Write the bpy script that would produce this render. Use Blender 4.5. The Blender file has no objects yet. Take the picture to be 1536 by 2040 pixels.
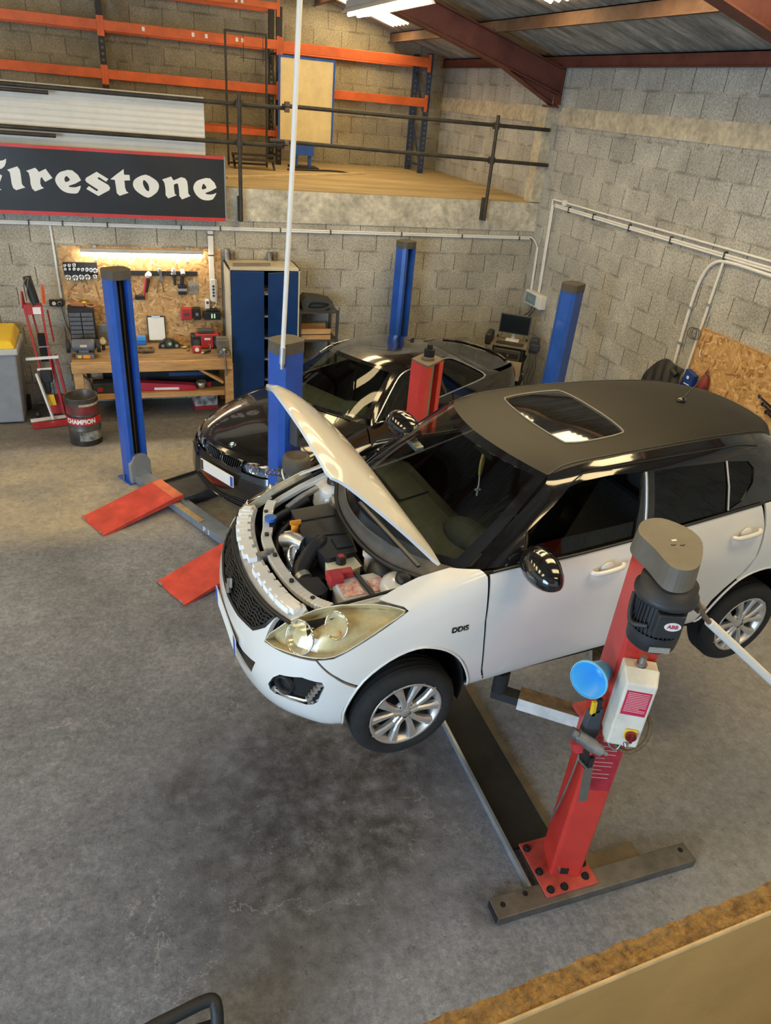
import bpy, math, random
import numpy as np
from mathutils import Vector, Matrix
from mathutils.geometry import delaunay_2d_cdt
random.seed(7)
SC = bpy.context.scene
COL = SC.collection
PI = math.pi

# ------------------------------------------------------------------ camera
cam = bpy.data.objects.new('camera', bpy.data.cameras.new('camera'))
COL.objects.link(cam)
cam.data.sensor_fit = 'VERTICAL'
cam.data.sensor_height = 24.0
cam.data.lens = 1426.0 / 2040.0 * 24.0
cam.data.clip_start = 0.02
yaw, pit, rol = 0.369288, 0.524685, -0.095498
fwd = Vector((math.sin(yaw)*math.cos(pit), math.cos(yaw)*math.cos(pit), -math.sin(pit)))
rgt = Vector((math.cos(yaw), -math.sin(yaw), 0))
dwn = fwd.cross(rgt)
r2 = math.cos(rol)*rgt + math.sin(rol)*dwn
d2 = -math.sin(rol)*rgt + math.cos(rol)*dwn
m = Matrix((r2, -d2, -fwd)).transposed().to_4x4()
m.translation = (-5.932, -10.213, 4.05)
cam.matrix_world = m
SC.camera = cam

# ------------------------------------------------------------------ light and exposure
SC.view_settings.view_transform = 'Standard'
SC.view_settings.look = 'None'
SC.view_settings.exposure = 0.0
SC.view_settings.gamma = 1.0
SC.view_settings.use_curve_mapping = False
SC.render.film_transparent = False
w = bpy.data.worlds.new('daylight outside'); SC.world = w; w.use_nodes = True
w.node_tree.nodes['Background'].inputs[0].default_value = (0.70, 0.86, 1.0, 1)
w.node_tree.nodes['Background'].inputs[1].default_value = 0.75

def area(name, loc, aim, sx, sy, power, col):
    d = bpy.data.lights.new(name, 'AREA'); d.shape = 'RECTANGLE'; d.size = sx; d.size_y = sy
    d.energy = power; d.color = col
    o = bpy.data.objects.new(name, d); COL.objects.link(o); o.location = loc
    o.rotation_euler = (Vector(aim)-Vector(loc)).to_track_quat('-Z', 'Y').to_euler()
    return o
area('daylight through the open gate', (-13.0, -13.0, 2.4), (-4.8, -6.0, 0.6), 5.0, 4.0, 900, (0.56, 0.77, 1.0))

# ------------------------------------------------------------------ materials
MATS = {}
def mat(name, col, rough=0.5, metal=0.0, var=0.12, scale=6.0, bump=0.0, bscale=60.0, coat=0.0, col2=None, detail=5.0, stretch=None, spec=None, fine=0.0, famt=0.3):
    if name in MATS: return MATS[name]
    M = bpy.data.materials.new(name); M.use_nodes = True; MATS[name] = M
    nt = M.node_tree; N = nt.nodes; L = nt.links; b = N['Principled BSDF']
    b.inputs['Roughness'].default_value = rough; b.inputs['Metallic'].default_value = metal
    b.inputs['Coat Weight'].default_value = coat; b.inputs['Coat Roughness'].default_value = 0.03
    if spec is not None: b.inputs['Specular IOR Level'].default_value = spec
    tc = N.new('ShaderNodeTexCoord'); src = tc.outputs['Object']
    if stretch:
        mp = N.new('ShaderNodeMapping'); mp.inputs['Scale'].default_value = stretch
        L.new(src, mp.inputs['Vector']); src = mp.outputs['Vector']
    n = N.new('ShaderNodeTexNoise'); n.inputs['Scale'].default_value = scale; n.inputs['Detail'].default_value = detail
    n.inputs['Roughness'].default_value = 0.65
    L.new(src, n.inputs['Vector'])
    rp = N.new('ShaderNodeValToRGB')
    c2 = col2 if col2 else tuple(c*(1-var) for c in col)
    c1 = col if col2 else tuple(min(1, c*(1+var)) for c in col)
    rp.color_ramp.elements[0].position = 0.32; rp.color_ramp.elements[1].position = 0.68
    rp.color_ramp.elements[0].color = (*c2, 1); rp.color_ramp.elements[1].color = (*c1, 1)
    L.new(n.outputs['Fac'], rp.inputs['Fac']); out = rp.outputs['Color']
    if fine:
        nf = N.new('ShaderNodeTexNoise'); nf.inputs['Scale'].default_value = fine; nf.inputs['Detail'].default_value = 6; nf.inputs['Roughness'].default_value = 0.7
        L.new(src, nf.inputs['Vector']); mf = N.new('ShaderNodeMapRange'); mf.inputs[1].default_value = 0.3; mf.inputs[2].default_value = 0.7
        mf.inputs[3].default_value = 1-famt; mf.inputs[4].default_value = 1+famt*0.8; L.new(nf.outputs['Fac'], mf.inputs[0])
        xf = N.new('ShaderNodeMix'); xf.data_type = 'RGBA'; xf.blend_type = 'MULTIPLY'; xf.inputs[0].default_value = 1.0
        L.new(out, xf.inputs[6]); L.new(mf.outputs[0], xf.inputs[7]); out = xf.outputs[2]
    L.new(out, b.inputs['Base Color'])
    if bump:
        n2 = N.new('ShaderNodeTexNoise'); n2.inputs['Scale'].default_value = bscale; n2.inputs['Detail'].default_value = 4
        L.new(src, n2.inputs['Vector'])
        bp = N.new('ShaderNodeBump'); bp.inputs['Strength'].default_value = bump; bp.inputs['Distance'].default_value = 0.01
        L.new(n2.outputs['Fac'], bp.inputs['Height']); L.new(bp.outputs['Normal'], b.inputs['Normal'])
    return M

def emis(name, col, strength):
    if name in MATS: return MATS[name]
    M = bpy.data.materials.new(name); M.use_nodes = True; MATS[name] = M
    N = M.node_tree.nodes; b = N['Principled BSDF']
    b.inputs['Base Color'].default_value = (0.9, 0.9, 0.85, 1)
    b.inputs['Emission Color'].default_value = (*col, 1); b.inputs['Emission Strength'].default_value = strength
    return M

def glass(name, tint, gloss=0.12):
    if name in MATS: return MATS[name]
    M = bpy.data.materials.new(name); M.use_nodes = True; MATS[name] = M
    nt = M.node_tree; N = nt.nodes; L = nt.links
    N.remove(N['Principled BSDF'])
    t = N.new('ShaderNodeBsdfTransparent'); t.inputs[0].default_value = (*tint, 1)
    g = N.new('ShaderNodeBsdfGlossy'); g.inputs['Roughness'].default_value = 0.02
    ge = N.new('ShaderNodeNewGeometry'); dt = N.new('ShaderNodeVectorMath'); dt.operation = 'DOT_PRODUCT'
    L.new(ge.outputs['Normal'], dt.inputs[0]); L.new(ge.outputs['Incoming'], dt.inputs[1])
    def mth(op, a, b_, c_=None):
        m = N.new('ShaderNodeMath'); m.operation = op; m.use_clamp = True
        for k, v in ((0,a),(1,b_),(2,c_)):
            if v is None: continue
            if isinstance(v, (int,float)): m.inputs[k].default_value = v
            else: L.new(v, m.inputs[k])
        return m.outputs[0]
    ab = N.new('ShaderNodeMath'); ab.operation = 'ABSOLUTE'; L.new(dt.outputs['Value'], ab.inputs[0])
    fz = mth('MULTIPLY_ADD', mth('POWER', mth('SUBTRACT', 1.0, ab.outputs[0]), 5.0), 0.92, 0.05)
    mx = N.new('ShaderNodeMixShader')
    L.new(fz, mx.inputs[0]); L.new(t.outputs[0], mx.inputs[1]); L.new(g.outputs[0], mx.inputs[2])
    L.new(mx.outputs[0], N['Material Output'].inputs[0])
    return M

def block_wall(name, axis, z0, bw=0.5, bh=0.258, c1=(0.48,0.485,0.47), c2=(0.41,0.415,0.40), mort=(0.57,0.555,0.50)):
    M = bpy.data.materials.new(name); M.use_nodes = True
    nt = M.node_tree; N = nt.nodes; L = nt.links; b = N['Principled BSDF']; b.inputs['Roughness'].default_value = 0.95
    b.inputs['Specular IOR Level'].default_value = 0.15
    tc = N.new('ShaderNodeTexCoord'); sp = N.new('ShaderNodeSeparateXYZ'); L.new(tc.outputs['Object'], sp.inputs[0])
    cb = N.new('ShaderNodeCombineXYZ'); L.new(sp.outputs[axis], cb.inputs[0])
    ad = N.new('ShaderNodeMath'); ad.operation = 'ADD'; ad.inputs[1].default_value = -z0 + 40*bh
    L.new(sp.outputs[2], ad.inputs[0]); L.new(ad.outputs[0], cb.inputs[1])
    wob = N.new('ShaderNodeTexNoise'); wob.inputs['Scale'].default_value = 5; L.new(tc.outputs['Object'], wob.inputs['Vector'])
    wm = N.new('ShaderNodeVectorMath'); wm.operation = 'MULTIPLY_ADD'; wm.inputs[1].default_value = (0.02,0.02,0)
    L.new(wob.outputs['Color'], wm.inputs[0]); L.new(cb.outputs[0], wm.inputs[2])
    br = N.new('ShaderNodeTexBrick'); br.inputs['Scale'].default_value = 1.0
    br.inputs['Brick Width'].default_value = bw; br.inputs['Row Height'].default_value = bh
    br.inputs['Mortar Size'].default_value = 0.006; br.inputs['Mortar Smooth'].default_value = 0.25
    br.inputs['Color1'].default_value = (*c1,1); br.inputs['Color2'].default_value = (*c2,1); br.inputs['Mortar'].default_value = (0.17,0.155,0.13,1)
    L.new(wm.outputs[0], br.inputs['Vector'])
    n = N.new('ShaderNodeTexNoise'); n.inputs['Scale'].default_value = 1.3; n.inputs['Detail'].default_value = 8; n.inputs['Roughness'].default_value = 0.7
    L.new(tc.outputs['Object'], n.inputs['Vector'])
    rp = N.new('ShaderNodeValToRGB'); rp.color_ramp.elements[0].position = 0.3; rp.color_ramp.elements[1].position = 0.7
    rp.color_ramp.elements[0].color = (0.68,0.66,0.62,1); rp.color_ramp.elements[1].color = (1.22,1.2,1.15,1)
    L.new(n.outputs['Fac'], rp.inputs[0])
    n2 = N.new('ShaderNodeTexNoise'); n2.inputs['Scale'].default_value = 45; n2.inputs['Detail'].default_value = 5
    L.new(tc.outputs['Object'], n2.inputs['Vector'])
    r2 = N.new('ShaderNodeValToRGB'); r2.color_ramp.elements[0].position = 0.35; r2.color_ramp.elements[1].position = 0.65
    r2.color_ramp.elements[0].color = (0.72,0.72,0.72,1); r2.color_ramp.elements[1].color = (1.15,1.15,1.15,1)
    L.new(n2.outputs['Fac'], r2.inputs[0])
    mx = N.new('ShaderNodeMix'); mx.data_type = 'RGBA'; mx.blend_type = 'MULTIPLY'; mx.inputs[0].default_value = 1.0
    # light smeared mortar along the courses
    sz = N.new('ShaderNodeSeparateXYZ'); L.new(wm.outputs[0], sz.inputs[0])
    pp = N.new('ShaderNodeMath'); pp.operation = 'PINGPONG'; pp.inputs[1].default_value = bh/2; L.new(sz.outputs[1], pp.inputs[0])
    mr = N.new('ShaderNodeMapRange'); mr.inputs[1].default_value = 0.024; mr.inputs[2].default_value = 0.010; L.new(pp.outputs[0], mr.inputs[0])
    ns = N.new('ShaderNodeTexNoise'); ns.inputs['Scale'].default_value = 2.6; ns.inputs['Detail'].default_value = 5; L.new(tc.outputs['Object'], ns.inputs['Vector'])
    rs = N.new('ShaderNodeMapRange'); rs.inputs[1].default_value = 0.40; rs.inputs[2].default_value = 0.58; rs.inputs[3].default_value = 0.0; rs.inputs[4].default_value = 0.7; L.new(ns.outputs['Fac'], rs.inputs[0])
    mj = N.new('ShaderNodeMix'); mj.data_type = 'RGBA'; L.new(rs.outputs[0], mj.inputs[0]); mj.inputs[6].default_value = (*[c*0.82 for c in c2],1); mj.inputs[7].default_value = (*mort,1)
    mo = N.new('ShaderNodeMix'); mo.data_type = 'RGBA'; L.new(mr.outputs[0], mo.inputs[0]); L.new(br.outputs['Color'], mo.inputs[6]); L.new(mj.outputs[2], mo.inputs[7])
    L.new(mo.outputs[2], mx.inputs[6]); L.new(rp.outputs[0], mx.inputs[7])
    m2 = N.new('ShaderNodeMix'); m2.data_type = 'RGBA'; m2.blend_type = 'MULTIPLY'; m2.inputs[0].default_value = 1.0
    L.new(mx.outputs[2], m2.inputs[6]); L.new(r2.outputs[0], m2.inputs[7])
    L.new(m2.outputs[2], b.inputs['Base Color'])
    mh = N.new('ShaderNodeMath'); mh.operation = 'MULTIPLY_ADD'; mh.inputs[1].default_value = -1.6
    L.new(br.outputs['Fac'], mh.inputs[0]); L.new(n2.outputs['Fac'], mh.inputs[2])
    bp = N.new('ShaderNodeBump'); bp.inputs['Strength'].default_value = 0.9; bp.inputs['Distance'].default_value = 0.012
    L.new(mh.outputs[0], bp.inputs['Height']); L.new(bp.outputs['Normal'], b.inputs['Normal'])
    return M

def osb(name):
    "pressed strand board: flakes lying in three directions"
    if name in MATS: return MATS[name]
    M = bpy.data.materials.new(name); M.use_nodes = True; MATS[name] = M
    nt = M.node_tree; N = nt.nodes; L = nt.links; b = N['Principled BSDF']; b.inputs['Roughness'].default_value = 0.6
    tc = N.new('ShaderNodeTexCoord'); sp = N.new('ShaderNodeSeparateXYZ'); L.new(tc.outputs['Object'], sp.inputs[0])
    ad = N.new('ShaderNodeMath'); L.new(sp.outputs[0], ad.inputs[0]); L.new(sp.outputs[1], ad.inputs[1])
    cb = N.new('ShaderNodeCombineXYZ'); L.new(ad.outputs[0], cb.inputs[0]); L.new(sp.outputs[2], cb.inputs[1])
    nz = N.new('ShaderNodeTexNoise'); nz.inputs['Scale'].default_value = 14; nz.inputs['Detail'].default_value = 2; L.new(cb.outputs[0], nz.inputs['Vector'])
    av = N.new('ShaderNodeVectorMath'); av.operation = 'MULTIPLY_ADD'; av.inputs[1].default_value = (0.035,0.035,0); L.new(nz.outputs['Color'], av.inputs[0]); L.new(cb.outputs[0], av.inputs[2])
    outs = []
    for k, (rot, off) in enumerate(((0.25,0.0),(1.35,3.3),(2.45,7.7))):
        r = N.new('ShaderNodeMapping'); r.inputs['Rotation'].default_value = (0,0,rot); r.inputs['Location'].default_value = (off,off*2,0); L.new(av.outputs[0], r.inputs[0])
        s2 = N.new('ShaderNodeMapping'); s2.inputs['Scale'].default_value = (11,42,1); L.new(r.outputs[0], s2.inputs[0])
        v = N.new('ShaderNodeTexVoronoi'); v.voronoi_dimensions = '2D'; v.inputs['Scale'].default_value = 1.0; L.new(s2.outputs[0], v.inputs['Vector'])
        sc_ = N.new('ShaderNodeSeparateColor'); L.new(v.outputs['Color'], sc_.inputs[0]); outs.append((sc_.outputs[0], sc_.outputs[1]))
    # the flake whose random height is greatest lies on top
    def mth(op, a, b_):
        m = N.new('ShaderNodeMath'); m.operation = op; L.new(a, m.inputs[0]); L.new(b_, m.inputs[1]); return m.outputs[0]
    def mixf(f, a, b_):
        m = N.new('ShaderNodeMix'); L.new(f, m.inputs[0]); L.new(a, m.inputs[2]); L.new(b_, m.inputs[3]); return m.outputs[0]
    g = mth('GREATER_THAN', outs[1][1], outs[0][1]); h1 = mth('MAXIMUM', outs[0][1], outs[1][1]); c1 = mixf(g, outs[0][0], outs[1][0])
    g2 = mth('GREATER_THAN', outs[2][1], h1); c2 = mixf(g2, c1, outs[2][0])
    rp = N.new('ShaderNodeValToRGB'); e = rp.color_ramp.elements
    e[0].position = 0.0; e[0].color = (0.27,0.14,0.05,1); e[1].position = 1.0; e[1].color = (0.70,0.48,0.24,1)
    e.new(0.25).color = (0.46,0.27,0.105,1); e.new(0.75).color = (0.56,0.34,0.145,1)
    L.new(c2, rp.inputs[0]); L.new(rp.outputs[0], b.inputs['Base Color'])
    bp = N.new('ShaderNodeBump'); bp.inputs['Strength'].default_value = 0.3; bp.inputs['Distance'].default_value = 0.003
    L.new(h1, bp.inputs['Height']); L.new(bp.outputs['Normal'], b.inputs['Normal'])
    return M

# ------------------------------------------------------------------ mesh building
class MB:
    def __init__(s): s.v = []; s.f = []; s.s = []
    def add(s, vs, fs, smooth=False, M=None):
        k = len(s.v)
        for p in vs: s.v.append(tuple(M @ Vector(p)) if M else tuple(p))
        for f in fs: s.f.append([i+k for i in f]); s.s.append(smooth)
        return s
    def box(s, x0, x1, y0, y1, z0, z1, M=None):
        vs = [(x0,y0,z0),(x1,y0,z0),(x1,y1,z0),(x0,y1,z0),(x0,y0,z1),(x1,y0,z1),(x1,y1,z1),(x0,y1,z1)]
        return s.add(vs, [(0,3,2,1),(4,5,6,7),(0,1,5,4),(1,2,6,5),(2,3,7,6),(3,0,4,7)], False, M)
    def cbox(s, c, d, M=None):
        return s.box(c[0]-d[0]/2, c[0]+d[0]/2, c[1]-d[1]/2, c[1]+d[1]/2, c[2]-d[2]/2, c[2]+d[2]/2, M)
    def bar(s, p0, p1, a, b=None, up=(0,0,1)):
        "rectangular bar from p0 to p1, a wide (sideways), b high"
        b = b or a; p0 = Vector(p0); p1 = Vector(p1); d = (p1-p0).normalized(); u = Vector(up)
        if abs(d.dot(u)) > 0.98: u = Vector((0,1,0))
        x = d.cross(u).normalized(); z = x.cross(d).normalized()
        vs = []
        for p in (p0, p1):
            for q, r in ((-1,-1),(1,-1),(1,1),(-1,1)): vs.append(p + x*q*a/2 + z*r*b/2)
        return s.add(vs, [(3,2,1,0),(4,5,6,7),(0,1,5,4),(1,2,6,5),(2,3,7,6),(3,0,4,7)])
    def cyl(s, p0, p1, r0, r1=None, n=16, caps=True):
        r1 = r0 if r1 is None else r1; p0 = Vector(p0); p1 = Vector(p1); d = (p1-p0).normalized()
        x = d.orthogonal().normalized(); y = d.cross(x)
        vs = []
        for p, r in ((p0,r0),(p1,r1)):
            for k in range(n): a = 2*PI*k/n; vs.append(p + (x*math.cos(a)+y*math.sin(a))*r)
        s.add(vs, [(k,(k+1)%n,n+(k+1)%n,n+k) for k in range(n)], True)
        if caps:
            s.add(vs[:n], [tuple(reversed(range(n)))]); s.add(vs[n:], [tuple(range(n))])
        return s
    def tube(s, path, r, n=8, closed=False):
        P = [Vector(p) for p in path]; vs = []; m = len(P); nn = None
        for i, p in enumerate(P):
            a = P[i-1] if (i > 0 or closed) else P[i]; b = P[(i+1) % m] if (i < m-1 or closed) else P[i]
            d = (b-a).normalized()
            nn = d.orthogonal().normalized() if nn is None else (nn - d*nn.dot(d)).normalized()
            y = d.cross(nn); rr = r[i] if isinstance(r, (list,tuple)) else r
            for k in range(n): t = 2*PI*k/n; vs.append(p + (nn*math.cos(t)+y*math.sin(t))*rr)
        fs = []
        for i in range(m if closed else m-1):
            j = (i+1) % m
            for k in range(n): fs.append((i*n+k, i*n+(k+1)%n, j*n+(k+1)%n, j*n+k))
        s.add(vs, fs, True)
        if not closed:
            s.add(vs[:n], [tuple(reversed(range(n)))]); s.add(vs[-n:], [tuple(range(n))])
        return s
    def lathe(s, prof, n=24, M=None, closed=False):
        "profile of (r, z) turned about z"
        vs = []
        for r, z in prof:
            for k in range(n): a = 2*PI*k/n; vs.append((r*math.cos(a), r*math.sin(a), z))
        m = len(prof); fs = []
        for i in range(m if closed else m-1):
            j = (i+1) % m
            for k in range(n): fs.append((i*n+k, i*n+(k+1)%n, j*n+(k+1)%n, j*n+k))
        return s.add(vs, fs, True, M)
    def prism(s, poly, z0, z1, M=None, holes=()):
        "flat polygon extruded z0..z1"
        if holes:
            vs2, tris = cdt([poly]+list(holes))
        else: vs2, tris = list(poly), [tuple(range(len(poly)))]
        n = len(vs2)
        area2 = sum(poly[i][0]*poly[(i+1)%len(poly)][1]-poly[(i+1)%len(poly)][0]*poly[i][1] for i in range(len(poly)))
        if not holes and area2 < 0: tris = [tuple(reversed(t)) for t in tris]
        s.add([(x,y,z1) for x,y in vs2], tris, False, M)
        s.add([(x,y,z0) for x,y in vs2], [tuple(reversed(t)) for t in tris], False, M)
        for lp in [poly]+list(holes):
            k = len(lp); vv = [(x,y,z0) for x,y in lp]+[(x,y,z1) for x,y in lp]
            a2 = sum(lp[i][0]*lp[(i+1)%k][1]-lp[(i+1)%k][0]*lp[i][1] for i in range(k))
            fl = (a2 < 0) != (lp is not poly)
            fs = [(i,(i+1)%k,k+(i+1)%k,k+i) for i in range(k)]
            s.add(vv, [tuple(reversed(f)) for f in fs] if fl else fs, False, M)
        return s
    def ball(s, c, rx, ry=None, rz=None, n=16, m=10, M=None):
        ry = ry or rx; rz = rz or rx
        vs = []; fs = []
        for i in range(m+1):
            t = PI*i/m
            for k in range(n):
                a = 2*PI*k/n; vs.append((c[0]+rx*math.sin(t)*math.cos(a), c[1]+ry*math.sin(t)*math.sin(a), c[2]-rz*math.cos(t)))
        for i in range(m):
            for k in range(n): fs.append((i*n+k, i*n+(k+1)%n, (i+1)*n+(k+1)%n, (i+1)*n+k))
        return s.add(vs, fs, True, M)
    def build(s, name, material, parent=None, bevel=0.0, seg=2, label=None):
        me = bpy.data.meshes.new(name); me.from_pydata(s.v, [], s.f); me.validate()
        if len(me.polygons) == len(s.s): me.polygons.foreach_set('use_smooth', s.s)
        me.materials.append(material); me.update()
        o = bpy.data.objects.new(name, me); COL.objects.link(o)
        if parent: o.parent = parent
        if bevel:
            b = o.modifiers.new('edges', 'BEVEL'); b.width = bevel; b.segments = seg; b.limit_method = 'ANGLE'; b.angle_limit = 0.6
        if label: o['label'] = label
        return o

def inside(p, loops):
    x, y = p; c = False
    for lp in loops:
        n = len(lp)
        for i in range(n):
            x1, y1 = lp[i]; x2, y2 = lp[(i+1) % n]
            if (y1 > y) != (y2 > y) and x < (x2-x1)*(y-y1)/(y2-y1)+x1: c = not c
    return c

def cdt(loops, extra=()):
    vs = []; es = []
    for lp in loops:
        k = len(vs); n = len(lp)
        vs += [Vector((p[0], p[1])) for p in lp]; es += [(k+i, k+(i+1) % n) for i in range(n)]
    vs += [Vector(p) for p in extra]
    r = delaunay_2d_cdt(vs, es, [], 0, 1e-7)
    V = [(v[0], v[1]) for v in r[0]]; T = []
    for f in r[2]:
        c = (sum(V[i][0] for i in f)/len(f), sum(V[i][1] for i in f)/len(f))
        if inside(c, loops):
            a = sum(V[f[i]][0]*V[f[(i+1)%len(f)]][1]-V[f[(i+1)%len(f)]][0]*V[f[i]][1] for i in range(len(f)))
            e2 = max((V[f[i]][0]-V[f[i-1]][0])**2+(V[f[i]][1]-V[f[i-1]][1])**2 for i in range(len(f)))
            if abs(a) > 2e-3*e2: T.append(tuple(f) if a > 0 else tuple(reversed(f)))
    return V, T

def text_geo(txt, size, bold=0.0, shear=0.0, space=1.0):
    "2-D triangles of a word, centred on the origin"
    cu = bpy.data.curves.new('lettering', 'FONT'); cu.body = txt; cu.size = size; cu.align_x = 'CENTER'; cu.align_y = 'CENTER'
    cu.offset = bold; cu.shear = shear; cu.space_character = space; cu.resolution_u = 3
    o = bpy.data.objects.new('lettering', cu); COL.objects.link(o)
    dg = bpy.context.evaluated_depsgraph_get(); me = bpy.data.meshes.new_from_object(o.evaluated_get(dg))
    V = [tuple(v.co) for v in me.vertices]; F = [tuple(p.vertices) for p in me.polygons]
    bpy.data.objects.remove(o); bpy.data.curves.remove(cu); bpy.data.meshes.remove(me)
    return V, F

# ------------------------------------------------------------------ naming
def tag(o, label, cat, group=None, kind=None):
    o['label'] = label; o['category'] = cat
    if group: o['group'] = group
    if kind: o['kind'] = kind
    return o
def thing(name, label, cat, loc=(0,0,0), rz=0.0, group=None):
    o = bpy.data.objects.new(name, None); COL.objects.link(o); o.empty_display_size = 0.05
    o.location = loc; o.rotation_euler = (0,0,rz)
    return tag(o, label, cat, group)
def struct(o, label, cat='structure'):
    o['kind'] = 'structure'; o['label'] = label; o['category'] = cat; return o
def rotz(a): return Matrix.Rotation(a, 4, 'Z')
def T(x, y, z): return Matrix.Translation((x, y, z))
def RX(a): return Matrix.Rotation(a, 4, 'X')
def RY(a): return Matrix.Rotation(a, 4, 'Y')

class Patch:
    "bicubic interpolating surface through a grid of points; domain 0..ni-1 , 0..nj-1"
    def __init__(s,G):
        G=np.array(G,float); s.ni,s.nj=G.shape[:2]
        s.G=np.pad(G,((1,1),(1,1),(0,0)),mode='edge')
        s.G[0]=2*s.G[1]-s.G[2]; s.G[-1]=2*s.G[-2]-s.G[-3]
        s.G[:,0]=2*s.G[:,1]-s.G[:,2]; s.G[:,-1]=2*s.G[:,-2]-s.G[:,-3]
    @staticmethod
    def w(t):
        return np.stack([-.5*t**3+t**2-.5*t,1.5*t**3-2.5*t**2+1,-1.5*t**3+2*t**2+.5*t,.5*t**3-.5*t**2],-1)
    def ev(s,i,j):
        i=np.atleast_1d(np.asarray(i,float));j=np.atleast_1d(np.asarray(j,float))
        a=np.clip(np.floor(i).astype(int),0,s.ni-2);b=np.clip(np.floor(j).astype(int),0,s.nj-2)
        wi=s.w(i-a);wj=s.w(j-b);r=0
        for p in range(4):
            for q in range(4): r=r+(wi[:,p]*wj[:,q])[:,None]*s.G[a+p,b+q]
        return r
    def nrm(s,i,j):
        e=1e-3;i=np.atleast_1d(np.asarray(i,float));j=np.atleast_1d(np.asarray(j,float))
        n=np.cross(s.ev(i+e,j)-s.ev(i-e,j),s.ev(i,j+e)-s.ev(i,j-e))
        return n/np.maximum(np.linalg.norm(n,axis=1),1e-12)[:,None]
    def mesh(s, loops, du=0.2, dv=0.25, thick=0.012, lift=0.0, flip=False, mirror=None, backs=False):
        "panel cut out of the surface by closed loops in its own parameters; edges turned in by thick"
        loops = [densify(lp, 0.12) for lp in loops]
        xs = [p[0] for p in loops[0]]; ys = [p[1] for p in loops[0]]
        ex = []
        x = math.ceil(min(xs)/du)*du
        while x < max(xs):
            y = math.ceil(min(ys)/dv)*dv
            while y < max(ys):
                if inside((x, y), loops) and neard((x, y), loops) > 0.35*min(du, dv): ex.append((x, y))
                y += dv
            x += du
        V, F = cdt(loops, ex)
        A = np.array(V); P = s.ev(A[:,0], A[:,1]); Nn = s.nrm(A[:,0], A[:,1])
        if flip: Nn = -Nn; F = [tuple(reversed(f)) for f in F]
        P = P + Nn*lift
        mb = MB(); mb.add(P.tolist(), F, True)
        if backs: mb.add((P-Nn*thick).tolist(), [tuple(reversed(f)) for f in F], True)
        if thick:
            for lp in loops:
                a = np.array(lp); p = s.ev(a[:,0], a[:,1]); q = s.nrm(a[:,0], a[:,1])
                if flip: q = -q
                p = p + q*lift; n = len(lp); b = p - q*thick
                mb.add(p.tolist()+b.tolist(), [(i, n+i, n+(i+1) % n, (i+1) % n) for i in range(n)], False)
        if mirror: mb.v = [(x, -y, z) for x, y, z in mb.v]; mb.f = [list(reversed(f)) for f in mb.f]
        return mb
    def pt(s, i, j, off=0.0):
        p = s.ev(i, j)[0]
        return Vector(p + s.nrm(i, j)[0]*off) if off else Vector(p)
def densify(lp, d):
    out = []
    for i in range(len(lp)):
        a = lp[i]; b = lp[(i+1) % len(lp)]; n = max(1, int(math.hypot(b[0]-a[0], b[1]-a[1])/d))
        for k in range(n): out.append((a[0]+(b[0]-a[0])*k/n, a[1]+(b[1]-a[1])*k/n))
    return out
def neard(p, loops):
    r = 9
    for lp in loops:
        for q in lp: r = min(r, math.hypot(p[0]-q[0], p[1]-q[1]))
    return r
def smooth_loop(lp, n=4):
    "closed Catmull-Rom through the points"
    out = []; m = len(lp)
    for i in range(m):
        p0, p1, p2, p3 = lp[i-1], lp[i], lp[(i+1) % m], lp[(i+2) % m]
        for k in range(n):
            t = k/n
            out.append(tuple(0.5*((2*p1[d])+(p2[d]-p0[d])*t+(2*p0[d]-5*p1[d]+4*p2[d]-p3[d])*t*t+(3*p1[d]-p0[d]-3*p2[d]+p3[d])*t**3) for d in (0,1)))
    return out
def smooth_path(P, n=6):
    P = [Vector(p) for p in P]; Q = [2*P[0]-P[1]]+P+[2*P[-1]-P[-2]]; out = []
    for i in range(1, len(Q)-2):
        for k in range(n):
            t = k/n; a, b, c, d = Q[i-1], Q[i], Q[i+1], Q[i+2]
            out.append(0.5*((2*b)+(c-a)*t+(2*a-5*b+4*c-d)*t*t+(3*b-a-3*c+d)*t**3))
    out.append(P[-1]); return out

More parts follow.
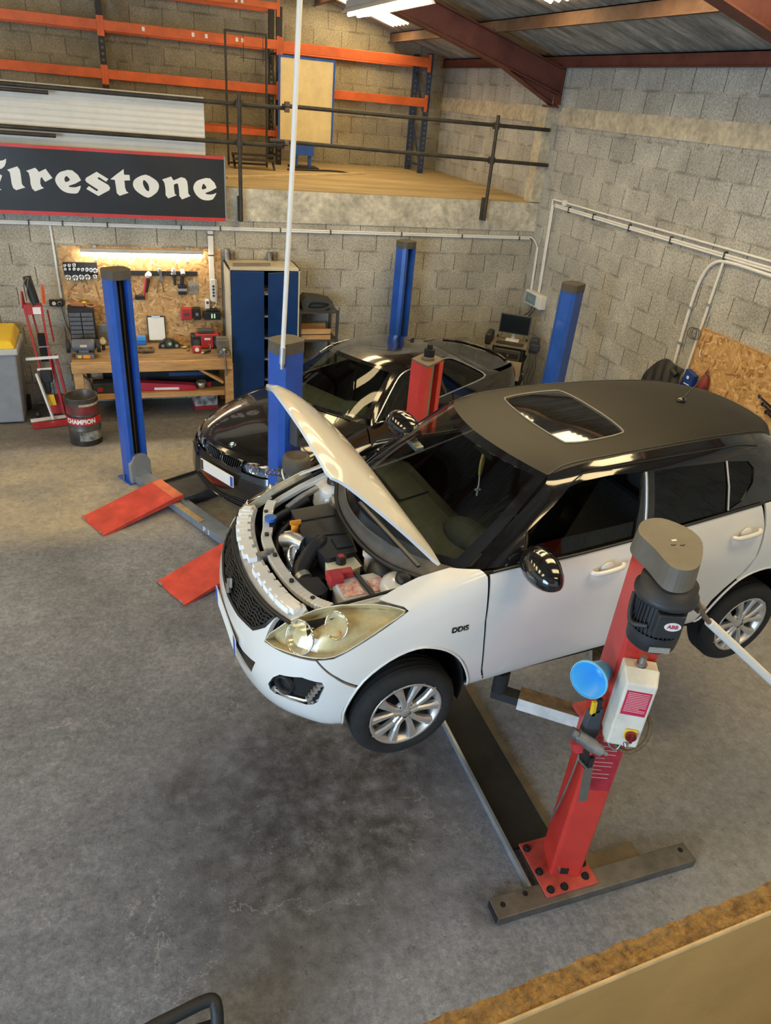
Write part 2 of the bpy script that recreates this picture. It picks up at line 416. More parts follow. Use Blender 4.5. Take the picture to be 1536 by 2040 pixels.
# ================================================================== THE ROOM
def floor_mat():
    M = bpy.data.materials.new('garage concrete floor'); M.use_nodes = True
    nt = M.node_tree; N = nt.nodes; L = nt.links; b = N['Principled BSDF']
    tc = N.new('ShaderNodeTexCoord')
    def noise(sc, det=6, rough=0.65, dist=0.0):
        n = N.new('ShaderNodeTexNoise'); n.inputs['Scale'].default_value = sc; n.inputs['Detail'].default_value = det
        n.inputs['Roughness'].default_value = rough; n.inputs['Distortion'].default_value = dist
        L.new(tc.outputs['Object'], n.inputs['Vector']); return n.outputs['Fac']
    def ramp(src, a, b_, ca, cb):
        r = N.new('ShaderNodeValToRGB'); r.color_ramp.elements[0].position = a; r.color_ramp.elements[1].position = b_
        r.color_ramp.elements[0].color = (*ca,1); r.color_ramp.elements[1].color = (*cb,1); L.new(src, r.inputs[0]); return r.outputs[0]
    def mix(fac, a, b_, mode='MIX'):
        m = N.new('ShaderNodeMix'); m.data_type = 'RGBA'; m.blend_type = mode
        if isinstance(fac, float): m.inputs[0].default_value = fac
        else: L.new(fac, m.inputs[0])
        for k, v in ((6,a),(7,b_)):
            if isinstance(v, tuple): m.inputs[k].default_value = (*v,1)
            else: L.new(v, m.inputs[k])
        return m.outputs[2]
    def math_(op, a, b_=None):
        m = N.new('ShaderNodeMath'); m.operation = op; m.use_clamp = True
        for k, v in ((0,a),(1,b_)):
            if v is None: continue
            if isinstance(v, (int,float)): m.inputs[k].default_value = v
            else: L.new(v, m.inputs[k])
        return m.outputs[0]
    big = noise(0.7, 9, 0.72, 0.2)
    base = ramp(big, 0.33, 0.66, (0.125,0.134,0.158), (0.245,0.262,0.305))
    fine = ramp(noise(28, 6, 0.75), 0.3, 0.7, (0.62,0.62,0.62), (1.34,1.34,1.34))
    col = mix(1.0, base, fine, 'MULTIPLY')
    sp = N.new('ShaderNodeSeparateXYZ'); L.new(tc.outputs['Object'], sp.inputs[0])
    wn = noise(0.8, 4)
    # worn tan concrete towards the lift at the back, darker strip along the bench
    def band(y0, y1, soft):
        a = math_('ADD', sp.outputs[1], math_('MULTIPLY', wn, 0.0))
        m1 = N.new('ShaderNodeMapRange'); m1.inputs[1].default_value = y0-soft; m1.inputs[2].default_value = y0+soft; L.new(sp.outputs[1], m1.inputs[0])
        m2 = N.new('ShaderNodeMapRange'); m2.inputs[1].default_value = y1+soft; m2.inputs[2].default_value = y1-soft; L.new(sp.outputs[1], m2.inputs[0])
        return math_('MULTIPLY', m1.outputs[0], m2.outputs[0])
    col = mix(math_('MULTIPLY', band(-3.6, -1.45, 0.25), ramp(noise(1.1,7,0.7), 0.3,0.6,(0.25,0.25,0.25),(0.85,0.85,0.85))), col, (0.44,0.385,0.285))
    col = mix(math_('MULTIPLY', band(-1.45, 1.0, 0.06), 0.7), col, (0.15,0.13,0.105))
    mx_ = N.new('ShaderNodeMapRange'); mx_.inputs[1].default_value = -3.8; mx_.inputs[2].default_value = -2.6; L.new(sp.outputs[0], mx_.inputs[0])
    col = mix(math_('MULTIPLY', mx_.outputs[0], 0.5), col, (0.40,0.37,0.31))
    # oil stains, each with its own outline
    for (x, y, r) in ((-4.9,-7.0,1.7),(-5.3,-7.6,1.1),(-5.05,-6.75,0.62),(-4.72,-7.55,0.42),(-4.55,-6.35,0.5),(-4.25,-8.18,0.24),(-4.5,-7.0,0.5),(-5.9,-6.9,0.3),(-6.35,-8.5,0.25),(-2.7,-6.9,0.25)):
        vd = N.new('ShaderNodeVectorMath'); vd.operation = 'DISTANCE'; vd.inputs[1].default_value = (x,y,0)
        L.new(tc.outputs['Object'], vd.inputs[0])
        mr = N.new('ShaderNodeMapRange'); mr.inputs[1].default_value = r; mr.inputs[2].default_value = r*0.1; mr.interpolation_type = 'SMOOTHSTEP'; L.new(vd.outputs['Value'], mr.inputs[0])
        st = math_('MULTIPLY', mr.outputs[0], ramp(noise(7,10,0.85), 0.40, 0.60, (0,0,0), (1,1,1)))
        col = mix(math_('MULTIPLY', st, 0.85), col, (0.045,0.042,0.042))
    spots = ramp(noise(24, 4, 0.6), 0.64, 0.70, (0,0,0), (1,1,1))
    col = mix(math_('MULTIPLY', spots, 0.55), col, (0.05,0.048,0.05))
    pits = ramp(noise(5.5, 10, 0.9), 0.60, 0.66, (0,0,0), (1,1,1))
    col = mix(math_('MULTIPLY', pits, 0.45), col, (0.06,0.06,0.063))
    # hairline cracks and trowel marks : contours of a slow noise, only in patches
    cn = N.new('ShaderNodeMath'); cn.operation = 'SUBTRACT'; L.new(noise(1.6, 6, 0.62, 0.3), cn.inputs[0]); cn.inputs[1].default_value = 0.5
    ca = N.new('ShaderNodeMath'); ca.operation = 'ABSOLUTE'; L.new(cn.outputs[0], ca.inputs[0])
    cl = ramp(ca.outputs[0], 0.0015, 0.0045, (1,1,1), (0,0,0))
    cm_ = math_('MULTIPLY', cl, ramp(noise(1.1, 3), 0.50, 0.58, (0,0,0), (1,1,1)))
    col = mix(math_('MULTIPLY', cm_, 0.55), col, (0.40,0.40,0.42))
    scr = ramp(noise(16, 6, 0.7, 2.2), 0.63, 0.68, (0,0,0), (1,1,1))
    col = mix(math_('MULTIPLY', scr, 0.5), col, (0.45,0.44,0.43))
    L.new(col, b.inputs['Base Color'])
    rr = ramp(noise(2.2, 6), 0.3, 0.7, (0.42,0.42,0.42), (0.75,0.75,0.75)); L.new(rr, b.inputs['Roughness'])
    b.inputs['Specular IOR Level'].default_value = 0.35
    mot = ramp(noise(11, 10, 0.85), 0.36, 0.64, (0.70,0.70,0.70), (1.26,1.26,1.26))
    col = mix(1.0, col, mot, 'MULTIPLY')
    L.new(col, b.inputs['Base Color'])
    hb = math_('ADD', math_('MULTIPLY', noise(18, 9, 0.75, 1.6), 0.7), math_('MULTIPLY', noise(80, 4, 0.6), 0.3))
    bp = N.new('ShaderNodeBump'); bp.inputs['Strength'].default_value = 0.75; bp.inputs['Distance'].default_value = 0.016
    L.new(hb, bp.inputs['Height']); L.new(bp.outputs['Normal'], b.inputs['Normal'])
    return M

struct(MB().box(-17,0.2,-15,0.2,-0.2,0).build('floor', floor_mat()), 'worn oil-stained grey concrete floor of the workshop', 'floor')
m_back = block_wall('concrete block back wall', 0, 1.861, c1=(0.49,0.465,0.40), c2=(0.42,0.40,0.345))
m_mez = block_wall('concrete block gable wall', 0, 1.87, c1=(0.40,0.365,0.27), c2=(0.32,0.295,0.225), mort=(0.46,0.41,0.29))
m_right = block_wall('concrete block side wall', 1, 4.36, bw=0.5, bh=0.256)
m_conc = mat('rough cast concrete', (0.53,0.49,0.39), 0.95, var=0.3, scale=2.2, bump=1.0, bscale=16, detail=8, fine=9, famt=0.4)
m_beamc = mat('sandy cast ring beam', (0.50,0.445,0.33), 0.95, var=0.22, scale=3, bump=0.9, bscale=20, detail=8, fine=14, famt=0.32)
struct(MB().box(-17,0.0,0.0,0.2,0,2.46).build('wall_back', m_back), 'lower block wall behind the workbench', 'wall')
struct(MB().box(-17,0.2,4.2,4.4,2.3,8.8).build('wall_mezzanine', m_mez), 'block gable wall behind the racking', 'wall')
struct(MB().box(0.0,0.2,-15,4.4,0,4.66).build('wall_right', m_right), 'grey block wall along the right side', 'wall')
fl2 = MB().box(-17,0.0,-0.012,4.2,2.46,2.855).build('floor_mezzanine', m_conc)
struct(fl2, 'cast concrete slab of the mezzanine', 'floor')
m_dust = mat('dusty chipboard deck', (0.36,0.265,0.135), 0.8, var=0.3, scale=1.2, stretch=(0.6,2.5,1))
struct(MB().box(-17,0.0,0.02,4.2,2.855,2.872).build('floor_deck', m_dust), 'dusty tan chipboard deck on the mezzanine', 'floor')
struct(MB().box(-0.014,0.05,-15,4.2,3.895,4.115).build('trim_1', m_beamc), 'sandy concrete ring beam cast into the right wall', 'beam')
# corner pier with the corbel that carries the rafter
pb = MB(); pb.box(-0.16,0.0,-0.02,0.2,2.872,3.72); pb.box(-0.19,0.0,-0.10,0.2,3.98,4.10)
pb.add([(-0.16,-0.02,3.72),(0,-0.02,3.72),(0,0.2,3.72),(-0.16,0.2,3.72),(-0.19,-0.10,3.98),(0,-0.10,3.98),(0,0.2,3.98),(-0.19,0.2,3.98)],
       [(0,1,5,4),(1,2,6,5),(2,3,7,6),(3,0,4,7)])
struct(pb.build('trim_2', m_beamc), 'concrete pier with corbel in the wall corner', 'pier')

# roof : fibre-cement sheets with translucent sheets let in
SL = 0.277; Z0 = 4.74
def rz_(x): return Z0 - SL*x if x > -8.2 else Z0 + SL*8.2 + SL*(x+8.2)
def sheet(x0, x1, y0, y1, dz=0.0):
    pitch = 0.177; ny = int((y1-y0)/pitch*8); xs = [x0+(x1-x0)*k/6 for k in range(7)]
    vs = []; fs = []
    for x in xs:
        for k in range(ny+1):
            y = y0+(y1-y0)*k/ny; vs.append((x, y, rz_(x)+0.026*math.cos(2*PI*y/pitch)+dz))
    for i in range(6):
        for k in range(ny): a = i*(ny+1)+k; fs.append((a, a+1, a+ny+2, a+ny+1))
    return MB().add(vs, fs, True)
m_roof = mat('weathered fibre cement sheet', (0.27,0.25,0.21), 0.9, var=0.5, scale=1.5, stretch=(0.6,5,1), detail=8, fine=7, famt=0.35)
SKY = []
for y0, y1 in ((2.78,3.75),(0.95,1.75),(-2.42,-1.62),(-4.45,-3.55),(-6.6,-5.7),(-9.0,-8.1),(-11.5,-10.6)):
    SKY.append((-2.62 if y0 > 2 else -4.0,-1.27,y0,y1))
rf = MB(); ys = sorted([-15.0,4.4]+[v for s in SKY for v in s[2:]])
for a, b_ in zip(ys[:-1], ys[1:]):
    lit = any(abs(s[2]-a) < 1e-6 for s in SKY)
    xe = -2.62 if a > 2 else -4.0
    for x0, x1 in ([(0.25,-1.27),(xe,-8.2)] if lit else [(0.25,-4.0),(-4.0,-8.2)]):
        t = sheet(x0, x1, a, b_); rf.add(t.v, t.f, True)
FAR = [(-12.4,-9.6,y0,y1) for y0, y1 in ((0.95,1.75),(-2.42,-1.62),(-4.45,-3.55),(-6.6,-5.7),(-9.0,-8.1))]  # unseen row beyond the ridge, added to raise the light from above
ys = sorted([-15.0,4.4]+[v for s in FAR for v in s[2:]])
for a, b_ in zip(ys[:-1], ys[1:]):
    lit = any(abs(s[2]-a) < 1e-6 for s in FAR)
    for x0, x1 in ([(-8.2,-9.6),(-12.4,-17)] if lit else [(-8.2,-17)]):
        t = sheet(x0, x1, a, b_); rf.add(t.v, t.f, True)
struct(rf.build('ceiling', m_roof), 'grey corrugated fibre cement roof on steel purlins', 'roof')
m_sky = emis('translucent roof sheet', (1.0,0.76,0.40), 10.0)
for k, s in enumerate(SKY+FAR):
    struct(sheet(s[1], s[0], s[2], s[3]).build('window_%d' % (k+1), m_sky), ('%s roof light from the gable wall on the %s roof slope' % (('first','second','third','fourth','fifth','sixth','seventh')[k if k < len(SKY) else k-len(SKY)], 'right' if k < len(SKY) else 'left')), 'roof light')
m_rust = mat('red lead steel', (0.125,0.036,0.025), 0.65, var=0.3, scale=4, bump=0.15, bscale=30)
m_purl = mat('rusty purlin steel', (0.15,0.08,0.045), 0.7, var=0.4, scale=3, bump=0.15, bscale=30)
# purlins run along the building
for k, x in enumerate((-0.06,-1.12,-2.5,-3.9,-5.4,-6.9)):
    pm = MB(); z = rz_(x)-0.03
    pm.box(x-0.006,x+0.006,-15,4.2,z-0.15,z-0.01); pm.box(x-0.006,x+0.05,-15,4.2,z-0.02,z-0.01); pm.box(x-0.05,x+0.006,-15,4.2,z-0.15,z-0.14)
    struct(pm.build('purlin', m_rust if k == 0 else m_purl), ('red steel eaves purlin along the top of the right wall' if k == 0 else '%s rusty purlin up from the right wall eaves' % ('first','second','third','fourth','fifth')[k-1]), 'purlin')
# rafters : welded I sections with a haunch at the eaves
def rafter(y):
    r = MB(); h = 0.30; fw = 0.085
    def web(pts, t): r.prism(pts, -t, t, Matrix(((1,0,0,0),(0,0,-1,y),(0,1,0,0),(0,0,0,1))))
    top = lambda x: rz_(x)-0.19
    web([(-0.03,top(-0.03)),(-8.2,top(-8.2)),(-8.2,top(-8.2)-h),(-0.03,top(-0.03)-h)], 0.006)
    web([(-0.10,top(0)-h),(-0.95,top(-0.95)-h),(-0.12,4.12)], 0.005)
    for dz in (0,-h):
        r.bar((-0.03,y,top(-0.03)+dz),(-8.2,y,top(-8.2)+dz),fw*2,0.014)
    r.bar((-0.97,y,top(-0.97)-h),(-0.10,y,4.12),fw*1.6,0.012)
    r.box(-0.20,0.0,y-0.10,y+0.10,4.10,4.125)
    r.box(-0.045,-0.03,y-fw,y+fw,4.125,top(-0.03))
    return r
for y in (-0.06,-5.25,-10.4):
    o = rafter(y).build('rafter', m_rust)
    struct(o, 'dark red steel rafter with haunch ' + ('at the mezzanine corner' if y > -1 else 'over the white car' if y > -6 else 'behind the photographer'), 'rafter')
for y in (-5.25,-10.4):
    p = MB(); p.box(-0.19,0.0,y-0.12,y+0.12,3.9,4.10); struct(p.build('trim_3', m_beamc), 'concrete corbel on the right wall under the rafter ' + ('over the white car' if y > -6 else 'behind the photographer'), 'corbel')

# ================================================================== WHITE HATCHBACK ON THE RED LIFT
m_white = mat('white car paint', (0.68,0.67,0.64), 0.25, var=0.01, coat=0.7)
m_blk = mat('black plastic trim', (0.012,0.012,0.012), 0.45, var=0.2)
m_gblk = mat('gloss black paint', (0.006,0.006,0.007), 0.12, var=0.1, coat=1.0)
m_wrap = mat('matt black roof wrap', (0.013,0.0115,0.009), 0.5, var=0.1, scale=3, spec=0.25)
m_dark = mat('unlit underbody black', (0.006,0.006,0.006), 0.9, var=0.2)
m_tyre = mat('tyre rubber', (0.011,0.011,0.011), 0.85, var=0.3, scale=20, bump=0.2, bscale=80)
m_alloy = mat('silver alloy', (0.60,0.575,0.54), 0.36, 0.75, var=0.1)
m_chrome = mat('bright chrome', (0.85,0.85,0.85), 0.08, 1.0, var=0.02)
m_steel = mat('worn steel', (0.35,0.34,0.33), 0.4, 0.9, var=0.25)
m_gls = glass('car glass', (0.62,0.66,0.60))
m_tint = glass('tinted car glass', (0.22,0.23,0.21))
m_lens = glass('yellowed headlight lens', (0.95,0.89,0.72))
m_refl = mat('headlight reflector', (0.66,0.61,0.48), 0.28, 0.25, var=0.2, scale=10)
m_bowl = mat('headlight bowl', (0.80,0.79,0.74), 0.18, 0.6, var=0.05)
m_int = mat('charcoal interior plastic', (0.045,0.048,0.042), 0.7, var=0.2)
m_seat = mat('black seat cloth', (0.016,0.016,0.018), 0.9, var=0.3, scale=30)
m_plateW = mat('blank white number plate', (0.78,0.78,0.74), 0.4, var=0.02)
m_plateB = mat('blue number plate band', (0.03,0.10,0.45), 0.4, var=0.05)
m_engine = mat('black engine plastic', (0.011,0.0115,0.013), 0.5, var=0.25, scale=12)
m_cast = mat('grey cast alloy', (0.36,0.35,0.33), 0.45, 0.7, var=0.3, scale=15)
m_orange = mat('orange plastic', (0.75,0.27,0.02), 0.4)
m_bluep = mat('blue plastic', (0.02,0.13,0.50), 0.4)
m_redp = mat('red plastic', (0.42,0.03,0.035), 0.45, var=0.15)
m_amber = mat('amber reflector', (0.8,0.35,0.12), 0.3)

def Sx(u,v0,v1,v2,v3,v4,v5,v6,w0,w1,w2,w3,w4,w5,w6):
    return [(u,v,w_) for v,w_ in zip((v0,v1,v2,v3,v4,v5,v6),(w0,w1,w2,w3,w4,w5,w6))]
def sym(row): return [(u,-v,w_) for u,v,w_ in row[::-1]]+row[1:]
LOW=[
 [(-.60,0,-.05),(-.745,0,-.03),(-.775,0,.10),(-.78,0,.26),(-.755,0,.42),(-.70,0,.54),(-.58,0,.585)],
 [(-.58,.25,-.05),(-.72,.25,-.03),(-.76,.25,.10),(-.765,.255,.26),(-.735,.25,.42),(-.68,.25,.54),(-.565,.25,.59)],
 [(-.53,.45,-.04),(-.65,.48,-.02),(-.705,.49,.10),(-.715,.50,.26),(-.685,.49,.42),(-.625,.47,.55),(-.52,.45,.605)],
 [(-.42,.60,-.02),(-.53,.65,-.01),(-.585,.68,.10),(-.60,.69,.26),(-.575,.68,.42),(-.525,.65,.57),(-.44,.57,.645)],
 [(-.34,.70,.0),(-.36,.77,.0),(-.39,.80,.12),(-.39,.81,.28),(-.37,.80,.44),(-.32,.755,.61),(-.26,.645,.70)],
 Sx(0,.74,.80,.835,.845,.835,.785,.66,.06,.07,.2,.35,.52,.70,.77),
 Sx(.4,.74,.80,.83,.845,.845,.80,.70,.06,.08,.2,.38,.60,.81,.845),
 Sx(.9,.74,.80,.825,.845,.85,.805,.74,.08,.10,.22,.42,.63,.825,.85),
 Sx(1.5,.74,.80,.825,.845,.85,.80,.74,.09,.11,.23,.44,.66,.86,.885),
 Sx(2.0,.74,.80,.825,.845,.85,.79,.73,.10,.11,.24,.45,.68,.895,.92),
 Sx(2.43,.74,.80,.825,.845,.845,.775,.70,.10,.12,.24,.45,.70,.925,.95),
 Sx(2.75,.68,.76,.79,.805,.80,.73,.66,.08,.10,.24,.45,.70,.94,.96),
 [(2.80,.55,.08),(2.92,.64,.09),(2.97,.66,.24),(2.985,.67,.42),(2.95,.66,.70),(2.86,.60,.94),(2.80,.55,.96)],
 [(2.85,.3,.08),(3.0,.33,.09),(3.04,.34,.24),(3.055,.34,.42),(3.0,.33,.70),(2.9,.32,.94),(2.82,.3,.96)],
 [(2.86,0,.08),(3.01,0,.09),(3.055,0,.24),(3.07,0,.42),(3.01,0,.70),(2.91,0,.94),(2.83,0,.96)],
]
# windshield: rows (bottom->top), cols v from -.. to +..
WS=[sym([(-.02,0,.785),(.02,.25,.785),(.13,.48,.785),(.32,.685,.79)]),
    sym([(.325,0,.985),(.355,.24,.985),(.43,.45,.985),(.575,.622,.975)]),
    sym([(.685,0,1.235),(.705,.2,1.232),(.755,.38,1.22),(.845,.535,1.19)])]
ROOF=[sym([(.685,0,1.235),(.705,.2,1.232),(.755,.38,1.22),(.845,.535,1.19)]),
      sym([(1.0,0,1.275),(1.0,.2,1.272),(1.02,.39,1.258),(1.05,.54,1.232)]),
      sym([(1.5,0,1.30),(1.5,.2,1.297),(1.5,.4,1.28),(1.5,.53,1.25)]),
      sym([(2.0,0,1.30),(2.0,.19,1.297),(2.0,.38,1.278),(2.0,.50,1.248)]),
      sym([(2.45,0,1.27),(2.45,.18,1.267),(2.44,.34,1.25),(2.42,.465,1.225)]),
      sym([(2.70,0,1.225),(2.69,.17,1.222),(2.66,.32,1.21),(2.58,.44,1.18)])]
# side greenhouse (left, |v|): rows from belt to rail ; stations along
SIDE=[ [(.33,.70,.79),(.585,.63,.985),(.80,.575,1.15),(.845,.535,1.19)],
       [(.50,.755,.82),(.70,.68,1.0),(.90,.605,1.165),(.95,.54,1.215)],
       [(.75,.785,.83),(.87,.71,1.01),(1.02,.62,1.182),(1.05,.54,1.232)],
       [(1.1,.79,.84),(1.15,.72,1.02),(1.2,.625,1.195),(1.2,.535,1.242)],
       [(1.5,.785,.865),(1.5,.715,1.03),(1.5,.62,1.2),(1.5,.53,1.25)],
       [(2.0,.775,.90),(2.0,.695,1.05),(2.0,.595,1.195),(2.0,.50,1.248)],
       [(2.43,.75,.93),(2.42,.665,1.06),(2.40,.555,1.185),(2.42,.465,1.225)],
       [(2.80,.66,.95),(2.76,.58,1.05),(2.66,.49,1.14),(2.58,.44,1.18)] ]
SIDE=[[(u,-v,w) for u,v,w in r] for r in SIDE]

def wrap(G):
    L_ = np.array(G)*[1,-1,1]; R_ = L_*[1,-1,1]
    return Patch(np.concatenate([R_[:0:-1], L_]))
def sh(lp, k=14): return [(i+k, j) for i, j in lp]
# stations run right (away from camera, negative) to left: the left flank has v < 0
LOWF = wrap(LOW)
car = thing('white_hatchback', 'white small hatchback with black roof and open bonnet raised on the red lift', 'car', (-4.781,-6.854,1.185), 0.074)
car.rotation_euler = (0,-0.017,0.074)

sm2 = lambda L_, n=4: [(p.x, p.y) for p in smooth_path([(a, b_, 0) for a, b_ in L_], n)]
F_ARCH = [(3.95,-0.3),(4.02,0.5),(4.06,1.21),(4.14,2.2),(4.35,3.16),(4.67,3.65),(5.02,3.74),(5.3,3.52),(5.55,3.16),(5.74,2.66),(5.88,1.9),(5.94,1.1),(5.96,-0.3)]
R_ARCH = [(9.02,-0.3),(9.05,0.9),(9.15,1.7),(9.25,2.28),(9.37,2.66),(9.5,2.9),(9.72,3.06),(10.05,3.08),(10.35,2.9),(10.6,2.5),(10.78,1.8),(10.85,0.9),(10.87,-0.3)]
HEAD = [(2.02,4.08),(2.3,4.81),(2.55,5.38),(3.03,5.88),(3.7,5.95),(4.41,5.62),(4.80,5.12),(4.85,4.94),(4.6,4.80),(4.2,4.55),(3.81,4.30),(3.42,4.24),(2.78,4.2)]
FOG = [(2.31,2.62),(2.47,3.05),(2.66,3.31),(3.22,3.50),(3.68,3.40),(3.74,3.2),(3.63,2.6),(3.53,2.47),(3.38,2.42),(2.51,2.38),(2.36,2.42)]
GR = [(-2.02,5.03),(-1.86,4.5),(-1.5,4.0),(-0.8,3.78),(0,3.72),(0.8,3.78),(1.5,4.0),(1.86,4.5),(2.02,5.03),(1,5.02),(0,5.02),(-1,5.02)]
LG = [(-1.82,3.03),(-1.62,2.32),(-1.1,2.12),(0,2.08),(1.1,2.12),(1.62,2.32),(1.82,3.03),(1.2,2.78),(0,2.7),(-1.2,2.78)]
neg = lambda lp: [(-i, j) for i, j in lp]
def panel(name, loops, material, **k):
    return LOWF.mesh([sh(l) for l in loops], **k).build(name, material, car)
F_ARCH = sm2(F_ARCH,3); R_ARCH = sm2(R_ARCH,3)
bump_half = sm2([(3.97,0.02),(3.99,0.5),(4.03,1.21),(4.11,2.2),(4.27,2.92)])+[(3.9,3.55),(3.46,4.14),(2.78,4.12),(2.0,4.0),(2.02,4.5),(2.06,5.14)]
bump_loop = bump_half + [(1,5.14),(0,5.14),(-1,5.14)] + neg(bump_half)[::-1] + [(-2,0.02),(0,0.02),(2,0.02)]
panel('front_bumper', [bump_loop, GR, LG, FOG, neg(FOG)], m_white, thick=0.03)
fender = sm2([(4.31,3.0),(4.37,3.18),(4.67,3.67),(5.02,3.76),(5.3,3.54),(5.55,3.18),(5.76,2.68),(5.90,1.9),(5.96,1.1),(5.97,0.05)])+[(6.13,0.05),(6.14,1.2),(6.07,1.9),(5.97,3.8),(5.98,5.0),(5.92,5.45),(5.62,6.0),(5.2,6.0),(4.5,5.75),(4.86,5.14),(4.92,4.94),(4.62,4.74),(4.2,4.48),(3.81,4.22),(3.5,4.17),(3.95,3.58)]
panel('front_fender', [fender], m_white); panel('front_fender', [neg(fender)], m_white)
fdoor = [(6.17,1.15),(6.10,1.9),(6.0,3.8),(6.02,5.06),(7.7,5.08),(7.7,1.12),(6.9,1.12)]
rdoor = [(7.73,1.12),(7.73,5.08),(8.6,5.08),(9.56,5.08),(9.63,4.4),(9.61,3.98),(9.60,3.58),(9.48,3.14),(9.25,2.68),(9.12,2.3),(9.06,1.7),(8.98,1.12)]
sill = [(5.99,0.05),(6.16,0.05),(9.02,0.05),(9.06,1.08),(6.0,1.08)] 
quart = [(9.64,5.08),(14.0,5.08),(14.0,0.05)]+sm2([(10.88,0.05),(10.80,1.8),(10.62,2.5),(10.37,2.92),(10.05,3.10),(9.72,3.08),(9.5,2.92)])+[(9.44,2.9),(9.55,3.14),(9.64,3.6),(9.66,4.4)]
DOORS = []
for s_, nm in ((lambda l: l, 'left'), (neg, 'right')):
    fd = panel('front_door', [s_(fdoor)], m_white); rd = panel('rear_door', [s_(rdoor)], m_white)
    DOORS.append((fd, rd))
    panel('sill', [s_(sill)], m_white); panel('rear_quarter', [s_(quart)], m_white)
# dark shell behind the gaps
dk = [(3.0,0.02),(3.95,0.02)]+F_ARCH[1:-1]+[(5.97,0.02),(9.0,0.02)]+R_ARCH[1:-1]+[(10.9,0.02),(14,0.02),(14,5.2),(6.1,5.3),(5.6,5.9),(4.9,5.4),(4.9,4.7),(3.6,4.1),(3.0,3.4)]
for s_ in (lambda l: l, neg): panel('inner_shell', [s_(dk)], m_dark, lift=-0.022, thick=0)
fr = [(-2.05,5.05),(-1.95,2.0),(0,1.95),(1.95,2.0),(2.05,5.05),(0,5.05)]
panel('grille_backing', [fr], m_dark, lift=-0.05, thick=0)
# grille mesh: dark bars following the nose
gm = MB()
for j in np.arange(3.85,5.0,0.16):
    lim = 1.45+0.5*(j-3.8) if j < 4.5 else 1.87+0.25*(j-4.5)
    gm.tube([LOWF.pt(i+14, j+0.05*math.cos(i*14), -0.012) for i in np.linspace(-lim,lim,56)], 0.0065, 5)
for i in np.arange(-1.8,1.81,0.14):
    lo = 3.8 if abs(i) < 1.2 else 3.8+(abs(i)-1.2)*1.1
    gm.tube([LOWF.pt(i+14+0.04*(k%2), j, -0.016) for k, j in enumerate(np.linspace(lo,4.98,8))], 0.005, 4)
gm.tube([LOWF.pt(i+14, j, -0.002) for i, j in densify(GR, 0.2)], 0.011, 6, True)
gm.build('grille', m_blk, car)
lg = MB()
for j in (2.3,2.5,2.7): lg.tube([LOWF.pt(i+14, j+0.03*abs(i), -0.014) for i in np.linspace(-1.7,1.7,24)], 0.011, 5)
lg.build('lower_grille', m_blk, car)
# grille badge : an angular chrome letter form
S_ = [(-.05,-.012),(.0,-.05),(.05,-.012),(.022,.004),(.05,.02),(.0,.05),(-.05,.014),(-.02,-.002)]
e = MB(); P0 = LOWF.pt(14,4.15,0.012); N0 = Vector((-0.97,0,0.25)).normalized(); Xv = Vector((0,-1,0)); Yv = N0.cross(Xv)
Mx = Matrix((Xv,Yv,N0)).transposed().to_4x4(); Mx.translation = P0
e.prism(S_, -0.006, 0.006, Mx); e.build('grille_badge', m_chrome, car)
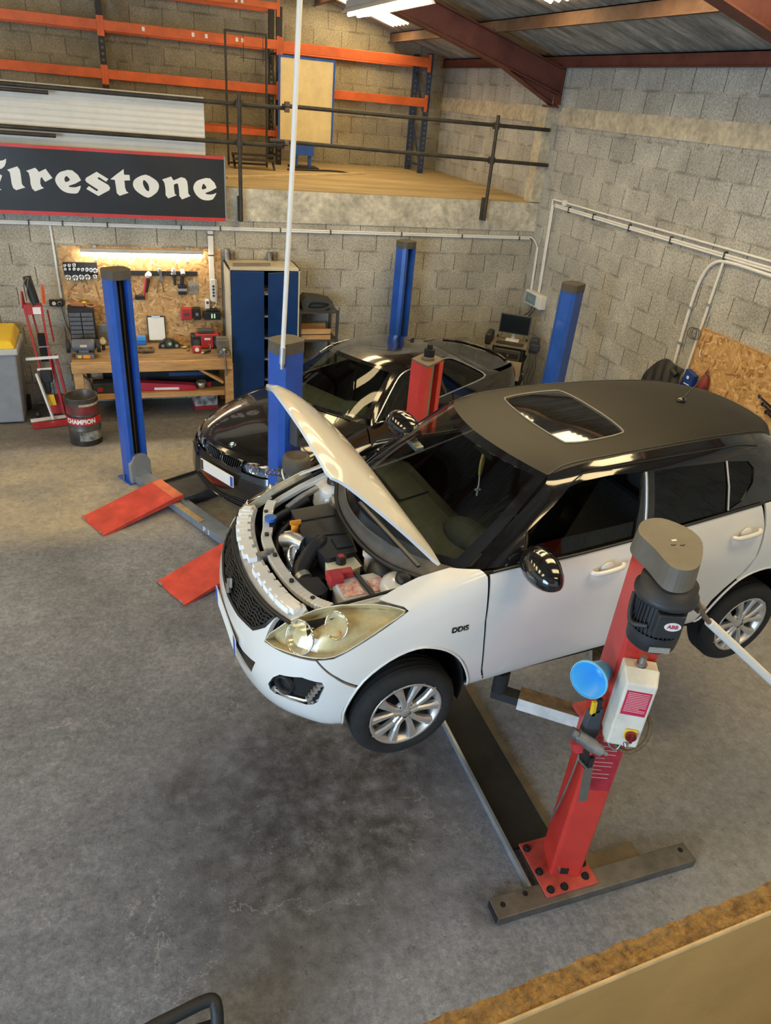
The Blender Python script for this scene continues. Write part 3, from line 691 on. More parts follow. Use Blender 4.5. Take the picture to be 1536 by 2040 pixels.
# headlights
for s_, mir in ((lambda l: l, 1), (neg, -1)):
    sg = -1 if mir == 1 else 1
    h = LOWF.mesh([sh(s_(smooth_loop(HEAD,2)))], lift=-0.055, thick=0).build('headlight', m_refl, car)
    LOWF.mesh([sh(s_(smooth_loop(HEAD,2)))], lift=-0.001, thick=0.0).build('lens', m_lens, h, label='yellowed clear headlight lens')
    rim = MB(); lp = [LOWF.pt(i*mir+14, j, 0.0) for i, j in smooth_loop(HEAD,2)]
    rim.tube(lp, 0.0035, 5, True)
    for i0, i1 in zip(smooth_loop(HEAD,2), smooth_loop(HEAD,2)[1:]+smooth_loop(HEAD,2)[:1]):
        a = LOWF.pt(i0[0]*mir+14,i0[1],0); b_ = LOWF.pt(i1[0]*mir+14,i1[1],0); c_ = LOWF.pt(i1[0]*mir+14,i1[1],-.055); d_ = LOWF.pt(i0[0]*mir+14,i0[1],-.055)
        rim.add([a,b_,c_,d_],[(0,1,2,3)])
    rim.build('lamp_housing', m_refl, h)
    for (ci, cj, r) in ((2.92,4.74,0.082),(3.72,5.36,0.066)):
        c_ = LOWF.pt(ci*mir+14, cj, -0.05); n_ = Vector((-0.80,0.42*sg,0.42)).normalized()
        x_ = n_.orthogonal().normalized(); y_ = n_.cross(x_); Mq = Matrix((x_,y_,n_)).transposed().to_4x4(); Mq.translation = c_
        q = MB(); q.lathe([(0.0,-0.03),(r*.5,-0.026),(r*.8,-0.008),(r*.97,0.022),(r*1.05,0.030),(r*1.0,0.018)], 24, Mq)
        q.build('reflector_bowl', m_bowl, h); q = MB(); q.tube([Mq @ Vector((r*1.05*math.cos(t),r*1.05*math.sin(t),0.030)) for t in np.linspace(0,2*PI,33)[:-1]], 0.0045, 6, True); q.build('bowl_ring', m_chrome, h)
        if r < 0.08:
            q = MB(); q.ball(Mq @ Vector((r*.55,-r*.2,0.0)), 0.012); q.build('indicator_bulb', m_amber, h)
    # fog lamp recess
    fo = LOWF.mesh([sh(s_(FOG))], lift=-0.035, thick=0).build('fog_light', m_blk, car)
    c_ = LOWF.pt(2.78*mir+14, 2.92, -0.02); n_ = Vector((-0.80,0.58*sg,0.05)).normalized(); x_ = n_.orthogonal().normalized(); y_ = n_.cross(x_)
    Mq = Matrix((x_,y_,n_)).transposed().to_4x4(); Mq.translation = c_
    q = MB(); q.lathe([(0.0,-0.03),(0.03,-0.028),(0.04,-0.005),(0.047,0.022),(0.052,0.022),(0.054,-0.02)], 20, Mq); q.build('fog_bowl', m_engine, fo)
    wl = MB(); lp = FOG
    for i0, i1 in zip(lp, lp[1:]+lp[:1]):
        a = LOWF.pt(i0[0]*mir+14,i0[1],0); b_ = LOWF.pt(i1[0]*mir+14,i1[1],0); c2 = LOWF.pt(i1[0]*mir+14,i1[1],-.035); d_ = LOWF.pt(i0[0]*mir+14,i0[1],-.035)
        wl.add([a,b_,c2,d_],[(0,1,2,3)])
    wl.build('bezel', m_gblk, fo)
    dr = MB(); dr.tube([LOWF.pt(i*mir+14, j, -0.012) for i, j in ((2.5,2.47),(2.9,2.5),(3.3,2.52),(3.42,2.56))], 0.011, 6); 
    dr.build('chrome_strip', m_chrome, fo)
    dl = MB()
    for k in range(5):
        i, j = 3.42+0.055*k, 2.66+0.15*k; dl.cbox(LOWF.pt(i*mir+14, j, -0.012), (0.03,0.022,0.018))
    dl.build('daytime_lamp', m_alloy, fo)
# number plate
pm = MB(); pm.prism([(-.26,-.055),(.26,-.055),(.26,.055),(-.26,.055)], -0.006, 0.0, Matrix(((0,0,-1,-0.792),(-1,0,0,0),(0,1,0,0.215),(0,0,0,1))))
pl = pm.build('number_plate', m_plateW, car, label='blank white number plate with blue end bands')
for a in (-.26,.215):
    q = MB(); q.prism([(a,-.055),(a+.045,-.055),(a+.045,.055),(a,.055)], 0.0, 0.0015, Matrix(((0,0,-1,-0.792),(-1,0,0,0),(0,1,0,0.215),(0,0,0,1)))); q.build('plate_band', m_plateB, pl)
# arch lips, liners
for s_, mir in ((1,1),(-1,-1)):
    for A in (F_ARCH, R_ARCH):
        q = MB(); q.tube([LOWF.pt(i*s_+14, max(j,0.05), -0.002) for i, j in A[1:-1] if j > 0.03], 0.008, 6); q.build('arch_lip', m_white, car)
    for hx in (0.0, 2.43):
        q = MB(); n = 20; y0 = -0.79*s_; y1 = -0.42*s_
        pts = [(hx-0.0+0.352*math.cos(t), 0.09+0.352*math.sin(t)) for t in np.linspace(-0.35, PI+0.35, n)]
        vs = [(x,y0,z) for x, z in pts]+[(x,y1,z) for x, z in pts]
        q.add(vs, [(k,k+1,n+k+1,n+k) for k in range(n-1)], True); q.add(vs[n:], [tuple(range(n))]); q.build('arch_liner', m_dark, car)

# wheels
def wheel(parent, x, y, z, side, r=0.305, wd=0.19, rim=0.205, hubm=m_alloy):
    w_ = bpy.data.objects.new('wheel', None); COL.objects.link(w_); w_.parent = parent; w_.location = (x,y,z)
    Mw = RX(PI/2*(1 if side < 0 else -1))   # local +z points outwards
    h = wd/2
    t = MB(); t.lathe([(rim+.004,-h*.8),(rim+.02,-h*.95),(r-.05,-h),(r-.018,-h*.86),(r-.003,-h*.62),(r,0),(r-.003,h*.62),(r-.018,h*.86),(r-.05,h),(rim+.02,h*.95),(rim+.004,h*.8)], 48, Mw)
    for a in (-0.045,-0.015,0.015,0.045): t.lathe([(r-.004,a-.004),(r+.0012,a-.003),(r+.0012,a+.003),(r-.004,a+.004)], 48, Mw)
    t.build('tyre', m_tyre, w_)
    b_ = MB(); b_.lathe([(rim*.93,-h*.8),(rim,-h*.75),(rim*.95,-h*.3),(rim*.90,h*.3),(rim*.93,h*.72),(rim+.008,h*.86),(rim+.008,h*.92),(rim-.006,h*.9),(rim-.012,h*.7)], 48, Mw)
    rm = b_.build('rim', hubm, w_)
    d = MB(); d.cyl(Mw @ Vector((0,0,-h*.2)), Mw @ Vector((0,0,h*.05)), rim*.62, n=28); d.cyl(Mw @ Vector((0,0,-h*.5)), Mw @ Vector((0,0,-h*.25)), rim*.9, n=28); d.build('brake_disc', m_dark, w_)
    for k in range(5):
        a = 2*PI*k/5+0.3; sp = MB()
        for s_ in (-1,1):
            A = [(0.03,s_*0.014),(0.075,s_*0.016),(rim*.62,s_*0.036),(rim*.97,s_*0.072)]
            Wd = [0.018,0.016,0.021,0.034]
            zz = [h*.72,h*.74,h*.78,h*.80]
            vs = []
            for (p, q), wk, z_ in zip(A, Wd, zz):
                for dy, dz in ((-wk,0),(-wk*.55,0.009),(wk*.55,0.009),(wk,0),(wk,-.022),(-wk,-.022)):
                    vs.append((p, q+dy, z_+dz))
            fs = []
            for i in range(3):
                for j in range(6): fs.append((i*6+j, i*6+(j+1)%6, i*6+6+(j+1)%6, i*6+6+j))
            sp.add(vs, fs, False, Mw @ rotz(a))
        sp.build('spoke', hubm, w_)
    hb = MB(); hb.lathe([(0.0,h*.80),(0.026,h*.80),(0.032,h*.76),(0.062,h*.72),(0.07,h*.5)], 24, Mw)
    hb.build('hub', hubm, w_)
    for k in range(5 if side < 0 else 0):
        a = 2*PI*k/5+0.3+PI/5; nb = MB(); nb.cyl(Mw @ Vector((.048*math.cos(a),.048*math.sin(a),h*.70)), Mw @ Vector((.048*math.cos(a),.048*math.sin(a),h*.765)), 0.0105, n=10)
        nb.build('wheel_nut', m_dark, w_)
    return w_
for hx in (0.0, 2.43):
    for s_ in (-1,1): wheel(car, hx, s_*0.74, 0, s_)

# windscreen, roof, pillars and side windows
WSP = Patch(WS); RFP = Patch(ROOF); SDP = Patch(np.array(SIDE))
WSP.mesh([[(0.02,0.05),(0.02,5.95),(1.98,5.95),(1.98,0.05)]], thick=0).build('windscreen', m_gls, car)
fr_ = [[(-0.02,0.0),(-0.02,6.0),(2.0,6.0),(2.0,0.0)], [(0.16,0.28),(0.09,3),(0.16,5.72),(1.90,5.70),(1.86,3),(1.90,0.30)]]
WSP.mesh(fr_, thick=0.004, lift=0.002).build('windscreen_border', m_gblk, car)
SUN = smooth_loop([(1.13,4.42),(1.22,4.62),(1.45,4.68),(1.85,4.60),(1.97,4.35),(1.99,2.95),(1.97,1.55),(1.88,1.25),(1.45,1.14),(1.2,1.22),(1.12,1.45),(1.06,2.95)],3)
RFP.mesh([[(0,0),(5,0),(5,6),(0,6)], SUN], du=0.15, dv=0.3, thick=0.01, flip=False).build('roof', m_wrap, car)
sg_ = RFP.mesh([SUN], thick=0, lift=-0.002).build('sunroof', mat('sunroof glass', (0.008,0.008,0.008), 0.05, var=0.3, coat=1.0), car)
q = MB(); q.tube([RFP.pt(i,j,0.001) for i, j in SUN], 0.0055, 5, True); q.build('seal', mat('grey sunroof seal', (0.20,0.19,0.16), 0.5), sg_)
for j in (0.16, 5.84):
    q = MB(); q.tube([RFP.pt(i, j if i > 0.6 else j*(0.02+i/.62) if j < 3 else 6-(6-j)*(0.02+i/.62), 0.0) for i in np.linspace(0.02,4.6,40)], 0.0055, 5); q.build('roof_channel', m_blk, car)
FW = [(1.45,1.85),(2.0,1.96),(2.9,1.97),(3.74,1.87),(3.66,1.2),(3.6,.6),(3.56,.06),(2.45,.04),(1.40,.06),(1.33,.3),(.98,.78),(1.3,1.42)]
RW = [(3.95,1.84),(4.29,1.83),(5.07,1.71),(5.50,1.56),(5.58,1.3),(5.50,.84),(5.27,.3),(4.99,.08),(4.46,.04),(3.86,.05),(3.9,.6)]
OUT = [(0,-0.0),(7,0),(7,3),(0,3)]
for mir in (None, True):
    SDP.mesh([OUT, FW, RW], thick=0.015, mirror=mir).build('pillar_panel', m_gblk, car)
    SDP.mesh([RW], thick=0, lift=-0.008, mirror=mir).build('rear_side_window', m_tint, car)
    SDP.mesh([[(1.38,.06),(3.56,.06),(3.6,.55),(2.2,.52),(1.62,.45)]], thick=0, lift=-0.012, mirror=mir).build('front_side_window', m_gls, car, label='side window wound most of the way down')
    q = MB(); ys_ = 1 if mir else -1
    def sd(i,j,o=0.0):
        p = SDP.pt(i,j,o); return Vector((p.x, -p.y if mir else p.y, p.z))
    q.tube([sd(3.79-0.06*k/8, 1.86-1.8*k/8, 0.004) for k in range(9)], 0.008, 6); q.build('pillar_strip', m_alloy, car)
    q = MB(); q.tube([sd(5.08,1.72,.003),sd(5.05,0.9,.003),sd(5.0,0.1,.003)], 0.006, 5); q.build('quarter_bar', m_alloy, car)
    q = MB(); q.tube([sd(i, 2.31 if 1.9 < i < 5.4 else (1.9+0.41*(i-1.3)/0.6 if i <= 1.9 else 2.31-0.6*(i-5.4)), 0.001) for i in np.linspace(1.3,5.8,30)], 0.004, 5); q.build('door_frame_gap', m_dark, car)
    q = MB(); q.tube([LOWF.pt((i if not mir else -i)+14, 5.12, 0.003) for i in np.linspace(6.05,9.6,30)], 0.009, 5); q.build('belt_strip', m_blk, car)
    # mirror: gloss black shell on a white arm with an indicator strip
    s_ = -1 if not mir else 1
    mr = MB(); mr.ball((0,0,0), 0.105, 0.170, 0.100, 24, 14)
    for k, p in enumerate(mr.v):
        x, y, z = p
        mr.v[k] = (min(x,0.045)*(1.0), y, z*(1.0 if z > 0 else 0.8))
    sh_ = mr.build('door_mirror', m_gblk, car); sh_.location = (0.61 if s_ < 0 else 0.66, s_*(0.94 if s_ < 0 else 0.87), 0.905 if s_ < 0 else 0.885); sh_.rotation_euler = (0.06*s_,0,0.20*s_)
    q = MB(); q.tube([(-0.080,0.03*s_,-0.022),(-0.080,0.065*s_,-0.020),(-0.062,0.095*s_,-0.018),(-0.03,0.118*s_,-0.016)], 0.010, 6); q.build('indicator_strip', m_alloy, sh_)
    q = MB(); q.bar((-0.01,-0.22*s_,-0.07),(-0.005,-0.03*s_,-0.045),0.07,0.035); q.build('mirror_arm', m_white, sh_, bevel=0.01)
# handles
for (fd, rd), s_ in zip(DOORS, (-1,1)):
    for par, u0, wz in ((fd,1.02,0.735),(rd,2.02,0.775)):
        i_ = None
        cup = MB(); cup.ball((u0+0.10, s_*0.846, wz+0.004), 0.045, 0.012, 0.042); cup.build('handle_cup', mat('shaded handle recess', (0.62,0.62,0.60), 0.4), par)
        q = MB(); q.tube(smooth_path([(u0-0.005,s_*0.85,wz),(u0+0.02,s_*0.872,wz+.002),(u0+0.10,s_*0.878,wz+.008),(u0+0.18,s_*0.872,wz+.014),(u0+0.205,s_*0.85,wz+.016)],3), 0.014, 8); q.build('door_handle', m_white, par)
# badge on the fender
V_, F_ = text_geo('DDiS', 0.045, 0.001)
q = MB(); q.add([(0.245+x, -0.850, 0.545+y) for x, y, _ in V_], F_); q.add([(0.245+x, -0.846, 0.545+y) for x, y, _ in V_], [tuple(reversed(f)) for f in F_]); q.build('fender_badge', m_blk, car)
# aerial
q = MB(); q.ball((2.17,-0.05,1.30), 0.035,0.022,0.022); q.build('aerial_base', m_gblk, car)
q = MB(); q.cyl((2.175,-0.05,1.31),(2.36,-0.03,1.47),0.005,0.003,8); q.build('aerial', m_blk, car)
# tailgate glass and panel
TG = Patch([ROOF[-1], sym([(2.84,0,1.08),(2.83,.18,1.08),(2.80,.35,1.07),(2.72,.53,1.05)]), sym([(2.93,0,.95),(2.92,.25,.95),(2.90,.45,.95),(2.84,.63,.95)])])
TG.mesh([[(0,0),(2,0),(2,6),(0,6)],[(0.3,0.7),(1.7,0.7),(1.7,5.3),(0.3,5.3)]], thick=0.01).build('tailgate', m_gblk, car)
TG.mesh([[(0.3,0.7),(1.7,0.7),(1.7,5.3),(0.3,5.3)]], thick=0).build('rear_window', m_tint, car)

# raised bonnet
hd_ = Vector((-0.695,0,0.719)); hn_ = Vector((0.719,0,0.695)); h0 = Vector((0.19,0,0.835))
def hp(s_, v, b_): p = h0+hd_*s_+hn_*b_; return (p.x, v, p.z)
def hrow(r): return sym([hp(s_,v,b_) for v,s_,b_ in r])
HOOD = [hrow([(0,.20,.050),(.3,.165,.046),(.55,.075,.028),(.68,0,0)]),
        hrow([(0,.43,.088),(.29,.40,.080),(.52,.34,.056),(.655,.29,.004)]),
        hrow([(0,.68,.088),(.27,.66,.080),(.48,.61,.054),(.615,.56,-.004)]),
        hrow([(0,.84,.060),(.26,.82,.052),(.46,.77,.030),(.585,.71,-.016)]),
        hrow([(0,.93,.018),(.25,.905,.010),(.44,.855,-.012),(.565,.79,-.040)])]
HP = Patch(HOOD)
bn = HP.mesh([smooth_loop([(0.0,0.1),(0.0,5.9),(0.2,6.0),(2,6),(3.8,6.0),(4,5.8),(4,3),(4,0.2),(3.8,0.0),(2,0),(0.2,0)],1)], du=0.15, dv=0.2, thick=0.018, flip=True).build('bonnet', m_white, car)
HP.mesh([[(0.1,0.2),(0.1,5.8),(3.9,5.8),(3.9,0.2)]], du=0.2, dv=0.3, thick=0, lift=0.018).build('bonnet_liner', mat('grey painted bonnet underside', (0.55,0.55,0.53), 0.5), bn)

# engine bay
def bay(name, mb, m_, par=None, bevel=0.0, label=None): return mb.build(name, m_, par or car, bevel, 2, label)
tub = MB(); tub.box(-0.50,0.16,-0.60,0.60,0.05,0.06)
tub.box(0.14,0.16,-0.66,0.66,0.05,0.70); tub.box(-0.50,-0.48,-0.5,0.5,0.05,0.5); tub.box(-0.5,0.16,-0.63,-0.61,0.05,0.60); tub.box(-0.5,0.16,0.61,0.63,0.05,0.60)
bay('engine_bay', tub, m_dark)
slp = [(2.62,5.17),(2.7,5.9),(2.4,6.12),(1.2,6.1),(0,6.1),(-1.2,6.1),(-2.4,6.12),(-2.7,5.9),(-2.62,5.17),(-1,5.17),(0,5.17),(1,5.17)]
slam = panel('slam_panel', [slp], mat('grey slam panel', (0.52,0.52,0.50), 0.5, var=0.1), lift=-0.004, thick=0.02)
st = MB(); st.tube([LOWF.pt(i+14, 5.16, 0.0) for i in np.linspace(-2.5,2.5,40)], 0.012, 6); bay('grille_top_strip', st, m_blk, slam)
for lo, hi in ((-2.3,-0.12),(0.3,2.3)):
    br = MB(); br.tube([LOWF.pt(i+14, 5.74+0.1*math.sin(i*1.4), 0.010) for i in np.linspace(lo,hi,16)], 0.020, 6)
    for k, i in enumerate(np.linspace(lo,hi,13)):
        j = 5.74+0.1*math.sin(i*1.4); c_ = LOWF.pt(i+14, j, 0.012); d_ = LOWF.pt(i+14.1,j)-LOWF.pt(i+13.9,j)
        br.cbox((0,0,0), (0.056, 0.052+0.034*(k%2), 0.034), T(*c_) @ rotz(math.atan2(d_.y, d_.x)))
    bay('bumper_bracket', br, mat('bright white plastic',(0.86,0.86,0.86),0.4,var=.02), slam, 0.004)
cm = MB(); path = smooth_path([(-.36,.56,.61),(-.41,.47,.60),(-.46,.29,.59),(-.50,.16,.59),(-.505,-.09,.59),(-.47,-.32,.59),(-.42,-.47,.60),(-.36,-.56,.61)],5)
for a, b_ in zip(path[:-1], path[1:]): cm.bar(a, b_ + (b_-a)*0.1, 0.062, 0.035)
cross = bay('front_crossmember', cm, m_white, None, 0.006)
q = MB()
for (x,y) in ((-.43,.45),(-.49,.2),(-.5,-.02),(-.48,-.28),(-.42,-.46)): q.cyl((x,y,.60),(x,y,.622),0.013,n=10)
bay('clip', q, m_blk, cross)
lt = MB(); lt.cbox((-.555,.02,.585),(.07,.05,.05)); lt.cbox((-.52,.02,.61),(.05,.02,.05)); bay('bonnet_latch', lt, m_steel, cross, 0.004)
for s_ in (-1,1):
    q = MB(); pts = [(-.40,s_*.545,.575),(-.30,s_*.585,.605),(-.15,s_*.625,.65),(0,s_*.655,.69),(.13,s_*.67,.72)]
    for a, b_ in zip(pts[:-1], pts[1:]): q.bar(a, Vector(b_)+(Vector(b_)-Vector(a))*0.08, 0.05, 0.03)
    bay('fender_rail', q, m_white, None, 0.005)
    q = MB(); q.lathe([(0.14,-0.14),(0.125,-0.02),(0.095,0.0),(0.05,0.005),(0.0,0.005)], 20, T(.05,s_*.555,.69)); tw = bay('strut_tower', q, m_white)
    q = MB(); q.lathe([(0.052,0.004),(0.05,0.03),(0.03,0.042),(0.0,0.042)], 16, T(.05,s_*.555,.69)); bay('strut_cap', q, m_blk, tw)
    q = MB(); q.bar((-.36,s_*.58,.635),(.10,s_*.69,.765),0.012,0.012); bay('fender_gap_bar', q, m_blk)  # black bar standing in for the shaded gap between fender and rail
eng = MB(); eng.prism([(-.30,.36),(-.05,.38),(-.03,.1),(-.07,-.18),(-.26,-.20),(-.28,-.10),(-.24,.0),(-.31,.06)], 0.54, 0.655); ec = bay('engine_cover', eng, m_engine, None, 0.02, 'black plastic engine cover')
q = MB(); q.cbox((-.12,-.07,.660),(.10,.11,.012)); bay('cover_panel', q, m_engine, ec, 0.004)
for a_, b_ in (((-.28,.22,.656),(-.06,.23,.656)),((-.24,.04,.656),(-.06,.02,.656))):
    q = MB(); q.bar(a_, b_, .012, .012); bay('cover_rib', q, m_engine, ec, 0.004)
V_, F_ = text_geo('1.3 DDiS', 0.05); q = MB(); q.add([(-.17-y*0+0.0-y, .17+x*-1, .6575) for x, y, _ in V_], [tuple(f) for f in F_]); bay('cover_lettering', q, m_int, ec)
blk = MB(); blk.box(-.34,-.02,-.22,.42,.12,.54); bay('engine_block', blk, m_dark)
q = MB(); q.cyl((-.32,.19,.56),(-.32,.19,.665),.026,n=12); q.cbox((-.32,.19,.672),(.065,.016,.024)); bay('oil_cap', q, m_orange)
q = MB(); q.cyl((-.43,.34,.55),(-.43,.34,.62),.022,n=12); q.cyl((-.43,.34,.62),(-.43,.34,.64),.036,n=16); bay('washer_cap', q, m_bluep)
q = MB(); q.cyl((-.40,.16,.52),(-.27,.13,.55),.055,.06,18); q.cyl((-.39,.06,.50),(-.30,.10,.56),.05,.045,16); bay('turbocharger', q, m_cast, None, 0.0)
q = MB(); q.tube(smooth_path([(-.36,.07,.565),(-.39,.02,.55),(-.40,-.02,.50),(-.385,-.06,.40),(-.36,-.07,.25)],4),.040,12); bay('turbo_elbow', q, m_chrome)
q = MB(); q.tube(smooth_path([(-.40,.16,.575),(-.36,.12,.605),(-.31,.06,.60)],4),.045,12); q.cbox((-.34,.15,.60),(.10,.11,.03)); bay('heat_shield', q, m_alloy, None, 0.006)
hs = smooth_path([(-.21,.02,.62),(-.25,-.03,.64),(-.32,-.08,.615),(-.385,-.14,.575),(-.40,-.20,.56),(-.385,-.26,.55)],7)
q = MB(); q.tube(hs, [0.043+0.004*(k%2) for k in range(len(hs))], 12); bay('intake_hose', q, m_engine)
q = MB(); q.tube([(-.398,-.19,.562),(-.392,-.225,.556)], .05, 14); bay('hose_clamp', q, m_cast)
ab = MB(); ab.prism([(-.45,-.25),(-.33,-.27),(-.31,-.39),(-.36,-.43),(-.45,-.42)], .42, .60); bay('airbox', ab, m_engine, None, 0.02)
tk = MB(); tk.prism([(-.26,-.16),(-.09,-.17),(-.08,-.28),(-.15,-.30),(-.26,-.28)], .50, .625); tkb = bay('coolant_tank', tk, mat('aged translucent plastic', (0.72,0.66,0.48), 0.4, var=0.15), None, 0.025)
q = MB(); q.cyl((-.18,-.215,.62),(-.18,-.215,.668),.030,n=14); bay('tank_cap', q, m_blk, tkb); q = MB(); q.cbox((-.18,-.215,.670),(.03,.03,.006)); bay('cap_label', q, m_redp, tkb)
ba = MB(); ba.box(-.28,-.02,-.545,-.365,.42,.635, T(0,0,0)); bt = bay('battery', ba, mat('battery case grey', (0.55,0.55,0.54), 0.45), None, 0.008)
q = MB(); q.box(-.27,-.16,-.535,-.42,.636,.641); bay('battery_label', q, mat('red battery label', (0.55,0.05,0.03), 0.4, var=0.4, scale=25, col2=(0.75,0.68,0.6)), bt)
q = MB(); q.box(-.11,-.03,-.535,-.42,.636,.641); bay('battery_label', q, mat('white red label', (0.72,0.70,0.68), 0.4, scale=30, col2=(0.5,0.05,0.04)), bt)
q = MB(); q.bar((-.15,-.35,.647),(-.13,-.57,.647),.025,.014); q.cbox((-.13,-.565,.60),(.03,.02,.10)); bay('battery_clamp', q, m_blk, bt, 0.003)
q = MB(); q.cbox((-.27,-.37,.65),(.08,.08,.06)); q.cbox((-.21,-.355,.655),(.09,.05,.045)); bay('terminal_cover', q, m_redp, bt, 0.008)
q = MB(); q.cyl((-.01,-.21,.50),(-.01,-.21,.64),.028,n=12); q.cyl((-.01,-.21,.64),(-.01,-.21,.665),.038,n=16); bay('brake_fluid_cap', q, m_plateW)
q = MB(); q.ball((.03,-.34,.58),.10,.11,.11); bay('brake_servo', q, m_blk)
for P_ in ([(-.45,.27,.58),(-.40,.36,.60),(-.28,.42,.62),(-.16,.47,.65)], [(-.46,.12,.50),(-.40,.26,.54),(-.30,.36,.56),(-.22,.40,.58)], [(-.42,-.30,.45),(-.44,-.1,.45),(-.45,.1,.45)]):
    q = MB(); q.tube(smooth_path(P_,5), .026, 10); bay('coolant_hose', q, m_engine)
q = MB(); q.tube(smooth_path([(-.30,.43,.63),(-.20,.475,.665),(-.08,.52,.69)],5), .020, 10); bay('air_pipe', q, m_cast)
q = MB()
for k in range(9): q.tube(smooth_path([(-.02+.02*random.random(),.30+.025*k,.60),(.0,.36+.02*k,.66+.015*random.random()),(.05,.40+.02*k,.62)],3), .012, 6)
bay('injector_wiring', q, m_cast)
q = MB()
for k in range(7): q.tube(smooth_path([(-.12+.03*k,-.30,.48),(-.05,-.30+.03*random.random(),.56),(.03,-.22-.05*k,.60),(.08,-.1-.08*k,.62)],4), .009, 6)
bay('wiring_loom', q, m_blk)
CW = Patch([sym([(-.06,0,.70),(-.04,.24,.70),(.02,.44,.71),(.13,.66,.75)]), sym([(-.03,0,.735),(0,.24,.735),(.07,.45,.745),(.19,.67,.78)]), sym([(-.04,0,.79),(.0,.25,.79),(.12,.48,.79),(.31,.685,.792)])])
cw = CW.mesh([[(0,0),(2,0),(2,6),(0,6)]], thick=0.01).build('cowl_panel', mat('dusty grey cowl plastic', (0.075,0.068,0.060), 0.7, var=0.3), car)
q = MB(); q.tube([CW.pt(0.0, j, 0.0) for j in np.linspace(0,6,30)], .014, 6); q.build('cowl_seal', m_blk, cw)
q = MB(); q.bar((.10,-.60,.80),(.02,.05,.83),.02,.012); q.bar((.06,.15,.82),(.12,.58,.81),.02,.012); q.build('wiper', m_blk, cw)
# interior
it = MB(); it.box(0.2,2.75,-0.70,0.70,-0.02,0.05); bay('floor_pan', it, m_dark)
ds = MB(); ds.prism([(.22,.45),(.22,.74),(.32,.765),(.50,.77),(.62,.72),(.66,.60),(.62,.45)], -0.64, 0.64, Matrix(((1,0,0,0),(0,0,-1,0),(0,1,0,0),(0,0,0,1)))); dsh = bay('dashboard', ds, m_int, None, 0.03)
q = MB(); q.ball((.52,-.36,.755),.13,.20,.075); bay('instrument_hood', q, m_int, dsh)
q = MB(); q.bar((.30,.10,.772),(.30,.55,.772),.012,.006); q.bar((.30,.10,.772),(.52,.15,.775),.006,.006); bay('airbag_seam', q, m_dark, dsh)
sw = MB(); Ms = T(.76,-.36,.66) @ RY(math.radians(-62)); sw.tube([Ms @ Vector((.185*math.cos(t),.185*math.sin(t),0)) for t in np.linspace(0,2*PI,33)[:-1]], .016, 8, True); sw.bar(Ms @ Vector((0,-.18,0)), Ms @ Vector((0,.18,0)),.05,.02); sw.ball(Ms @ Vector((0,0,0)),.06); bay('steering_wheel', sw, m_blk)
for s_ in (-1,1):
    q = MB(); q.box(.95,1.42,s_*.36-.24,s_*.36+.24,.18,.34); fs_ = bay('front_seat', q, m_seat, None, 0.05)
    q = MB(); q.prism([(1.33,.28),(1.50,.28),(1.72,.86),(1.60,.88)], s_*.36-.23, s_*.36+.23, Matrix(((1,0,0,0),(0,0,-1,0),(0,1,0,0),(0,0,0,1))) if 0 else Matrix(((1,0,0,0),(0,0,1,0),(0,1,0,0),(0,0,0,1)))); bay('seat_back', q, m_seat, fs_, 0.04)
    q = MB(); q.cbox((1.72,s_*.36,.97),(.10,.24,.17)); bay('headrest', q, m_seat, fs_, 0.04)
q = MB(); q.box(1.95,2.40,-.62,.62,.20,.36); q.box(2.32,2.48,-.62,.62,.34,.85); bay('rear_seat', q, m_seat, None, 0.05)
q = MB(); q.cbox((.78,0,1.10),(.03,.20,.06)); bay('rear_view_mirror', q, m_blk, None, 0.01)
ros = thing('rosary', 'gold and white rosary hanging from the hatchback mirror behind the windscreen', 'rosary', car.matrix_basis @ Vector((.80,0,1.08)) if 0 else (-4.02,-6.79,2.28))
q = MB(); q.tube(smooth_path([(0,0,0),(.012,.012,-.08),(.0,.004,-.16),(-.012,-.008,-.08),(0,0,0)],6), .009, 6); q.build('bead_loop', mat('gold beads', (0.70,0.52,0.18), 0.4, var=0.3, scale=60), ros)
q = MB(); q.tube([(0,.004,-.16),(.004,.002,-.24)], .005, 6); q.box(-.004,.004,-.004,.004,-.30,-.235); q.box(-.018,.018,-.004,.004,-.262,-.252); q.build('cross', m_plateW, ros)

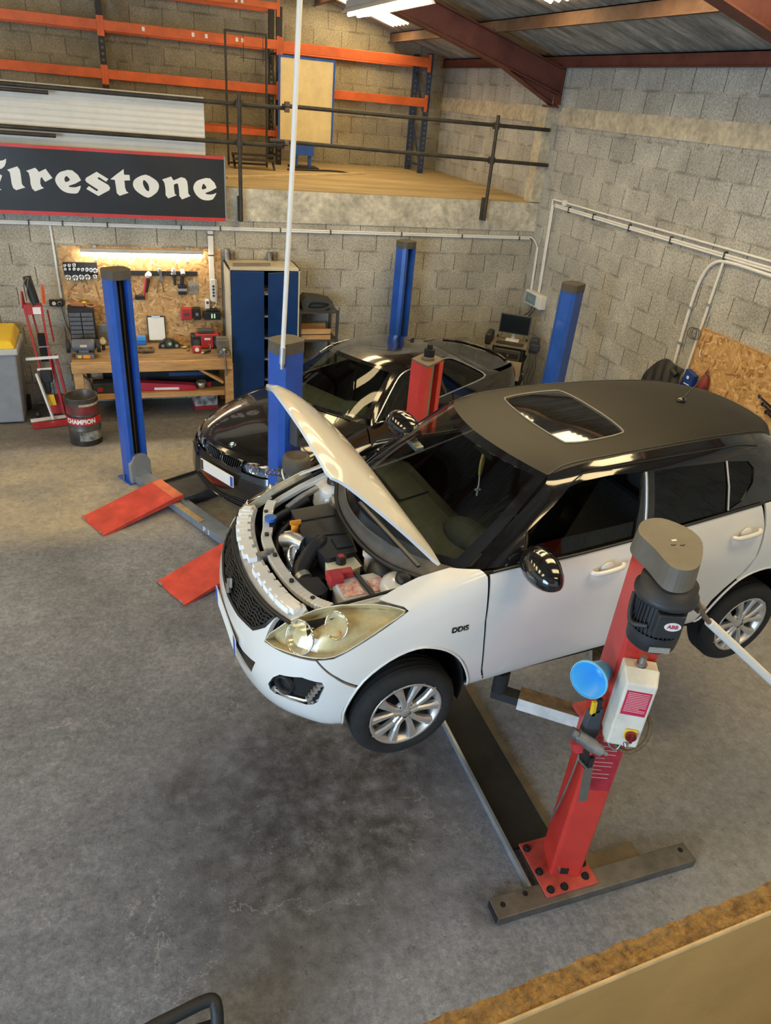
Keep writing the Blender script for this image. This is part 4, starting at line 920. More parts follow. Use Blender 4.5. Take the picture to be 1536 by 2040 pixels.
# ================================================================== BLACK COUPE ON THE BLUE LIFT
BLOW=[
 [(.12,0,.15),(.03,0,.17),(-.01,0,.30),(.0,0,.44),(.03,0,.56),(.07,0,.67),(.16,0,.725)],
 [(.14,.3,.15),(.06,.3,.17),(.02,.31,.30),(.03,.31,.44),(.06,.3,.56),(.10,.3,.675),(.19,.3,.735)],
 [(.22,.52,.15),(.14,.56,.17),(.09,.57,.30),(.10,.57,.44),(.13,.56,.57),(.19,.55,.69),(.27,.52,.755)],
 [(.34,.68,.16),(.28,.74,.18),(.23,.76,.30),(.235,.765,.44),(.27,.75,.58),(.34,.70,.715),(.42,.64,.775)],
 [(.42,.74,.17),(.43,.82,.19),(.43,.845,.31),(.43,.845,.45),(.45,.82,.60),(.52,.755,.755),(.56,.67,.805)],
 [(.72,.74,.20),(.72,.83,.22),(.72,.86,.33),(.72,.87,.48),(.72,.85,.65),(.74,.785,.81),(.76,.69,.85)],
 [(1.3,.74,.20),(1.3,.83,.22),(1.3,.86,.33),(1.3,.875,.50),(1.3,.865,.70),(1.3,.80,.885),(1.3,.70,.915)],
 [(2.0,.74,.20),(2.0,.83,.22),(2.0,.86,.33),(2.0,.878,.52),(2.0,.868,.73),(2.0,.80,.915),(2.0,.72,.93)],
 [(2.7,.74,.20),(2.7,.83,.22),(2.7,.86,.33),(2.7,.878,.53),(2.7,.868,.75),(2.7,.79,.94),(2.7,.70,.955)],
 [(3.1,.74,.20),(3.1,.83,.22),(3.1,.86,.33),(3.1,.878,.54),(3.1,.868,.76),(3.1,.78,.955),(3.1,.68,.98)],
 [(3.45,.74,.20),(3.45,.83,.22),(3.45,.86,.33),(3.45,.875,.54),(3.45,.86,.77),(3.45,.76,.965),(3.45,.66,.995)],
 [(3.95,.70,.20),(3.95,.79,.22),(3.95,.825,.33),(3.95,.84,.54),(3.95,.825,.77),(3.93,.73,.965),(3.93,.63,.985)],
 [(4.25,.60,.24),(4.32,.68,.26),(4.36,.72,.36),(4.38,.73,.54),(4.38,.72,.78),(4.34,.665,.965),(4.28,.56,.985)],
 [(4.3,.35,.26),(4.42,.38,.28),(4.46,.4,.38),(4.47,.4,.54),(4.46,.39,.78),(4.42,.37,.985),(4.34,.34,.995)],
 [(4.32,0,.26),(4.44,0,.28),(4.48,0,.38),(4.49,0,.54),(4.48,0,.78),(4.44,0,.99),(4.36,0,1.0)],
]
BHOOD=[sym([(.07,0,.67),(.10,.3,.675),(.19,.55,.69),(.34,.70,.715)]),
       sym([(.20,0,.745),(.23,.3,.75),(.32,.53,.765),(.52,.755,.755)]),
       sym([(.55,0,.845),(.56,.3,.845),(.60,.55,.84),(.74,.785,.81)]),
       sym([(.90,0,.915),(.91,.3,.915),(.95,.58,.895),(1.05,.80,.855)]),
       sym([(1.15,0,.955),(1.18,.3,.955),(1.28,.58,.93),(1.42,.80,.89)])]
BWS=[sym([(1.14,0,.965),(1.17,.3,.965),(1.28,.55,.95),(1.48,.70,.93)]),
     sym([(1.50,0,1.18),(1.52,.25,1.178),(1.61,.46,1.155),(1.74,.62,1.13)]),
     sym([(1.88,0,1.352),(1.89,.2,1.35),(1.94,.38,1.335),(2.03,.53,1.30)])]
BROOF=[sym([(1.88,0,1.352),(1.89,.2,1.35),(1.94,.38,1.335),(2.03,.53,1.30)]),
     sym([(2.2,0,1.382),(2.2,.2,1.38),(2.22,.38,1.365),(2.25,.535,1.325)]),
     sym([(2.6,0,1.385),(2.6,.2,1.383),(2.6,.37,1.368),(2.6,.53,1.325)]),
     sym([(2.9,0,1.365),(2.9,.19,1.363),(2.9,.36,1.348),(2.9,.515,1.305)]),
     sym([(3.12,0,1.33),(3.12,.18,1.328),(3.11,.34,1.313),(3.1,.495,1.27)])]
BREAR=[sym([(3.12,0,1.33),(3.12,.18,1.328),(3.11,.34,1.313),(3.1,.495,1.27)]),
     sym([(3.5,0,1.18),(3.49,.19,1.178),(3.46,.37,1.165),(3.42,.545,1.13)]),
     sym([(3.83,0,1.01),(3.82,.2,1.01),(3.79,.40,1.005),(3.74,.59,.995)]),
     sym([(4.1,0,1.005),(4.1,.2,1.005),(4.08,.42,1.0),(4.03,.63,.985)]),
     sym([(4.44,0,1.03),(4.43,.2,1.03),(4.42,.38,1.01),(4.34,.60,.985)])]
BSIDE=[ [(1.40,.80,.89),(1.44,.75,.91),(1.46,.72,.92),(1.48,.70,.93)],
        [(1.55,.80,.897),(1.62,.72,.99),(1.69,.66,1.07),(1.74,.62,1.13)],
        [(1.8,.80,.905),(1.88,.71,1.06),(1.97,.61,1.22),(2.03,.53,1.30)],
        [(2.1,.80,.918),(2.15,.715,1.08),(2.22,.61,1.26),(2.25,.535,1.325)],
        [(2.6,.79,.938),(2.6,.705,1.09),(2.6,.60,1.265),(2.6,.53,1.325)],
        [(2.95,.785,.95),(2.93,.695,1.09),(2.9,.585,1.25),(2.9,.515,1.305)],
        [(3.25,.77,.96),(3.2,.68,1.08),(3.13,.565,1.22),(3.1,.495,1.27)],
        [(3.6,.75,.967),(3.54,.675,1.03),(3.48,.60,1.1),(3.42,.545,1.13)],
        [(3.95,.73,.965),(3.9,.68,.985),(3.82,.63,.995),(3.74,.59,.995)] ]
BSIDE=[[(u,-v,w) for u,v,w in r] for r in BSIDE]

m_bpaint = mat('black car paint', (0.0045,0.0042,0.004), 0.16, var=0.1, coat=1.0)
m_bgls = glass('coupe glass', (0.45,0.50,0.45))
m_bdash = mat('grey green dashboard', (0.10,0.105,0.085), 0.7, var=0.15)
BL = wrap(BLOW)
coupe = thing('black_coupe', 'glossy black two-door coupe parked on the blue four post lift', 'car', (-5.222,-3.531,0.10), 0.515)
def bp_(name, loops, material, par=None, **k): return BL.mesh([sh(l) for l in loops], **k).build(name, material, par or coupe)
BFA = [(4.44,-.3),(4.46,0.8),(4.58,1.8),(4.75,2.6),(4.95,2.95),(5.15,2.95),(5.36,2.6),(5.5,1.8),(5.56,0.8),(5.57,-.3)]
BRA = [(9.3,-.3),(9.33,0.8),(9.5,1.8),(9.72,2.6),(9.95,2.95),(10.15,2.95),(10.38,2.6),(10.58,1.8),(10.66,0.8),(10.67,-.3)]
KID = smooth_loop([(.10,5.02),(.55,5.10),(.90,4.98),(.92,4.6),(.80,4.30),(.40,4.22),(.10,4.30),(.06,4.65)],2)
BHD = [(1.05,5.20),(1.5,5.22),(2.0,5.12),(2.45,5.02),(2.9,5.05),(3.35,5.0),(3.3,4.75),(2.9,4.45),(2.3,4.20),(1.7,4.18),(1.15,4.25),(1.0,4.6)]
half = [(4.42,0.05),(4.44,0.8),(4.56,1.8),(4.73,2.6),(4.2,3.3),(3.6,3.9),(2.3,4.08),(1.7,4.06),(1.05,4.12),(.97,4.2),(.95,5.12)]
bl_ = half+[(.5,5.2),(0,5.16),(-.5,5.2)]+neg(half)[::-1]+[(-2,0.05),(0,0.05),(2,0.05)]
INT = [(-1.9,2.0),(-1.6,1.1),(0,1.0),(1.6,1.1),(1.9,2.0),(0,1.9)]
bp_('front_bumper', [bl_, KID, neg(KID), INT], m_bpaint, thick=0.03)
bf = [(4.75,2.65),(4.97,3.0),(5.15,3.0),(5.38,2.65),(5.52,1.8),(5.58,.8),(5.59,.05),(6.05,.05),(6.05,5.05),(5.5,5.2),(4.9,5.25),(4.2,5.25),(3.5,5.2),(3.1,5.15),(3.4,5.02),(3.36,4.72),(2.92,4.40),(2.4,4.16),(3.6,3.96),(4.22,3.36)]
bd_ = [(6.08,1.0),(6.08,5.05),(7.0,5.05),(8.25,5.05),(8.3,3.0),(8.2,1.0)]
bs_ = [(6.08,.05),(6.08,.94),(8.2,.94),(9.2,.94),(9.2,.05)]
bq = [(8.28,5.05),(14,5.05),(14,.05),(10.68,.05),(10.60,1.8),(10.40,2.62),(10.15,3.0),(9.95,3.0),(9.70,2.62),(9.48,1.8),(9.31,.97),(8.23,.97),(8.33,3.0)]
bdk = [(0.0,1.0),(0,5.0),(1,5.1),(3.3,5.1),(6,5.1),(14,5.0),(14,.05),(10.7,.05),(10.62,1.8),(10.4,2.65),(10.15,3.03),(9.95,3.03),(9.7,2.65),(9.48,1.8),(9.3,.05),(5.6,.05),(5.52,1.8),(5.38,2.65),(5.15,3.03),(4.95,3.03),(4.73,2.65),(4.55,1.8),(4.42,.05),(2,1.0)]
BD = []
for s_ in (lambda l: l, neg):
    bp_('front_fender', [s_(bf)], m_bpaint); BD.append(bp_('door', [s_(bd_)], m_bpaint)); bp_('sill', [s_(bs_)], m_bpaint); bp_('rear_quarter', [s_(bq)], m_bpaint)
    bp_('inner_shell', [s_(bdk)], m_dark, lift=-0.06, thick=0)
BHP = Patch(BHOOD)
BHP.mesh([[(0.12,0.12),(0.12,5.88),(1,6.0),(4,6.0),(4,0),(1,0)]], du=0.2, dv=0.25, thick=0.015).build('bonnet', m_bpaint, coupe)
# kidneys
for mir in (1,-1):
    k_ = MB(); k_.tube([BL.pt(i*mir+14, j, 0.004) for i, j in KID], 0.008, 6, True); kd = k_.build('kidney_grille', m_gblk, coupe)
    q = MB()
    for i in np.linspace(.17,.84,8): q.bar(BL.pt(i*mir+14, 4.34, 0.0), BL.pt(i*mir+14, 4.98, 0.0), 0.010, 0.022)
    q.build('grille_slats', m_gblk, kd)
    h = bp_('headlight', [[(i*mir, j) for i, j in BHD]], mat('headlight inside', (0.16,0.18,0.22), 0.12, 0.6, var=0.3, scale=9), lift=-0.03, thick=0)
    BL.mesh([sh([(i*mir, j) for i, j in BHD])], thick=0, lift=-0.002).build('lens', glass('clear headlight lens', (0.85,0.88,0.92)), h)
    for ci, cj, r in ((1.45,4.68,.055),(2.2,4.62,.06)):
        q = MB(); n_ = Vector((-0.9,-0.35*mir,0.1)).normalized(); x_ = n_.orthogonal().normalized(); y_ = n_.cross(x_); Mq = Matrix((x_,y_,n_)).transposed().to_4x4(); Mq.translation = BL.pt(ci*mir+14,cj,-.025)
        q.lathe([(0,-.01),(r*.6,-.006),(r*.95,.012),(r*1.05,.014)],18,Mq); q.build('lamp_ring', m_chrome, h)
    q = MB(); q.tube([BL.pt(i*mir+14,j,0.004) for i, j in ((1.5,3.62),(2.6,3.55),(3.6,3.5),(4.1,3.35))], 0.010, 6); q.build('bumper_strip', m_blk, coupe)
    for wx in (0.72,3.45):
        wheel(coupe, wx, -0.735*mir, 0.315, -mir, 0.315, 0.225, 0.215)
        q = MB(); n = 18; pts = [(wx+0.345*math.cos(t), 0.325+0.345*math.sin(t)) for t in np.linspace(-0.3,PI+.3,n)]
        vs = [(x,-.80*mir,z) for x,z in pts]+[(x,-.45*mir,z) for x,z in pts]; q.add(vs,[(k,k+1,n+k+1,n+k) for k in range(n-1)],True); q.build('arch_liner', m_dark, coupe)
q = MB()
for j in (1.25,1.5,1.75): q.tube([BL.pt(i+14,j,-.012) for i in np.linspace(-1.7,1.7,20)],0.009,5)
q.build('lower_grille', m_blk, coupe)
bp_('intake_back', [INT], m_dark, lift=-.04, thick=0)
bp_('kidney_back', [[(-1,4.15),(1,4.15),(1,5.1),(-1,5.1)]], m_dark, lift=-.03, thick=0)
Mp = Matrix(((0,0,-1,-0.022),(-1,0,0,0),(0,1,0,0.475),(0,0,0,1)))
q = MB(); q.prism([(-.27,-.062),(.27,-.062),(.27,.062),(-.27,.062)],-.010,0,Mp); bpl = q.build('number_plate', m_plateW, coupe, label='white number plate, blanked out')
for a in (-.27,.222):
    q = MB(); q.prism([(a+.004,-.056),(a+.044,-.056),(a+.044,.056),(a+.004,.056)],0,.002,Mp); q.build('plate_band', m_plateB if a > 0 else m_gblk, bpl)
# roundel : quartered disc
c_ = BHP.pt(0.93,3.0,0.0); n_ = Vector(BHP.nrm(0.93,3.0)[0]); y_ = Vector((1,0,0)); y_ = (y_-n_*y_.dot(n_)).normalized(); x_ = y_.cross(n_); Mr = Matrix((x_,y_,n_)).transposed().to_4x4(); Mr.translation = c_
q = MB(); q.cyl(Mr @ Vector((0,0,-.006)), Mr @ Vector((0,0,.004)), .043, n=28); ro = q.build('bonnet_badge', m_chrome, coupe)
q = MB(); q.cyl(Mr @ Vector((0,0,.003)), Mr @ Vector((0,0,.0055)), .039, n=28); q.build('badge_ring', m_gblk, ro)
for k in range(4):
    q = MB(); q.prism([(0,0)]+[(.026*math.cos(t),.026*math.sin(t)) for t in np.linspace(k*PI/2,(k+1)*PI/2,8)],.005,.007,Mr); q.build('badge_quarter', m_plateW if k%2 else mat('pale blue enamel',(0.10,0.35,0.65),0.3), ro)
# glasshouse
BWP = Patch(BWS); BRP = Patch(BROOF); BRR = Patch(BREAR); BSP = Patch(BSIDE)
BWP.mesh([[(0.03,.06),(.03,5.94),(1.97,5.94),(1.97,.06)]], thick=0).build('windscreen', m_bgls, coupe)
BWP.mesh([[(0,0),(0,6),(2.02,6),(2.02,0)],[(.12,.22),(.08,3),(.12,5.78),(1.9,5.76),(1.88,3),(1.9,.24)]], thick=.004, lift=.002).build('windscreen_border', m_gblk, coupe)
BRP.mesh([[(0,0),(4,0),(4,6),(0,6)]], du=.2, dv=.25, thick=.01).build('roof', m_bpaint, coupe)
BRR.mesh([[(0,0),(2.02,0),(2.02,6),(0,6)],[(.1,.5),(1.85,.5),(1.85,5.5),(.1,5.5)]], thick=.006).build('rear_screen_border', m_gblk, coupe)
BRR.mesh([[(.1,.5),(1.85,.5),(1.85,5.5),(.1,5.5)]], thick=0).build('rear_window', m_tint, coupe)
BRR.mesh([[(2.05,-.1),(4,-.1),(4,6.1),(2.05,6.1)]], thick=.01).build('boot_lid', m_bpaint, coupe)
q = MB(); q.tube([BRR.pt(3.93+.02*math.sin(j), j, .012) for j in np.linspace(.3,5.7,20)], .016, 8); q.build('boot_spoiler', m_bpaint, coupe)
q = MB(); q.cbox((2.95,0,1.372),(.09,.025,.03)); q.build('roof_aerial', m_gblk, coupe, .008)
BSW = [(.62,.10),(1.05,.85),(1.5,1.45),(2.15,2.02),(2.9,2.36),(4,2.55),(5.2,2.5),(6.0,2.3),(6.6,1.95),(7.0,1.35),(7.1,.75),(6.85,.10),(5,.06),(3,.06)]
for mir in (None, True):
    BSP.mesh([[(0,0),(8,0),(8,3),(0,3)], BSW], thick=.012, mirror=mir).build('pillar_panel', m_bpaint, coupe)
    BSP.mesh([BSW], thick=0, lift=-.008, mirror=mir).build('side_window', m_bgls, coupe)
    def sb(i,j,o):
        p = BSP.pt(i,j,o); return Vector((p.x, -p.y if mir else p.y, p.z))
    q = MB(); q.tube([sb(i,j,.003) for i, j in smooth_loop(BSW,3)], .010, 6, True); q.build('window_trim', m_chrome, coupe, label='bright trim line around the side window')
    q = MB(); q.bar(sb(4.35,.05,-.004), sb(4.3,2.55,-.004), .05, .01, (0,1,0)); q.build('pillar', m_gblk, coupe)
    s_ = 1 if mir else -1
    mr = MB(); mr.ball((0,0,0),.065,.115,.075,18,12)
    for k, p in enumerate(mr.v): mr.v[k] = (min(p[0],.03), p[1], p[2])
    mo = mr.build('door_mirror', m_bpaint, coupe); mo.location = (1.66, s_*.96, .98)
    q = MB(); q.bar((0,-.16*s_,-.05),(0,-.06*s_,-.03),.05,.03); q.build('mirror_arm', m_blk, mo, .006)
    q = MB(); q.tube([(2.62,s_*.87,.80),(2.66,s_*.892,.802),(2.78,s_*.892,.808),(2.82,s_*.87,.81)],.012,8); q.build('door_handle', m_bpaint, BD[0 if s_ < 0 else 1])
    q = BL.mesh([sh([(i*(-s_), j) for i, j in ((11.9,4.7),(12.6,4.7),(12.9,4.6),(12.9,3.9),(12.3,3.9),(11.9,4.2))])], lift=.004, thick=.004).build('tail_lamp', mat('red tail lamp', (0.30,0.02,0.02), 0.2, coat=.6), coupe)
# inside
q = MB(); q.box(.9,3.6,-.70,.70,.18,.24); q.build('floor_pan', m_dark, coupe)
q = MB(); q.prism([(1.25,.6),(1.25,.905),(1.45,.93),(1.72,.90),(1.80,.78),(1.74,.6)],-.66,.66,Matrix(((1,0,0,0),(0,0,-1,0),(0,1,0,0),(0,0,0,1)))); bds = q.build('dashboard', m_bdash, coupe, .03)
q = MB(); q.ball((1.60,-.37,.90),.15,.20,.075); q.build('instrument_hood', m_bdash, bds)
q = MB(); Ms = T(1.92,-.37,.84) @ RY(math.radians(-64)); q.tube([Ms @ Vector((.185*math.cos(t),.185*math.sin(t),0)) for t in np.linspace(0,2*PI,29)[:-1]],.016,8,True); q.bar(Ms @ Vector((0,-.17,0)),Ms @ Vector((0,.17,0)),.05,.02); q.build('steering_wheel', m_blk, coupe)
for s_ in (-1,1):
    q = MB(); q.box(2.05,2.5,s_*.37-.24,s_*.37+.24,.35,.52); f_ = q.build('front_seat', m_seat, coupe, .05)
    q = MB(); q.prism([(2.42,.46),(2.58,.46),(2.80,1.02),(2.68,1.04)], s_*.37-.23, s_*.37+.23, Matrix(((1,0,0,0),(0,0,1,0),(0,1,0,0),(0,0,0,1)))); q.build('seat_back', m_seat, f_, .04)
    q = MB(); q.cbox((2.80,s_*.37,1.12),(.09,.24,.16)); q.build('headrest', m_seat, f_, .03)
q = MB(); q.box(3.0,3.35,-.6,.6,.42,.56); q.box(3.28,3.42,-.6,.6,.5,1.0); q.build('rear_seat', m_seat, coupe, .05)
q = MB(); q.cbox((1.98,0,1.20),(.03,.22,.06)); q.build('rear_view_mirror', m_blk, coupe, .01)
q = MB(); q.bar((1.30,-.6,.955),(1.12,0.05,.985),.02,.012); q.bar((1.16,.05,.985),(1.26,.62,.965),.02,.012); q.build('wiper', m_blk, coupe)

# ================================================================== RED TWO POST LIFT
m_red = mat('red lift paint', (0.52,0.035,0.025), 0.38, var=0.12, scale=5, coat=0.25)
m_redw = mat('worn red lift paint', (0.42,0.06,0.045), 0.6, var=0.3, scale=7)
m_gal = mat('galvanised angle', (0.50,0.53,0.56), 0.4, 0.7, var=0.2)
m_tubeS = mat('oily box section', (0.15,0.14,0.125), 0.5, 0.6, var=0.35, scale=6)
m_brn = mat('brown floor plate', (0.15,0.115,0.065), 0.6, 0.3, var=0.3)
m_rubm = mat('black floor plate', (0.013,0.014,0.015), 0.6, var=0.3, scale=10, bump=0.2)
m_motor = mat('black motor housing', (0.025,0.027,0.03), 0.5, var=0.2)
m_cover = mat('dusty grey cover', (0.13,0.12,0.10), 0.6, var=0.15, scale=4, bump=0.1)
m_arm = mat('chipped white arm paint', (0.55,0.55,0.52), 0.5, var=0.2, scale=9)
m_armt = mat('rusty grime', (0.13,0.085,0.04), 0.85, var=0.5, scale=14)
m_box = mat('cream control box', (0.66,0.63,0.54), 0.45, var=0.12, scale=8)
m_lab = mat('crimson instruction label', (0.48,0.02,0.06), 0.4, var=0.1)
m_yel = mat('yellow plastic', (0.72,0.47,0.02), 0.4, var=0.08)
lift = thing('two_post_car_lift', 'red two post lift with motor on its column carrying the white hatchback', 'car lift', (-3.79,-8.06,0))
OX, OY = -3.79, -8.06
def L2(pts): return [(x-OX, y-OY) for x, y in pts]
def lmb(mb): mb.v = [(x-OX, y-OY, z) for x, y, z in mb.v]; return mb
c20, s20 = math.cos(math.radians(20)), math.sin(math.radians(20))
Bc = (-3.835,-8.134)
def cf(a, b_): return (Bc[0]+a*c20+b_*s20, Bc[1]-a*s20+b_*c20)
# bars on the floor
q = MB(); q.box(-4.262,-2.872,-8.288,-8.158,0,0.068)
base = lmb(q).build('base_beam', m_tubeS, lift, 0.004)
q = MB(); q.box(-4.266,-4.262,-8.278,-8.168,0.01,0.058); lmb(q).build('beam_end', m_dark, base)
for x, y in ((-4.20,-8.215),(-4.04,-8.19),(-2.93,-8.20)):
    q = MB(); q.cyl((x,y,0.066),(x,y,0.0695),0.017,n=14); lmb(q).build('bolt_hole', m_dark, base)
q = MB(); q.box(-3.70,-3.19,-8.157,-8.05,0,0.045); lmb(q).build('side_plate', m_brn, lift)
q = MB(); q.box(-3.975,-3.66,-7.88,-5.45,0,0.012); lmb(q).build('bridge_plate', m_rubm, lift)
q = MB(); q.box(-3.992,-3.972,-8.157,-5.45,0,0.05); lmb(q).build('edge_angle', m_gal, lift)
q = MB(); q.box(-3.66,-3.605,-7.88,-5.45,0,0.02); lmb(q).build('edge_strip', m_brn, lift)
q = MB(); q.box(-3.931,-3.576,-8.255,-7.895,0.068,0.084); bpz = lmb(q).build('base_plate', m_redw, lift, 0.003)
for x, y in ((-3.90,-7.94),(-3.90,-8.10),(-3.89,-8.22),(-3.80,-8.225),(-3.64,-8.20),(-3.61,-8.12),(-3.61,-7.95)):
    q = MB(); q.cyl((x,y,.084),(x,y,.108),.017,n=6); q.cyl((x,y,.084),(x,y,.090),.024,n=14); lmb(q).build('anchor_bolt', m_dark, bpz)
# near column
prof = [cf(0,0),cf(.165,0),cf(.175,.012),cf(.185,.20),cf(.15,.235),cf(.03,.235),cf(-.018,.20),cf(-.012,.012)]
q = MB(); q.prism(prof,.084,2.37); colm = lmb(q).build('column', m_red, lift, .006)
for a, z0, z1 in ((.045,.10,.155),(.075,1.69,1.79)):
    q = MB(); x0, y0 = cf(a,-.002); x1, y1 = cf(a+.05,-.002); q.add([(x0,y0,z0),(x1,y1,z0),(x1,y1,z1),(x0,y0,z1)],[(0,1,2,3)]); lmb(q).build('column_slot', m_dark, colm)
    q = MB(); q.bar((*cf(a-.012,-.006),z0+.02),(*cf(a-.012,-.006),z1-.005),.016,.012); lmb(q).build('slot_latch', m_steel, colm)
q = MB(); A_ = [cf(.012,-.0025),cf(.160,-.0025)]
q.add([(*A_[0],.86),(*A_[1],.86),(*A_[1],1.26),(*A_[0],1.26)],[(0,1,2,3)]); lmb(q).build('column_label', mat('faded crimson column label', (0.36,0.02,0.035), 0.45, var=0.25, scale=18), colm)
q = MB()
for k in range(9):
    z = 1.20-.03*k; w_ = .10 if k % 3 else .05
    q.add([(*cf(.03,-.004),z),(*cf(.03+w_,-.004),z),(*cf(.03+w_,-.004),z+.006),(*cf(.03,-.004),z+.006)],[(0,1,2,3)])
lmb(q).build('label_print', mat('pale pink print', (0.62,0.30,0.30), 0.5), colm)['kind'] = 'stuff'
q = MB(); q.tube(smooth_path([(-3.86,-8.02,.45),(-3.865,-8.06,.7),(-3.86,-8.08,1.0),(-3.83,-8.05,1.25)],6),.007,6); lmb(q).build('cable', m_steel, lift)
# far column : folded section with the screw slot
Lf, Ff, Rf, Kf = (-3.911,-5.235),(-3.848,-5.425),(-3.651,-5.267),(-3.735,-5.10)
lerp = lambda a, b_, t: (a[0]+(b_[0]-a[0])*t, a[1]+(b_[1]-a[1])*t)
ins = lambda p: (p[0]-.62*.10, p[1]+.78*.10)
mid = lerp(Lf,Ff,.5); s0 = lerp(Ff,Rf,.26); s1 = lerp(Ff,Rf,.74)
q = MB(); q.prism([Lf,(mid[0]+.018,mid[1]+.004),Ff,s0,ins(s0),ins(s1),s1,Rf,Kf],.02,2.31); c2 = lmb(q).build('column', m_red, lift, .003)
q = MB(); i0 = (s0[0]-.62*.06,s0[1]+.78*.06); i1 = (s1[0]-.62*.06,s1[1]+.78*.06); q.prism([i0,i1,(i1[0]-.01,i1[1]+.013),(i0[0]-.01,i0[1]+.013)],.1,2.30); lmb(q).build('screw_slot', m_dark, c2)
q = MB(); ci = lerp(lerp(s0,s1,.5),ins(lerp(s0,s1,.5)),.35); q.cyl((*ci,.1),(*ci,2.3),.02,n=12); lmb(q).build('lift_screw', m_steel, c2)
q = MB(); q.prism([Lf,Ff,Rf,Kf],2.31,2.325); q.cyl((-3.79,-5.27,2.325),(-3.79,-5.27,2.345),.05,n=18)
tp = lmb(q).build('top_plate', mat('dusty dark top plate', (0.12,0.095,0.07), 0.8, var=0.3), c2)
q = MB(); q.cyl((-3.775,-5.25,2.325),(-3.775,-5.25,2.40),.042,n=18); q.cyl((-3.775,-5.25,2.40),(-3.775,-5.25,2.435),.022,n=14); lmb(q).build('bearing_cap', m_dark, c2)
q = MB(); q.box(-3.95,-3.60,-5.45,-5.08,0.0,.02); lmb(q).build('base_plate', m_redw, lift)
# carriages and swing arms
for pts, nm in (([(-4.08,-7.58),(-3.67,-7.90)],'n'),([(-3.2,-7.25),(-3.62,-7.90)],'n'),([(-4.1,-5.9),(-3.75,-5.5)],'f'),([(-3.2,-6.1),(-3.68,-5.5)],'f')):
    (x0,y0),(x1,y1) = pts; z = 1.10
    tip = Vector((x0,y0,z)); root = Vector((x1,y1,z)); d = (root-tip).normalized()
    q = MB(); q.bar(tip+d*.10, root, .105, .085); am = lmb(q).build('swing_arm', m_arm, lift, .004)
    q = MB(); q.bar(tip+d*.10+Vector((0,0,.044)), root+Vector((0,0,.044)), .10, .006); lmb(q).build('arm_grime', m_armt, am)
    q = MB(); q.bar(tip-d*.06, tip+d*.14, .075, .055); lmb(q).build('arm_extension', m_rubm, am)
    q = MB(); pp = tip-d*.02; top_ = 1.262; q.cyl((pp.x,pp.y,1.12),(pp.x,pp.y,top_),.045,n=16); lmb(q).build('lift_pad', m_tyre, am)
    q = MB(); sd_ = d.cross(Vector((0,0,1)))*(1 if nm == 'n' else -1); e_ = tip+d*.28-sd_*.06 if nm == 'n' else tip+d*.28
    q.cyl(e_, e_-sd_*.03, .012, n=8); q.cbox(e_-Vector((0,0,.04)),(.07,.02,.05)); lmb(q).build('arm_stop', m_steel, am)
q = MB(); q.box(-3.76,-3.58,-7.99,-7.82,1.02,1.18); lmb(q).build('carriage', m_redw, lift)
q = MB(); q.box(-3.78,-3.62,-5.52,-5.40,1.02,1.18); lmb(q).build('carriage', m_redw, lift)
# motor under the belt cover
mx_, my_ = -3.855,-8.275
q = MB(); q.lathe([(0,2.03),(.085,2.03),(.108,2.05),(.112,2.10),(.112,2.13)],28,T(mx_,my_,0)); q.cyl((mx_,my_,2.11),(mx_,my_,2.30),.100,n=28)
q.lathe([(.10,2.285),(.13,2.29),(.135,2.30),(.135,2.32),(.12,2.33),(.12,2.37),(0,2.37)],28,T(mx_,my_,0)); mot = lmb(q).build('motor', m_motor, lift)
q = MB()
for k in range(36):
    a = 2*PI*k/36; q.bar((mx_+.098*math.cos(a),my_+.098*math.sin(a),2.13),(mx_+.098*math.cos(a),my_+.098*math.sin(a),2.29),.005,.024,(math.cos(a),math.sin(a),0))
f_ = lmb(q).build('cooling_fins', m_motor, mot)
f_['kind'] = 'stuff'
dM = Vector((-.35,-.94,0)); sM = Vector((.94,-.35,0))
q = MB(); cM = Vector((mx_,my_,2.215))+dM*.11; Mt = Matrix((sM,Vector((0,0,1)),-dM.cross(Vector((0,0,1))).cross(Vector((0,0,1))) if 0 else dM)).transposed().to_4x4(); Mt.translation = cM
q.cbox((0,0,0),(.115,.12,.04),Mt); tb = lmb(q).build('terminal_box', m_motor, mot, .006)
q = MB(); q.prism([(.036*math.cos(t),.022*math.sin(t)) for t in np.linspace(0,2*PI,25)[:-1]],.020,.0215,Mt @ T(.012,.005,0)); stk = lmb(q).build('oval_sticker', m_plateW, mot)
V_, F_ = text_geo('ABB', .026, .001); q = MB(); q.add([tuple(Mt @ T(.012,.005,.0222) @ Vector((x,y,0))) for x,y,_ in V_], F_); lmb(q).build('sticker_lettering', m_lab, stk)
q = MB(); Mu = Mt.copy(); Mu.translation = Vector((mx_,my_,2.075))+dM*.112; q.cbox((0,0,0),(.09,.03,.003),Mu); lmb(q).build('rating_plate', mat('dull aluminium plate',(0.5,0.49,0.46),0.4,0.5), mot)
q = MB(); q.tube(smooth_path([(-3.93,-8.18,2.25),(-3.965,-8.22,2.20),(-3.985,-8.27,2.16),(-3.95,-8.33,2.18)],5),.012,8); lmb(q).build('motor_cable', m_motor, mot)
cov = smooth_loop([(-3.873,-8.024),(-3.806,-7.980),(-3.717,-7.982),(-3.662,-8.054),(-3.646,-8.121),(-3.668,-8.20),(-3.761,-8.31),(-3.835,-8.365),(-3.90,-8.368),(-3.935,-8.325),(-3.918,-8.20),(-3.912,-8.09)],3)
cen = (-3.79,-8.16); big = [(cen[0]+(x-cen[0])*1.08, cen[1]+(y-cen[1])*1.05) for x, y in cov]
q = MB(); n = len(cov); vs = [(x,y,2.385) for x,y in big]+[(x,y,2.49) for x,y in cov]; q.add(vs,[(k,(k+1)%n,n+(k+1)%n,n+k) for k in range(n)],False)
q.add(vs[n:],[tuple(range(n))]); q.add(vs[:n],[tuple(reversed(range(n)))])
